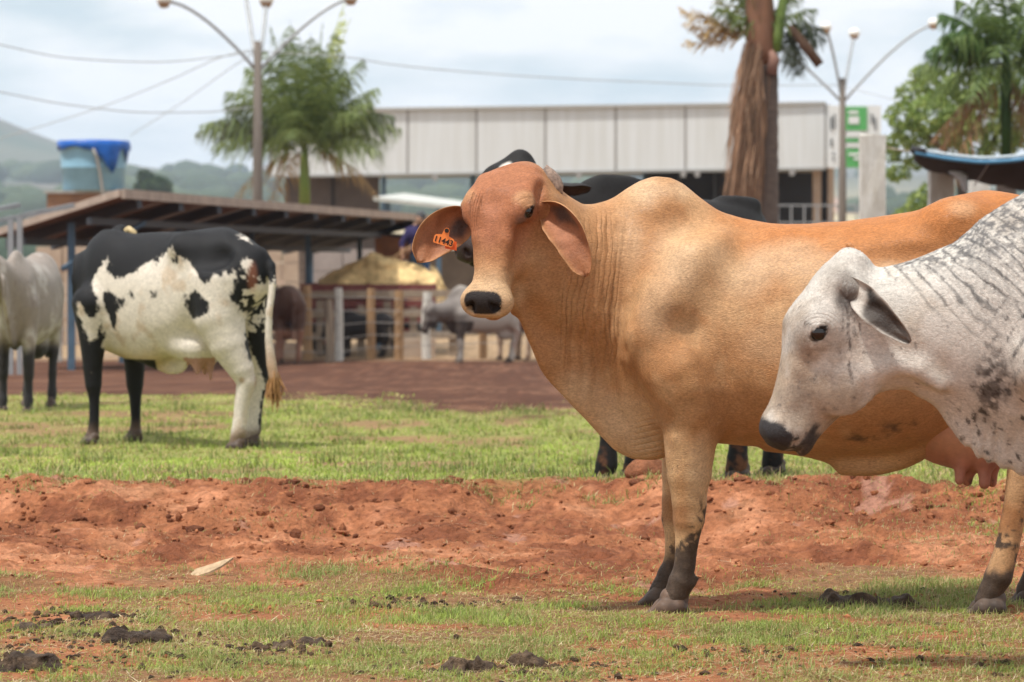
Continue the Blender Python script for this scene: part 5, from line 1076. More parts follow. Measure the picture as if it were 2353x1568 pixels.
# ------------------------------------------------------------------ the orange-tan zebu cow
def orange_cow():
    c = Cow('zebu_cow', 11.55, 1900)
    p = c.p
    c.loft([(1395, 560, 860, .08), (1440, 515, 950, .165), (1520, 500, 1000, .215, 0, .45, 2, 2.2), (1620, 492, 1015, .255, 0, .45, 1.9, 2.2), (1700, 507, 1025, .285, 0, .43, 1.8, 2.2),
            (1800, 514, 1032, .32, 0, .42, 2.1, 2.2), (1900, 511, 1043, .34, 0, .42, 2.3, 2.1), (2000, 501, 1046, .345, 0, .42, 2.5, 2.1), (2080, 488, 1036, .335, 0, .44, 2.7, 2.1),
            (2150, 470, 1015, .31, 0, .5, 2.7, 2), (2210, 445, 990, .285, 0, .6, 2.3, 2), (2270, 438, 950, .265, 0, .65, 2, 2), (2340, 447, 900, .235, 0, .65, 2, 2), (2400, 468, 850, .20, 0, .6, 2, 2), (2450, 505, 800, .14, 0, .6, 2, 2), (2485, 570, 740, .05, 0, .5, 2, 2)])
    # hump
    c.loft([(1360, 482, 600, .06), (1400, 463, 640, .085), (1440, 434, 660, .10), (1480, 412, 670, .108), (1510, 405, 670, .11), (1535, 406, 670, .11), (1562, 419, 660, .105), (1600, 449, 650, .095), (1650, 484, 640, .085), (1700, 507, 630, .07), (1740, 522, 620, .04)], .03)
    # neck and dewlap
    c.loft([(1205, 560, 690, .07, -.14), (1240, 500, 720, .105, -.12), (1280, 460, 745, .125, -.08), (1320, 467, 770, .135, -.05), (1370, 478, 805, .15, -.02), (1440, 478, 860, .175, 0), (1520, 500, 900, .195, 0), (1590, 580, 860, .12, 0)], .06)
    c.loft([(1172, 620, 722, .03, -.17), (1190, 610, 733, .04, -.16), (1215, 600, 786, .04, -.12), (1250, 610, 862, .04, -.08), (1300, 620, 917, .042, -.05), (1350, 640, 970, .048, -.02), (1385, 660, 1010, .055), (1420, 680, 1042, .065),
            (1460, 700, 1055, .075), (1500, 720, 1056, .08), (1535, 760, 1045, .075), (1575, 820, 1010, .06)], .07)
    # underline fold
    c.loft([(1760, 940, 1031, .11), (1850, 970, 1046, .10), (1900, 980, 1063, .07), (1935, 985, 1092, .05), (1990, 990, 1094, .055), (2060, 985, 1084, .065), (2120, 960, 1058, .075), (2165, 930, 1015, .07)], .05)
    for g in (-1, 1):
        # shoulder blade, upper arm
        c.limb([(1650, 560, g * .15, .03), (1590, 610, g * .175, .06), (1530, 690, g * .19, .08), (1478, 762, g * .185, .07)], .08, .07)
        c.limb([(1490, 770, g * .165, .10), (1560, 850, g * .185, .115), (1600, 935, g * .185, .09)], .05, .05)
        c.groove([(1662, 780, g * .310, .022), (1656, 880, g * .290, .028), (1644, 965, g * .262, .026)], .035)
        c.groove([(1440, 600, g * .225, .03), (1415, 700, g * .215, .03), (1410, 800, g * .19, .03)], .06)
        # paralumbar hollow, hook bone, ribs
        c.ellipsoid((2062, 586, g * .318), (.150, .062, .050), .05, op='s')
        c.ellipsoid((2195, 500, g * .20), (.09, .06, .045), .11)
        c.limb([(1950, 565, g * .292, .012), (1985, 618, g * .318, .014), (2060, 676, g * .326, .010)], .05)
        c.limb([(2200, 520, g * .195, .03), (2330, 600, g * .185, .05), (2420, 640, g * .14, .05)], .10)
        # thigh
        c.limb([(2330, 690, g * .13, .17), (2340, 820, g * .15, .14)], .08)
        # flank fold
        c.limb([(2160, 840, g * .22, .04), (2240, 800, g * .22, .05)], .08)
    legs = []
    c.limb([(1590, 900, -.17, .115), (1586, 1000, -.17, .088), (1584, 1090, -.165, .074), (1583, 1150, -.165, .058), (1582, 1195, -.165, .053), (1578, 1245, -.165, .039), (1573, 1300, -.165, .036), (1567, 1338, -.165, .043), (1557, 1362, -.165, .039), (1546, 1382, -.165, .038)], .05)
    c.limb([(1590, 900, .17, .11), (1572, 1000, .17, .083), (1563, 1090, .165, .064), (1558, 1150, .165, .055), (1556, 1190, .165, .050), (1553, 1240, .165, .037), (1547, 1290, .165, .034), (1537, 1322, .165, .042), (1526, 1345, .165, .038), (1516, 1362, .165, .037)], .05)
    c.limb([(1600, 1330, -.165, .012), (1590, 1336, -.165, .018)], .015)
    c.groove([(1598, 1060, -.085, .02), (1600, 1150, -.10, .014)], .03)
    c.limb([(2350, 850, -.165, .13), (2372, 960, -.165, .085), (2374, 1040, -.165, .066), (2352, 1085, -.165, .054), (2333, 1170, -.165, .041), (2314, 1255, -.165, .039), (2294, 1325, -.165, .046), (2279, 1355, -.165, .040), (2266, 1380, -.165, .038)], .05)
    c.limb([(2370, 850, .165, .13), (2420, 960, .165, .085), (2440, 1030, .165, .066), (2430, 1080, .165, .056), (2415, 1170, .165, .044), (2402, 1250, .165, .042), (2388, 1310, .165, .048), (2376, 1335, .165, .043), (2364, 1358, .165, .044)], .05)
    # tail
    c.limb([(2440, 520, 0, .05), (2488, 590, 0, .035), (2505, 720, 0, .026), (2508, 900, 0, .02), (2505, 1080, 0, .018)], .04)
    # head: turned to the camera, looking slightly past it
    O = p(1160, 404, -.20)
    loc, fr = add_head(c, O, (-.095, -.17, -.496), (-.42, -.9, .3), .905, k=.045, wide=1.13, poll=False, stations=ORANGE_ST, bony=True)
    c.groove([(1262, 540, -.275, .022), (1256, 600, -.285, .026), (1232, 668, -.275, .024), (1196, 728, -.25, .014)], .04)
    c.limb([(1232, 462, -.15, .036), (1258, 468, -.205, .028)], .04); c.limb([(1120, 492, -.15, .034), (1080, 498, -.13, .024)], .03)
    # poll ridge and skull base to neck
    c.limb([(1205, 430, -.13, .085), (1255, 520, -.10, .115), (1290, 590, -.06, .13)], .06)
    def disp(x, y, z):
        q = CX + (x + c.base[0]) * FPX / c.Y; zz = HY - (z + c.base[2] - CAMZ) * FPX / c.Y
        mk = sstep(1262, 1300, q) * sstep(1480, 1400, q) * sstep(480, 530, zz) * sstep(960, 820, zz) * (.4 + .6 * sstep(-.3, .4, vnoise(x * 9, y * 3, z * 3, 61)))
        fold = np.abs(np.sin((x - .10 * (z - .9) + .045 * vnoise(x * 5, y * 5, z * 5, 60)) * math.pi / .040))
        return .0035 * vnoise(x * 7, y * 7, z * 7, 3) + .0026 * vnoise(x * 17, y * 17, z * 17, 4) - mk * .0075 * (fold - .6)
    c.ops.append(('d', disp, 0))
    V = c.body((p(1040, 0)[0], -.50, -.01), (p(2540, 0)[0], .42, p(0, 360)[2]), .0062, M_COAT)
    x, y, z = V.T; qx, qz = c.plane_px(V); u, v, w = head_uvw(c, O, fr, .905)
    n1 = fbm(x * 5, y * 5, z * 5, 4, 11); n2 = fbm(x * 16, y * 16, z * 16, 4, 12); n3 = fbm(x * 60, y * 60, z * 60, 3, 13)
    tan = np.array((.405, .205, .090)); cream = np.array((.535, .345, .185)); deep = np.array((.43, .150, .038)); red = np.array((.345, .130, .062))
    C = np.tile(tan, (len(V), 1)) * (1 + .10 * n1[:, None])
    C = mixc(C, cream, np.clip(sstep(-.1, .45, n1 + .5 * n2) * .55, 0, 1))
    top = sstep(.40, .0, z - p(0, 470)[2] + .33)
    backline = np.interp(qx, [1300, 1500, 1700, 1900, 2100, 2200, 2350], [480, 470, 500, 512, 485, 445, 447])
    C = mixc(C, deep, sstep(150, 10, qz - backline) * sstep(1560, 1760, qx) * .75)
    C = mixc(C, deep, sstep(1980, 2250, qx) * sstep(900, 700, qz) * .35)
    low = sstep(960, 1060, qz + 40 * n2) * .75 * np.where(qx < 1700, 1, .55)
    C = mixc(C, cream * 1.05, low)
    C = mixc(C, cream * (1.02, .95, .9), sstep(1480, 1380, qx - 30 * n1) * sstep(840, 980, qz) * .55)
    C = mixc(C, np.array((.42, .20, .07)), sstep(.12, .5, n1) * sstep(1480, 1560, qx) * sstep(1700, 1600, qx) * sstep(700, 800, qz) * sstep(1000, 900, qz) * .35)
    pale = np.array((.575, .395, .24)); brown = np.array((.355, .165, .062))
    for (bx, by, rx, ry, cc_, st) in ((1480, 440, 60, 45, pale, .75), (1560, 440, 45, 30, pale, .6), (1530, 470, 40, 35, brown, .35), (1560, 600, 70, 90, pale, .75), (1500, 700, 50, 80, pale, .6), (1640, 590, 50, 50, pale, .5), (1690, 640, 70, 60, pale, .55), (1800, 600, 120, 50, pale, .55), (1900, 650, 110, 60, pale, .5), (1760, 780, 80, 60, pale, .35), (1440, 560, 40, 80, pale, .45),
                                  (1330, 900, 70, 60, pale, .7), (1430, 960, 80, 70, pale, .85), (1480, 1020, 60, 40, pale, .7), (1560, 830, 90, 80, brown, .35), (1600, 920, 60, 70, brown, .45), (1440, 860, 50, 40, brown, .35), (1720, 880, 90, 60, brown, .3), (1600, 1080, 30, 90, pale, .7), (1555, 1120, 20, 60, brown, .5), (1850, 950, 200, 50, brown, .3), (2000, 1070, 90, 25, pale, .6), (2190, 480, 40, 25, pale, .4), (2260, 560, 50, 40, pale, .4), (2020, 625, 45, 30, pale, .6), (2330, 900, 50, 200, pale, .5)):
        C = mixc(C, cc_, np.clip(sstep(1.25, .25, np.hypot((qx - bx) / rx, (qz - by) / ry) + .45 * n1 + .25 * n2), 0, 1) * st)
    neck = sstep(1470, 1380, qx) * sstep(860, 760, qz)
    C = mixc(C, np.array((.40, .205, .092)), neck * .45)
    # head
    hd = sstep(1275, 1235, qx) * sstep(770, 740, qz) * sstep(-.22, -.16, w)
    C = mixc(C, red, hd * sstep(.40, .22, u) * sstep(-.13, -.03, w) * (.9 + .1 * n1))
    C = mixc(C, np.array((.36, .15, .085)), hd * sstep(.05, .0, np.abs(v)) * sstep(.1, .16, u) * sstep(.34, .25, u) * .45)
    C = mixc(C, np.array((.56, .39, .23)), hd * sstep(.32, .45, u + .02 * n2) * .75)
    C = mixc(C, np.array((.60, .40, .20)), hd * sstep(.05, .028, np.sqrt((u - .108) ** 2 + ((np.abs(v) - .112) * .8) ** 2 + (w - .024) ** 2)) * .30)   # pale lids
    ea_, eb_ = (u - .142) * .88 + (w - .010) * .47, -(u - .142) * .47 + (w - .010) * .88
    de = np.hypot(ea_ / .032, eb_ / .020)
    C = mixc(C, np.array((.035, .027, .024)), hd * sstep(1.15, .85, de + .06 * n2) * (np.abs(v) > .07))
    dt = np.sqrt(((u - .172) / 1.6) ** 2 + ((np.abs(v) - .108)) ** 2 + (w - .022) ** 2)
    C = mixc(C, np.array((.12, .08, .065)), hd * sstep(.03, .008, dt + .006 * n2) * .75)
    tp = (u - .452) + np.maximum(-.030 - w, 0) * .9
    padw = np.interp(tp, [0, .006, .014, .035, .055, .075, .090], [.034, .058, .070, .077, .070, .055, .036])
    nose = hd * (u > .44) * (w > -.105) * sstep(-.002, .004, tp + .003 * n2) * sstep(.092, .084, tp + .004 * n2) * sstep(.004, -.003, np.abs(v) - padw + .003 * n2)
    C = mixc(C, np.array((.026, .021, .020)), nose)
    C = mixc(C, np.array((.46, .24, .13)), hd * sstep(-.088, -.096, w) * sstep(.44, .47, u) * .8)
    C = mixc(C, np.array((.10, .07, .055)), hd * sstep(.35, .6, n3 + .3 * n2) * sstep(.42, .45, u) * (1 - nose) * .5)
    # small dark flecks, belly grime, mud on the legs
    C = mixc(C, np.array((.06, .04, .03)), sstep(.62, .7, n3 + .35 * n1) * sstep(980, 1060, qz) * .8)
    gr = sstep(.045, .0, np.abs(z - p(0, 985)[2] - (qx - 2000) * .00045 + .012 * n2)) * sstep(1880, 1960, qx) * sstep(2180, 2080, qx)
    C = mixc(C, np.array((.07, .045, .03)), np.clip(gr * sstep(-.25, .25, n2 + .3 * n3), 0, 1) * .85)
    gr2 = sstep(.02, .0, np.abs(z - p(0, 955)[2] + .01 * n2)) * sstep(1640, 1680, qx) * sstep(1760, 1720, qx)
    C = mixc(C, np.array((.12, .07, .04)), gr2 * sstep(0, .4, n2 + .4 * n3) * .6)
    legm = z < .60
    back = np.where(qx < 1800, qx - np.interp(qz, [1000, 1195, 1300, 1400], [1585, 1580, 1571, 1545]), qx - np.interp(qz, [1040, 1170, 1255, 1380], [2374, 2333, 2314, 2266])) / 679
    C = mixc(C, np.array((.30, .13, .05)), legm * sstep(.07, .02, np.abs(z - .325 + .02 * n2)) * sstep(.02, -.03, back) * .8)
    mud = sstep(.23, .15, z - .09 * n2 - .06 * n1 - .05 * sstep(-.02, .04, back)) * legm
    mud = np.maximum(mud, legm * sstep(.05, .35, n2 + .8 * n3 + 3.5 * back - 1.6 * (z - .28)) * sstep(.42, .34, z))
    C = mixc(C, np.array(MUD) * (1 + .4 * n3[:, None]), np.clip(mud, 0, 1)) if False else C * (1 - np.clip(mud, 0, 1)[:, None]) + (np.array(MUD) * (1.15 + .5 * n3[:, None])) * np.clip(mud, 0, 1)[:, None]
    # skin folds: neck, brow, bridge of the nose
    ph = np.zeros(len(V)); am = np.zeros(len(V))
    mneck = sstep(1265, 1300, qx) * sstep(1470, 1390, qx) * sstep(470, 520, qz) * sstep(900, 780, qz)
    ph = (x - .06 * (z - .9) + .030 * n1 + .010 * n2) * math.pi / .0180; am = .0062 * mneck * (.15 + .85 * sstep(-.25, .4, fbm(x * 24, y * 4, z * 3, 3, 77)))
    hm = hd > .5
    dbrow = np.sqrt((u - .150) ** 2 + ((np.abs(v) - .118) * 1.0) ** 2 + (w - .0) ** 2)
    mb = sstep(.095, .075, dbrow) * sstep(.03, .045, dbrow) * sstep(.17, .12, u)
    ph = np.where(hm, (dbrow + .010 * n1 + .004 * n2) * math.pi / .017, ph); am = np.where(hm, .0022 * mb * sstep(-.4, .2, n2), am)
    ml = sstep(.02, .01, np.abs(np.abs(v) - .068)) * sstep(.06, .1, u) * sstep(.32, .25, u) * hm * (w > -.05) * (v < 0)
    ph = np.where(ml > .05, (v + .05 * (u - .15) + .003 * n2) * math.pi / .009, ph); am = np.where(ml > .05, .0022 * ml, am)
    mn = hm * sstep(.40, .42, u) * sstep(.475, .45, u) * (w > -.05)
    ph = np.where(mn > .05, (u + .02 * n1 + .008 * n2) * math.pi / .013, ph); am = np.where(mn > .05, .0010 * mn * sstep(-.3, .3, n2), am)
    mbr = sstep(930, 980, qz) * sstep(1535, 1500, qx) * sstep(1440, 1480, qx)
    ph = np.where(mbr > .05, (z - .25 * x + .01 * n1) * math.pi / .02, ph); am = np.where(mbr > .05, .003 * mbr, am)
    c.paint(C, ph, am)
    def flow(P):
        d = np.tile((.55, 0, -.8), (len(P), 1)); hx_ = ((P - O) @ fr[2] > -.16) & (P[:, 0] < p(1265, 0)[0]) & (P[:, 2] > p(0, 740)[2])
        d[hx_] = fr[0]; w_ = 2.2 * vnoise(P[:, 0] * 4, P[:, 1] * 4, P[:, 2] * 4, 6); return np.stack([d[:, 0] * np.cos(w_ * .5) - d[:, 2] * np.sin(w_ * .5), d[:, 1], d[:, 0] * np.sin(w_ * .5) + d[:, 2] * np.cos(w_ * .5)], 1)
    add_hair(c, 180000, (c.N[:, 1] < .35) & (qx < 2400) & (nose < .3) & (z > .02) & (de > 1.0) & ((mneck < .35) | (n2 > .12)), .012, .0013, flow, lift=.15)
    # eyes, ears, horn stub, tag
    for g in (-1, 1): add_eye(c, loc(.142, g * .1175, .008), .0240)
    ol = dict(c_out=(.44, .22, .095), c_in=(.31, .125, .062), c_patch=(.055, .042, .04))
    add_ear(c, p(1105, 498, -.12), p(1010, 503, -.10), p(962, 602, -.18), (-.12, -1, -.30), .066, **ol, curl0=1.4, curl1=.5)
    add_ear(c, p(1245, 480, -.20), p(1330, 500, -.33), p(1346, 636, -.35), (-.55, -1, -.10), .063, **ol, curl0=1.9, curl1=.95)
    mb_ = MB(); a = p(1243, 398, -.13); b = p(1268, 420, -.135); d = p(1278, 448, -.14); rs = np.random.RandomState(3)
    mb_.tube([a, p(1256, 408, -.132), b, p(1274, 434, -.138), d], [.032, .036, .034, .03, .023], 10)
    mb_.V = [tuple(np.array(q) + rs.uniform(-.0045, .0045, 3)) for q in mb_.V]
    mb_.build('horn', M_HORN, c.root, True)
    # ear tag: panel, stud, printed number
    R_ = Matrix.Rotation(math.radians(17), 3, 'Y')
    tc_ = Vector(p(1021, 549, -.255))
    body = [(-.030, -.022), (.030, -.022), (.034, -.017), (.034, .002), (.030, .007), (.012, .012), (.009, .03), (.004, .037), (-.004, .037), (-.009, .03), (-.012, .012), (-.030, .007), (-.034, .002), (-.034, -.017)]
    t = MB(); t.prism(body, R_ @ Vector((0, .003, 0)), tc_, R_ @ Vector((1, 0, 0)), R_ @ Vector((0, 0, 1))); tago = t.build('ear_tag', M_TAG, c.root)
    st_ = MB(); q = tc_ + R_ @ Vector((0, 0, .028)); st_.tube([q + Vector((0, .004, 0)), q + Vector((0, -.006, 0))], .0075, 10); st_.build('stud', M_TAGDARK, tago)
    t2 = MB(); q2 = tc_ + R_ @ Vector((.030, .012, -.010)); t2.prism([(-.02, -.02), (.02, -.016), (.012, .012), (-.02, .012)], R_ @ Vector((0, .003, 0)), q2, R_ @ Vector((1, 0, 0)), R_ @ Vector((0, 0, 1))); t2.build('tag_back', mat('tag_back_plastic', (.72, .11, .02), .4), tago)
    fc = bpy.data.curves.new('tag_number', 'FONT'); fc.body = '11443'; fc.size = .0265; fc.align_x = 'CENTER'; fc.align_y = 'CENTER'; fc.extrude = .0003; fc.offset = .0006
    fo = bpy.data.objects.new('tag_number', fc); col.objects.link(fo); dg = bpy.context.evaluated_depsgraph_get(); fme = bpy.data.meshes.new_from_object(fo.evaluated_get(dg)); bpy.data.objects.remove(fo)
    fm = link('tag_number', fme, None, tago); fme.materials.clear(); fme.materials.append(M_TAGDARK)
    fm.matrix_local = Matrix.Translation(tc_ + R_ @ Vector((0, -.0012, -.0085))) @ (R_ @ Matrix.Rotation(math.radians(90), 3, 'X')).to_4x4()
    # hooves
    gz = lambda q: (q[0], q[1], .0)
    add_hoof(c, gz(p(1532, 1400, -.165)), 0.08, 1.0, True); add_hoof(c, gz(p(1512, 1380, .165)), -.05, 1.0)
    add_hoof(c, gz(p(2262, 1400, -.165)), 0.05, 1.0); add_hoof(c, gz(p(2362, 1380, .165)), 0, 1.0)
    # udder
    uops = [('u', ell(p(2195, 985, 0), (.17, .14, .13)), .03), ('u', ell(p(2250, 1000, 0), (.13, .13, .12)), .05)]
    for (tx, ty, ty2, dy, r) in ((2205, 1055, 1116, -.075, .021), (2222, 1060, 1117, -.02, .024), (2262, 1060, 1124, -.07, .024), (2280, 1050, 1122, -.02, .020)):
        uops.append(('u', chain([p(tx + 6, ty - 40, dy), p(tx + 3, ty, dy), p(tx, ty2 - 12, dy)], [.045, r, r * .8], .02), .03))
    me, UV = polygonize(field(uops), p(2060, 1150) + (0, -.2, 0), p(2330, 900) + (0, .2, 0), .006, 'udder', 2)
    un = fbm(UV[:, 0] * 20, UV[:, 1] * 20, UV[:, 2] * 20, 4, 3); uz = HY - (UV[:, 2] + c.base[2] - CAMZ) * FPX / c.Y
    UC = np.tile((.46, .225, .13), (len(UV), 1)); UC = mixc(UC, (.40, .17, .12), sstep(1010, 1070, uz)); UC = mixc(UC, (.05, .035, .03), sstep(.15, .4, un) * sstep(1085, 1105, uz) * .8)
    attr(me, 'coat', UC * (1 + .2 * un[:, None]), 'FLOAT_COLOR'); link('udder', me, M_UDDER, c.root)
    tag(c.root, 'orange-tan humped cow with long drooping ears, facing the camera, ear tag 11443', 'cow', 'cattle in the yard')
    return c

# ------------------------------------------------------------------ the grey-white cow in front
GREY_ST = [(-.035, .0, -.06, .03), (0, .030, -.10, .065), (.0115, .0425, -.12, .075), (.042, .057, -.15, .095), (.1025, .072, -.19, .108), (.1575, .087, -.22, .112), (.202, .094, -.235, .106), (.25, .080, -.235, .095), (.307, .059, -.215, .083),
           (.37, .046, -.182, .073), (.435, .038, -.15, .070), (.482, .037, -.13, .077), (.51, .034, -.112, .079), (.535, .022, -.088, .070), (.550, -.005, -.06, .045)]
GREY_P = dict(eye=(.203, .106, .004), nose=((.505, .034, .012), (.500, .052, .000), (.486, .064, -.016)), mouth=((.555, .0, -.046), (.518, .070, -.066), (.447, .074, -.113)), mz=(.497, -.030), lip=(.500, -.104), orbit=(.197, .080, .006), cheek=(.30, -.13), crest=((.235, .064, .03), (.32, .056, .012), (.40, .05, -.012)))
def grey_cow():
    c = Cow('zebu_cow', 9.80, 2700); p = c.p
    O = p(1935, 612, 0)
    loc, fr = add_head(c, O, (-170, 0, -398), (-.9, -.06, .4), 1.0, k=.03, stations=GREY_ST, hp=GREY_P)
    # neck, crest, throat
    c.loft([(1950, 640, 880, .085), (1985, 624, 905, .105), (2030, 615, 897, .115), (2080, 602, 897, .125), (2120, 588, 908, .135), (2160, 572, 925, .145), (2210, 549, 950, .16), (2270, 500, 985, .185), (2340, 480, 1010, .215), (2440, 500, 1030, .25), (2520, 540, 1040, .25)], .04)
    c.loft([(2120, 700, 900, .03), (2150, 700, 932, .035), (2175, 720, 975, .038), (2210, 740, 1020, .042), (2255, 760, 1052, .048), (2300, 780, 1074, .055), (2360, 800, 1094, .06), (2430, 850, 1110, .065), (2500, 880, 1090, .06)], .06)
    c.loft([(2220, 548, 700, .05), (2260, 510, 700, .075), (2300, 476, 700, .09), (2340, 450, 690, .10), (2390, 425, 680, .105), (2440, 420, 680, .10), (2500, 450, 660, .09), (2570, 505, 650, .06)], .04)
    # trunk, limbs
    c.loft([(2380, 560, 960, .14), (2450, 520, 1010, .22, 0, .45, 2, 2.1), (2600, 520, 1050, .28, 0, .44, 2, 2.1), (2800, 535, 1080, .34, 0, .42, 2.1, 2.1), (3000, 525, 1080, .345, 0, .43, 2.4, 2.1), (3150, 490, 1040, .30, 0, .55, 2.4, 2), (3260, 485, 980, .265, 0, .6, 2, 2), (3380, 520, 900, .20, 0, .6, 2, 2), (3460, 600, 820, .06, 0, .5, 2, 2)], .06)
    for g in (-1, 1):
        c.limb([(2570, 600, g * .16, .06), (2480, 720, g * .20, .09), (2420, 830, g * .19, .085)], .08, .07)
        c.limb([(2430, 830, g * .17, .10), (2530, 940, g * .18, .11), (2560, 1010, g * .18, .08)], .05, .05)
        fx = 2545 if g < 0 else 2590
        gpy = lambda h: HY + (CAMZ - h) * FPX / (c.Y + g * .165)
        c.limb([(fx, gpy(.72), g * .17, .10), (fx - 4, gpy(.55), g * .165, .08), (fx - 6, gpy(.44), g * .165, .062), (fx - 8, gpy(.36), g * .165, .056), (fx - 12, gpy(.28), g * .165, .043), (fx - 16, gpy(.18), g * .165, .041), (fx - 20, gpy(.11), g * .165, .047), (fx - 34, gpy(.05), g * .165, .045)], .05)
        hx = 3330 if g < 0 else 3390
        c.limb([(hx - 30, 700, g * .13, .18), (hx - 10, 860, g * .15, .14), (hx + 20, gpy(.68), g * .165, .09), (hx + 25, gpy(.53), g * .165, .066), (hx, gpy(.46), g * .165, .056), (hx - 25, gpy(.32), g * .165, .045), (hx - 45, gpy(.18), g * .165, .043), (hx - 60, gpy(.11), g * .165, .048), (hx - 80, gpy(.05), g * .165, .045)], .06)
        c.groove([(2005, 860, g * .125, .02), (1990, 800, g * .135, .018), (1985, 740, g * .13, .016)], .04)
        # skin roll along the throat
        c.limb([(2010, 850, g * .080, .012), (2060, 838, g * .100, .012), (2110, 850, g * .112, .012), (2160, 885, g * .11, .010)], .06)
        # horn scar
        c.ellipsoid((1943, 668, g * .098), (.020, .012, .030), .02, op='s')
        c.limb([(1952, 650, g * .07, .034), (1966, 662, g * .095, .028)], .03)
    c.limb([(3430, 560, 0, .05), (3475, 640, 0, .035), (3490, 800, 0, .026), (3490, 1080, 0, .02)], .04)
    # scalloped hem of the dewlap
    def hem(x, y, z):
        q = CX + (x + c.base[0]) * FPX / c.Y; zz = HY - (z + c.base[2] - CAMZ) * FPX / c.Y
        m = sstep(2120, 2180, q) * sstep(960, 1030, zz)
        return .006 * m * (np.sin(q * .19 + 1.4 * np.sin(q * .05)) + .5 * np.sin(q * .083)) + .003 * vnoise(x * 8, y * 8, z * 8, 5) + .0018 * vnoise(x * 19, y * 19, z * 19, 6)
    c.ops.append(('d', hem, 0))
    V = c.body((p(1730, 0)[0], -.42, -.01), (p(3510, 0)[0], .42, p(0, 400)[2]), .0068, M_COAT)
    x, y, z = V.T; qx, qz = c.plane_px(V); u, v, w = head_uvw(c, O, fr)
    n1 = fbm(x * 5, y * 5, z * 5, 4, 21); n2 = fbm(x * 16, y * 16, z * 16, 4, 22); n3 = fbm(x * 70, y * 70, z * 70, 3, 23); n4 = fbm(x * 130, y * 130, z * 130, 2, 24)
    C = np.tile((.60, .56, .505), (len(V), 1)) * (1 + .08 * n1[:, None] + .06 * n2[:, None])
    C = mixc(C, (.40, .295, .195), sstep(-.1, .5, n1 + .35 * n2) * .55)                       # yellowish stains
    headm = sstep(2000, 1960, qx)
    C = mixc(C, (.33, .235, .155), headm * sstep(-.05, .4, n1 + .6 * n2) * sstep(.10, .26, u) * .6)
    C = mixc(C, (.22, .18, .15), headm * sstep(.1, .5, n2 + .6 * n3) * sstep(.0, .1, u) * .35)
    C = mixc(C, (.24, .19, .15), headm * sstep(.03, .0, np.abs(w - .05 + .01 * n2)) * sstep(.14, .2, u) * sstep(.3, .24, u) * .55)
    # dark crest and streaks running down the neck
    crest = np.interp(qx, [1950, 2000, 2060, 2110, 2160, 2200, 2240, 2270, 2300, 2353, 2400], [628, 622, 608, 592, 572, 555, 525, 500, 475, 445, 425])
    dcr = qz - crest
    dark = np.array((.035, .034, .036))
    q = (qx - .62 * dcr + 34 * n1 + 5 * n2)                                                   # streak coordinate
    s_w = .5 + .5 * np.sin(q * 2 * math.pi / 25)
    reach = np.interp(qx, [2000, 2070, 2150, 2250, 2353, 2600], [0, 45, 190, 330, 420, 420]) * (1 + .25 * n2)
    fall = sstep(1, .35, dcr / np.maximum(reach, 1)) * (reach > 10)
    C = mixc(C, (.20, .19, .185), np.clip(fall * sstep(2120, 2260, qx), 0, 1) * .45 * sstep(-.5, .3, n4))
    C = mixc(C, dark, np.clip(fall * sstep(.82, 1.0, s_w + .16 * n2 + .12 * n3) * sstep(-.75, -.1, n3) * .78, 0, 1))
    grz = np.interp(qx, [2040, 2100, 2200, 2353, 2600], [0, 40, 75, 170, 200])
    C = mixc(C, (.13, .125, .125), np.clip(sstep(1.1, .25, dcr / np.maximum(grz, 1)) * (grz > 5) * sstep(-.25, .3, n4 + .6 * n3 + .3 * n2) * .85, 0, 1))
    q2 = (qx + .55 * (qz - 700) + 20 * n1)
    m2 = sstep(2200, 2300, qx) * sstep(640, 720, qz) * sstep(930, 820, qz)
    C = mixc(C, dark, np.clip(m2 * sstep(.80, .98, .5 + .5 * np.sin(q2 * 2 * math.pi / 31) + .25 * n2) * sstep(-.4, .3, n4 + .5 * n3) * .8, 0, 1))
    # speckles on chest and dewlap
    sp = sstep(2130, 2230, qx) * sstep(800, 900, qz)
    C = mixc(C, (.05, .045, .042), np.clip(sp * sstep(.30, .42, n3 + .30 * n2 + .15 * n1) * .85, 0, 1))
    C = mixc(C, (.05, .04, .035), np.clip(sstep(75, 20, np.hypot((qx - 2262) * 1.2, (qz - 880) * .62)) * sstep(-.25, .25, n3 + n2 * .6) * .85, 0, 1))
    C = mixc(C, (.07, .06, .055), np.clip(sstep(.52, .6, n3 + .2 * n1) * .6, 0, 1))
    # dark scar, tear track, eye rim, muzzle
    C = mixc(C, (.05, .04, .037), headm * np.clip(sstep(48, 8, np.hypot((qx - 1938) * 1.25, (qz - 675) * .75) + 16 * n2), 0, 1) * .92)
    C = mixc(C, (.26, .22, .185), headm * sstep(50, 10, np.hypot((qx - 1925) * .9, (qz - 640) * .8)) * .6)
    for (x0, x1, y0, y1, wd) in ((1938, 1951, 700, 880, 2.6), (1952, 1958, 705, 770, 2.2), (1962, 1968, 700, 750, 2.0), (1928, 1931, 715, 760, 2.2)):
        xc = np.interp(qz, [y0, y1], [x0, x1]) + 5 * n2
        C = mixc(C, (.06, .045, .04), np.clip(sstep(wd + 1.4, wd - .8, np.abs(qx - xc)) * (qz > y0) * (qz < y1) * sstep(-.35, .15, n3) * .8, 0, 1))
    ea_, eb_ = (u - .204) * .88 + (w - .004) * .47, -(u - .204) * .47 + (w - .004) * .88
    de = np.hypot(ea_ / .034, eb_ / .019)
    C = mixc(C, (.022, .019, .018), headm * sstep(1.05, .88, de + .06 * n2) * (np.abs(v) > .06))
    C = mixc(C, (.24, .16, .10), headm * sstep(.04, .01, np.sqrt(((u - .245) / 1.5) ** 2 + (np.abs(v) - .10) ** 2 + (w - .03) ** 2)) * .6)
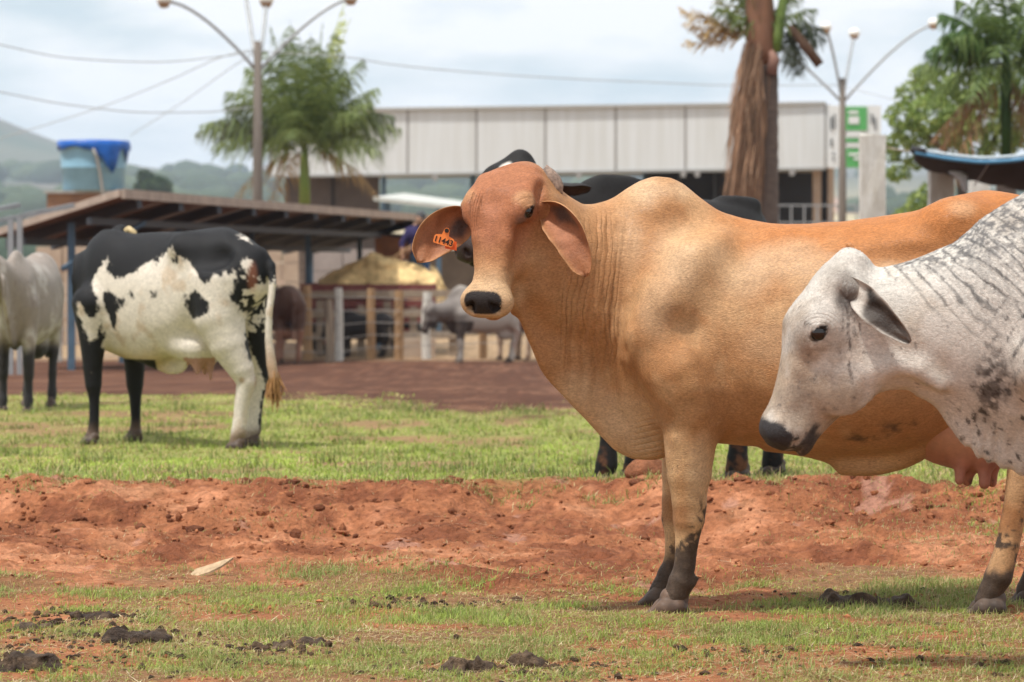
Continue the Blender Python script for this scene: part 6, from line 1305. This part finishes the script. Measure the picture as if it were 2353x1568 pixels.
    nose = headm * np.maximum(sstep(.478, .492, u + .008 * n2 + .35 * np.minimum(w + .01, 0)) * sstep(-.06, -.05, w), sstep(.475, .51, u + .01 * n2 + .012 * n3) * sstep(-.03, -.055, w) * (.35 + .65 * sstep(-.2, .35, n3 + .4 * n2)))
    C = mixc(C, (.033, .030, .031), np.clip(nose, 0, 1))
    C = mixc(C, (.04, .036, .035), headm * np.clip(sstep(.455, .475, u + .008 * n2) * sstep(-.092, -.10, w), 0, 1) * .9)
    C = mixc(C, (.04, .035, .034), headm * sstep(.014, .006, np.abs(w + .104 - (u - .45) * .25)) * sstep(.435, .45, u) * .9)
    mud = sstep(.22, .14, z - .06 * n2 - .04 * n1); C = mixc(C, np.array(MUD), mud)
    ph = (qx - .62 * dcr) * math.pi / 20 + 3 * n1; am = .0022 * fall * sstep(2090, 2140, qx)
    db = np.sqrt((u - .208) ** 2 + (np.abs(v) - .11) ** 2 + w ** 2); hm = headm > .5
    mb = sstep(.085, .06, db) * sstep(.028, .038, db) * sstep(.215, .18, u)
    ph = np.where(hm, db * math.pi / .010, ph); am = np.where(hm, .0018 * mb, am)
    c.paint(C, ph, am)
    def flow(P):
        d = np.tile((.75, 0, -.65), (len(P), 1)); d[P[:, 0] < p(1990, 0)[0]] = fr[0]; return d
    add_hair(c, 95000, (c.N[:, 1] < .35) & (qx < 2440) & (nose < .3) & (z > .3) & (de > 1.0), .012, .0014, flow, 2)
    for g in (-1, 1): add_eye(c, loc(.203, g * .1035, .003), .0265)
    ea = dict(c_out=(.46, .42, .37), c_in=(.050, .040, .034), c_patch=(.025, .022, .02))
    wp = ([0, .15, .35, .5, .7, .85, .95, 1], [.62, .85, 1.0, 1.0, .84, .58, .36, .10])
    for g in (-1, 1): add_ear(c, p(1958, 655, g * .085), p(2004, 706, g * .20), p(2092, 787, g * .20), (.05, g * .95, -.45), .040, **ea, curl0=.55, curl1=.80, cexp=1.0, wprof=wp, furry=.33)
    for (px, dy) in ((2545 - 56, -.165), (2590 - 56, .165), (3330 - 102, -.165), (3390 - 102, .165)):
        q_ = p(px, 1500, dy); add_hoof(c, (q_[0], q_[1], 0))
    tag(c.root, 'grey-white humped cow with black streaks on its neck, lowered head seen side-on', 'cow', 'cattle in the yard')
    return c

# ------------------------------------------------------------------ the black and white cow
def pied_cow():
    c = Cow('dairy_cow', 20.9, 400, -.02); p = c.p
    c.loft([(172, 640, 735, .06, .40), (190, 590, 770, .15, .36), (215, 548, 790, .22, .31), (255, 531, 810, .25, .25), (300, 536, 828, .28, .17), (350, 533, 838, .31, .08), (400, 532, 815, .31, 0, .45, 2.3, 2), (440, 531, 790, .30, -.08, .5, 2.4, 2), (480, 526, 770, .28, -.15, .5, 2.2, 2),
            (515, 523, 755, .27, -.20, .55, 2.2, 2), (550, 534, 740, .25, -.26, .55, 2, 2), (580, 551, 715, .21, -.30, .55, 2, 2), (608, 582, 690, .14, -.33, .5, 2, 2), (622, 615, 670, .05, -.34)], .05)
    c.loft([(195, 585, 700, .06, .36), (215, 552, 680, .09, .33), (240, 530, 660, .09, .28), (270, 533, 650, .07, .22), (310, 545, 640, .04, .15)], .04)     # withers
    c.limb([(195, 640, .42, .16), (190, 640, .70, .13), (230, 600, .92, .11)], .08)                                             # neck going away
    O = p(285, 534, .98); add_head(c, O, (.10, .12, -.5), (.8, .55, .3), .92, detail=False, k=.05)
    c.limb([(212, 700, .12, .13), (212, 770, .12, .085), (213, 840, .12, .060), (215, 885, .12, .050), (217, 920, .12, .034), (216, 970, .12, .031), (213, 1000, .12, .038), (208, 1012, .12, .036)], .06)
    c.limb([(295, 720, .42, .13), (306, 790, .45, .08), (310, 845, .45, .06), (310, 885, .45, .052), (311, 920, .45, .038), (312, 970, .45, .032), (311, 995, .45, .04), (306, 1008, .45, .038)], .06)
    c.limb([(505, 650, -.36, .16), (505, 730, -.38, .15), (525, 790, -.40, .12), (554, 850, -.42, .076), (566, 878, -.42, .060), (557, 920, -.42, .048), (552, 965, -.42, .041), (549, 995, -.42, .045), (543, 1014, -.42, .040)], .07)
    c.limb([(570, 660, -.12, .13), (580, 740, -.10, .12), (592, 830, -.08, .07), (597, 865, -.08, .055), (590, 915, -.08, .045), (585, 965, -.08, .04), (582, 990, -.08, .046), (576, 1006, -.08, .042)], .06)
    c.ellipsoid((425, 570, -.30), (.10, .05, .06), .12)
    c.ellipsoid((600, 590, -.40), (.05, .04, .05), .08)
    c.limb([(598, 590, -.36, .045), (622, 612, -.42, .035), (627, 650, -.46, .026), (618, 720, -.48, .022), (617, 780, -.48, .022), (624, 840, -.48, .028), (630, 870, -.48, .03)], .03)
    c.loft([(345, 780, 838, .10, .1), (365, 800, 852, .05, .08), (395, 815, 862, .03, .05), (420, 800, 858, .03, .02), (440, 780, 830, .04, -.02)], .05)
    for (tx, ty0, ty1, dy) in ((453, 818, 856, -.24), (483, 820, 870, -.20), (470, 815, 858, -.10)):
        c.limb([(tx, ty0 - 8, dy, .04), (tx, ty0 + 12, dy, .024), (tx + 1, ty1, dy, .016)], .03)
    c.ellipsoid((452, 798, -.15), (.17, .15, .095), .09)
    c.ellipsoid((430, 552, -.24), (.09, .06, .04), .06); c.ellipsoid((482, 590, -.46), (.12, .05, .07), .07, op='s')
    c.ops.append(('d', lambda x, y, z: .005 * vnoise(x * 7, y * 7, z * 7, 8), 0))
    V = c.body((p(150, 0)[0], -.80, -.01), (p(660, 0)[0], 1.25, p(0, 490)[2]), .0105, M_COAT)
    x, y, z = V.T; px_, pz_ = c.plane_px(V)
    zx, zy = px_ / .3987, (pz_ - 459.6) / .3987
    n1 = fbm(x * 6, y * 6, z * 6, 4, 31); n2 = fbm(x * 22, y * 22, z * 22, 4, 32); n3 = fbm(x * 45, y * 45, z * 45, 2, 33)
    wsum = 0
    for (jx, jy) in ((-15, -10), (15, -10), (0, 16), (0, 0)):
        wx, wy = zx + 16 * n2 + 14 * n3 + jx, zy + 26 * vnoise(x * 24, y * 6, z * 10, 35) + 16 * n3 + jy
        W1 = [(630, 335), (555, 410), (530, 480), (550, 560), (570, 640), (580, 700), (600, 780), (570, 860), (600, 1010), (850, 1060), (1000, 1060), (1100, 1060), (1300, 1130), (1330, 1150), (1300, 1420), (1480, 1420), (1520, 1150), (1540, 1050), (1500, 950), (1440, 850), (1440, 700), (1400, 600), (1390, 500), (1400, 410), (1280, 440), (1220, 490), (1180, 450), (1160, 390), (1090, 340), (1040, 300), (1025, 255), (1005, 310), (960, 330), (900, 350), (850, 380), (780, 420), (720, 440), (650, 440), (610, 420), (620, 370)]
        white = inpoly(wx, wy, W1)
        for B_ in ([(615, 520), (670, 560), (690, 650), (672, 745), (640, 710), (600, 620), (588, 560)], [(1105, 540), (1170, 520), (1245, 590), (1255, 650), (1200, 685), (1140, 665), (1100, 600)]):
            white &= ~inpoly(wx, wy, B_)
        for (bx, by, br) in ((770, 555, 16), (712, 600, 26), (915, 535, 20), (1045, 350, 24), (1385, 570, 28), (760, 795, 10)): white &= np.hypot(wx - bx, wy - by) > br
        for W_ in ([(435, 575), (485, 610), (492, 680), (560, 655), (585, 700), (575, 765), (530, 800), (505, 840), (480, 760), (450, 650)], [(1440, 330), (1490, 340), (1470, 430), (1430, 400)], [(1390, 185), (1470, 215), (1480, 245), (1400, 210)]): white |= inpoly(wx, wy, W_)
        rear = (zx > 1420) & (zy > 430) & (zy < 760); white |= rear & (n2 + .6 * n3 > .02)
        legsfront = (zx < 900) & (zy > 860 + 60 * (zx > 590)); white &= ~(legsfront & (z < .62))
        tail = (y < -.40) & (zx > 1500); white |= tail & (zy > 480)
        wsum = wsum + white
    wmask = sstep(.30, .70, np.clip(wsum / 4, 0, 1) + .42 * fbm(x * 70, y * 70, z * 45, 2, 36))
    C = np.tile((.012, .012, .0135), (len(V), 1)); C = mixc(C, np.array((.63, .565, .485)), wmask)
    C = mixc(C, (.40, .25, .10), wmask * sstep(830, 950, zy + 40 * n1) * sstep(1050, 850, zx) * .7)
    C = mixc(C, (.42, .27, .14), wmask * sstep(.2, .5, n1 + .3 * n2) * .45)
    C = mixc(C, (.36, .19, .09), (tail & (zy > 700)) * sstep(700, 1000, zy) * .8)
    C = mixc(C, (.36, .16, .12), ((zx > 1080) & (zx < 1260) & (zy > 900) & (z < .62) & (z > .35) & (y > -.38)) * .85)          # teats
    C = mixc(C, (.45, .16, .09), sstep(40, 15, np.hypot(zx - 1490, (zy - 440) * .35)) * (y < -.2) * .4)
    C = mixc(C, (.16, .10, .07), sstep(.16, .05, z - .04 * n1) * .85)
    C = mixc(C, (.30, .18, .09), (sstep(35, 12, np.hypot(zx - 1370, (zy - 1110) * .6)) + sstep(25, 10, np.hypot(zx - 1430, zy - 1020))).clip(0, 1) * .7)
    c.paint(C)
    for (px, py, dy) in ((205, 1020, .12), (303, 1014, .45), (539, 1026, -.42), (573, 1014, -.08)):
        q_ = p(px, py, dy); add_hoof(c, (q_[0], q_[1], 0), -.5, .95)
    # tail switch
    mb_ = MB(); rs = np.random.RandomState(4); a0 = p(630, 866, -.48)
    for i in range(60):
        o = rs.normal(0, .018, 3); e = rs.normal(0, .03, 3); L = rs.uniform(.10, .155)
        mb_.tube([a0 + o * .5 + (0, 0, .03), a0 + o + e * .4 + (0, 0, -L * .5), a0 + e + (0, 0, -L)], [.006, .008, .002], 4, False)
    mb_.build('tail_switch', mat('switch_hair', (.42, .22, .09), .8, noise=.3, nscale=30), c.root, True)
    mb_ = MB(); q_ = p(298, 528, .92); mb_.tube([q_ + (-.05, .02, -.03), q_, q_ + (.03, -.02, -.02), q_ + (.045, -.03, -.06)], [.028, .026, .02, .01], 8); mb_.build('horn', mat('horn_pale', (.55, .42, .22), .5, noise=.3, nscale=20), c.root, True)
    tag(c.root, 'black and white patched dairy cow standing broadside on the grass', 'cow', 'cattle in the yard')
    return c

# ------------------------------------------------------------------ the black cow behind the orange one
def black_cow():
    c = Cow('black_cow', 16.5, 1560, .085); p = c.p
    c.loft([(1320, 500, 760, .10, -.30), (1400, 440, 860, .20, -.24), (1480, 435, 900, .26, -.15), (1580, 452, 915, .30, -.02), (1660, 462, 905, .29, .10), (1720, 468, 860, .25, .20), (1755, 495, 800, .18, .26), (1780, 570, 720, .05, .30)], .05)
    c.loft([(1300, 450, 600, .05, -.36), (1345, 414, 600, .08, -.32), (1390, 401, 600, .09, -.28), (1440, 402, 600, .09, -.24), (1490, 420, 600, .08, -.18), (1540, 447, 590, .05, -.1)], .04)
    c.limb([(1400, 560, -.25, .19), (1310, 525, -.35, .15), (1230, 470, -.45, .12)], .08)
    c.limb([(1660, 463, .1, .03), (1692, 461, .13, .025), (1730, 474, .2, .04)], .05)
    O = p(1186, 366, -.50); loc, fr = add_head(c, O, (-.30, -.14, -.45), (-.75, -.55, .4), 1.02, k=.05)
    S = {}
    for (fx, fy, dy, sgn) in ((1398, 1098, -.40, 1), (1463, 1090, -.05, 1)):
        gp = lambda h: HY + (CAMZ - c.gz - h) * FPX / (c.Y + dy)
        c.limb([(fx + 20, gp(.85), dy * .7, .12), (fx + 10, gp(.62), dy, .085), (fx + 4, gp(.42), dy, .06), (fx + 2, gp(.34), dy, .055), (fx, gp(.2), dy, .040), (fx - 4, gp(.10), dy, .05), (fx - 12, gp(.05), dy, .046)], .06)
        q_ = p(fx - 18, gp(0), dy); add_hoof(c, (q_[0], q_[1], 0), .25, 1.05)
    for (fx, dy) in ((1696, .02), (1778, .34)):
        gp = lambda h: HY + (CAMZ - c.gz - h) * FPX / (c.Y + dy)
        c.limb([(fx + 5, gp(1.0), dy * .8 + .05, .17), (fx + 10, gp(.75), dy, .12), (fx + 22, gp(.55), dy, .07), (fx + 8, gp(.45), dy, .055), (fx + 2, gp(.3), dy, .043), (fx, gp(.16), dy, .045), (fx - 2, gp(.10), dy, .052), (fx - 4, gp(.05), dy, .055)], .06)
        q_ = p(fx - 8, gp(0), dy); add_hoof(c, (q_[0], q_[1], 0), .2, 1.05)
    c.ops.append(('d', lambda x, y, z: .004 * vnoise(x * 8, y * 8, z * 8, 9), 0))
    V = c.body((p(1010, 0)[0], -.85, -.01), (p(1810, 0)[0], .75, p(0, 330)[2]), .0105, M_COAT)
    x, y, z = V.T; n1 = fbm(x * 6, y * 6, z * 6, 4, 41); n2 = fbm(x * 24, y * 24, z * 24, 4, 42)
    u, v, w = head_uvw(c, O, fr, 1.02)
    C = np.tile((.013, .012, .012), (len(V), 1)) * (1 + .3 * n1[:, None])
    C = mixc(C, (.62, .58, .52), sstep(.042, .022, np.sqrt((u - .07) ** 2 + (v - .03) ** 2 + (w - .04) ** 2) + .01 * n2))
    C = mixc(C, (.16, .065, .03), sstep(.3, .05, z) * sstep(-.05, .35, n2 + .3 * n1) * .75)
    C = mixc(C, (.05, .03, .025), (u > .44) * (w > -.1) * .6)
    c.paint(C)
    for g in (-1, 1): add_eye(c, loc(.140, g * .103, .008), .0225)
    ea = dict(c_out=(.022, .02, .02), c_in=(.05, .03, .025), c_patch=(.015, .012, .012))
    add_ear(c, p(1225, 425, -.42), p(1285, 425, -.52), p(1358, 432, -.55), (-.1, -.5, -1), .055, **ea, curl0=1.8, curl1=.6)
    add_ear(c, p(1160, 430, -.62), p(1120, 440, -.80), p(1090, 480, -.85), (-.3, -1, -.4), .055, **ea, curl0=1.8, curl1=.6)
    tag(c.root, 'black humped cow mostly hidden behind the orange-tan cow', 'cow', 'cattle in the yard')
    return c

# ------------------------------------------------------------------ distant cattle
def far_cow(name, label, loc, yaw, paint, head='up', h=.018, sc=1.0, hump=.14, headturn=0.0):
    c = Cow.__new__(Cow); c.ops = []; c.root = empty(name, loc, yaw); c.root.scale = (sc,) * 3; c.base = np.zeros(3); c.Y = 10
    O3 = lambda *a: np.array(a, float)
    rows = [(-.74, 1.05, .80, .06), (-.62, 1.17, .66, .16), (-.45, 1.25, .56, .22), (-.2, 1.24, .54, .28), (.1, 1.23, .52, .32), (.35, 1.26, .58, .30), (.55, 1.30, .68, .26), (.7, 1.25, .8, .2), (.80, 1.15, .9, .1), (.84, 1.08, .98, .03)]
    c.ops.append(('u', Loft([(r[0], r[1], r[2], r[3], 0, .45, 2.2, 2.1) for r in rows]), .05))
    c.ops.append(('u', Loft([(-.72, 1.16, 1.0, .04, 0, .5, 2, 2), (-.58, 1.24 + hump * .7, 1.0, .08, 0, .5, 2, 2), (-.45, 1.25 + hump, 1.0, .09, 0, .5, 2, 2), (-.3, 1.25 + hump * .6, 1.0, .08, 0, .5, 2, 2), (-.1, 1.24, 1.0, .05, 0, .5, 2, 2)]), .04))
    if head == 'up': N_ = [(-.55, 0, .98), (-.82, .3 * headturn, 1.12), (-.95, .55 * headturn, 1.25)]; U = (-.55, .3 * headturn, -.8)
    else: N_ = [(-.55, 0, .95), (-.85, 0, .92), (-1.02, 0, .95)]; U = (-.35, 0, -.9)
    c.ops.append(('u', chain(N_, [.21, .15, .115], .05), .08))
    Ov = O3(*N_[-1]) + O3(-.03, 0, .10)
    loc_, fr = add_head(c, Ov, U, (-1, .6 * headturn, .5), .98, detail=False)
    c.ops.append(('u', Loft([(-.98, N_[1][2], N_[1][2] - .2, .03, 0, .5, 2, 2), (-.8, 1.0, .72, .035, 0, .5, 2, 2), (-.62, .9, .52, .05, 0, .5, 2, 2), (-.45, .8, .5, .06, 0, .5, 2, 2)]), .06))
    for g in (-1, 1):
        for (lx, dx) in ((-.46, 0), (.52, .05)):
            lx += .06 * g
            if lx < 0: P_, R_ = [(lx, g * .15, .85), (lx, g * .16, .62), (lx, g * .16, .40), (lx, g * .16, .32), (lx, g * .16, .2), (lx - .01, g * .16, .1), (lx - .03, g * .16, .045)], [.13, .085, .058, .053, .04, .048, .045]
            else: P_, R_ = [(lx, g * .13, .95), (lx + .02, g * .15, .75), (lx + .11, g * .16, .55), (lx + .09, g * .16, .46), (lx + .05, g * .16, .28), (lx + .03, g * .16, .12), (lx, g * .16, .045)], [.17, .13, .07, .056, .044, .05, .046]
            c.ops.append(('u', chain(P_, R_, .03), .06))
            add_hoof(c, (lx - .04, g * .16, 0))
    c.ops.append(('u', chain([(.76, 0, 1.16), (.87, 0, 1.02), (.88, 0, .7), (.88, 0, .42)], [.05, .035, .022, .03], .03), .03))
    c.ops.append(('u', ell((.42, 0, .52), (.17, .13, .12)), .05))
    V = c.body((-1.5, -.5, -.01), (1.0, .5, 1.6), h, M_COATFAR, 1)
    C = paint(V, fbm(V[:, 0] * 5, V[:, 1] * 5, V[:, 2] * 5, 4, 51), fbm(V[:, 0] * 18, V[:, 1] * 18, V[:, 2] * 18, 3, 52))
    c.paint(C)
    for g in (-1, 1):
        add_eye(c, loc_(.14, g * .104, .008), .022)
        ro = loc_(.05, g * .095, -.07); ti = ro + np.array((.06, g * .16, -.14)); mi = ro + np.array((.05, g * .13, 0))
        add_ear(c, ro, mi, ti, (-1, g * .1, -.3), .05, tuple(C[0] * .8), (.30, .16, .12), (.06, .045, .04), n=12, mcols=9)
    tag(c.root, label, 'cow', 'cattle in the yard')
    return c
# ================================================================== place the cattle
orange_cow(); grey_cow(); pied_cow(); black_cow()
def P_grey(V, n1, n2):
    x, y, z = V.T; C = np.tile((.25, .21, .18), (len(V), 1)); C = mixc(C, (.42, .38, .34), sstep(-.05, .4, n1)); C = mixc(C, (.17, .12, .09), sstep(.1, .5, n2 + .5 * n1) * .5); C = mixc(C, (.025, .022, .022), sstep(.60, .48, z + .08 * n1)); return C
def P_white(V, n1, n2):
    x, y, z = V.T; C = np.tile((.46, .41, .36), (len(V), 1)); C = mixc(C, (.13, .11, .10), sstep(-.25, -.7, x + .15 * n1) * .9); C = mixc(C, (.05, .035, .03), ((x < -.3) & (z < .75) & (z > .42)) * .9); C = mixc(C, (.30, .14, .09), ((x > .3) & (z < .62)) * sstep(0, .3, n1) * .5); return C
def P_brown(V, n1, n2):
    x, y, z = V.T; C = np.tile((.085, .042, .028), (len(V), 1)) * (1 + .3 * n1[:, None]); C = mixc(C, (.40, .21, .14), sstep(.62, .5, z) * .7); return C
def P_dark(V, n1, n2):
    x, y, z = V.T; C = np.tile((.07, .045, .035), (len(V), 1)) * (1 + .3 * n1[:, None]); C = mixc(C, (.36, .15, .10), ((x > .25) & (z < .95)) * .7); C = mixc(C, (.35, .25, .18), sstep(.5, .4, z)); return C
def place(px, py, Y): x = (px - CX) * Y / FPX; return (x, Y, gz1(x, Y))
far_cow('zebu_cow', 'grey humped cow with black legs cut by the left edge, facing the camera', place(62, 935, 25.4), math.radians(87), P_grey, 'up', .016, .90, .07, headturn=.42).root.scale = (.90, .66, .90)
far_cow('zebu_cow', 'small pale grey cow by the fence below the orange cow\'s muzzle', place(1112, 855, 56), math.radians(25), P_white, 'down', .02, .92)
far_cow('brown_cow', 'dark cow with a reddish rump beside the small pale grey cow', place(1200, 850, 58.5), math.radians(-60), P_dark, 'up', .024, .95)
far_cow('brown_cow', 'brown cow half hidden behind the pied cow\'s tail', place(640, 840, 55), math.radians(-70), P_brown, 'down', .024, .98)
far_cow('black_cow', 'black cow feeding behind the wire fence in front of the wagon wheels', place(835, 812, 60.6), math.radians(6), lambda V, a, b: np.tile((.022, .018, .018), (len(V), 1)), 'down', .03, .62)
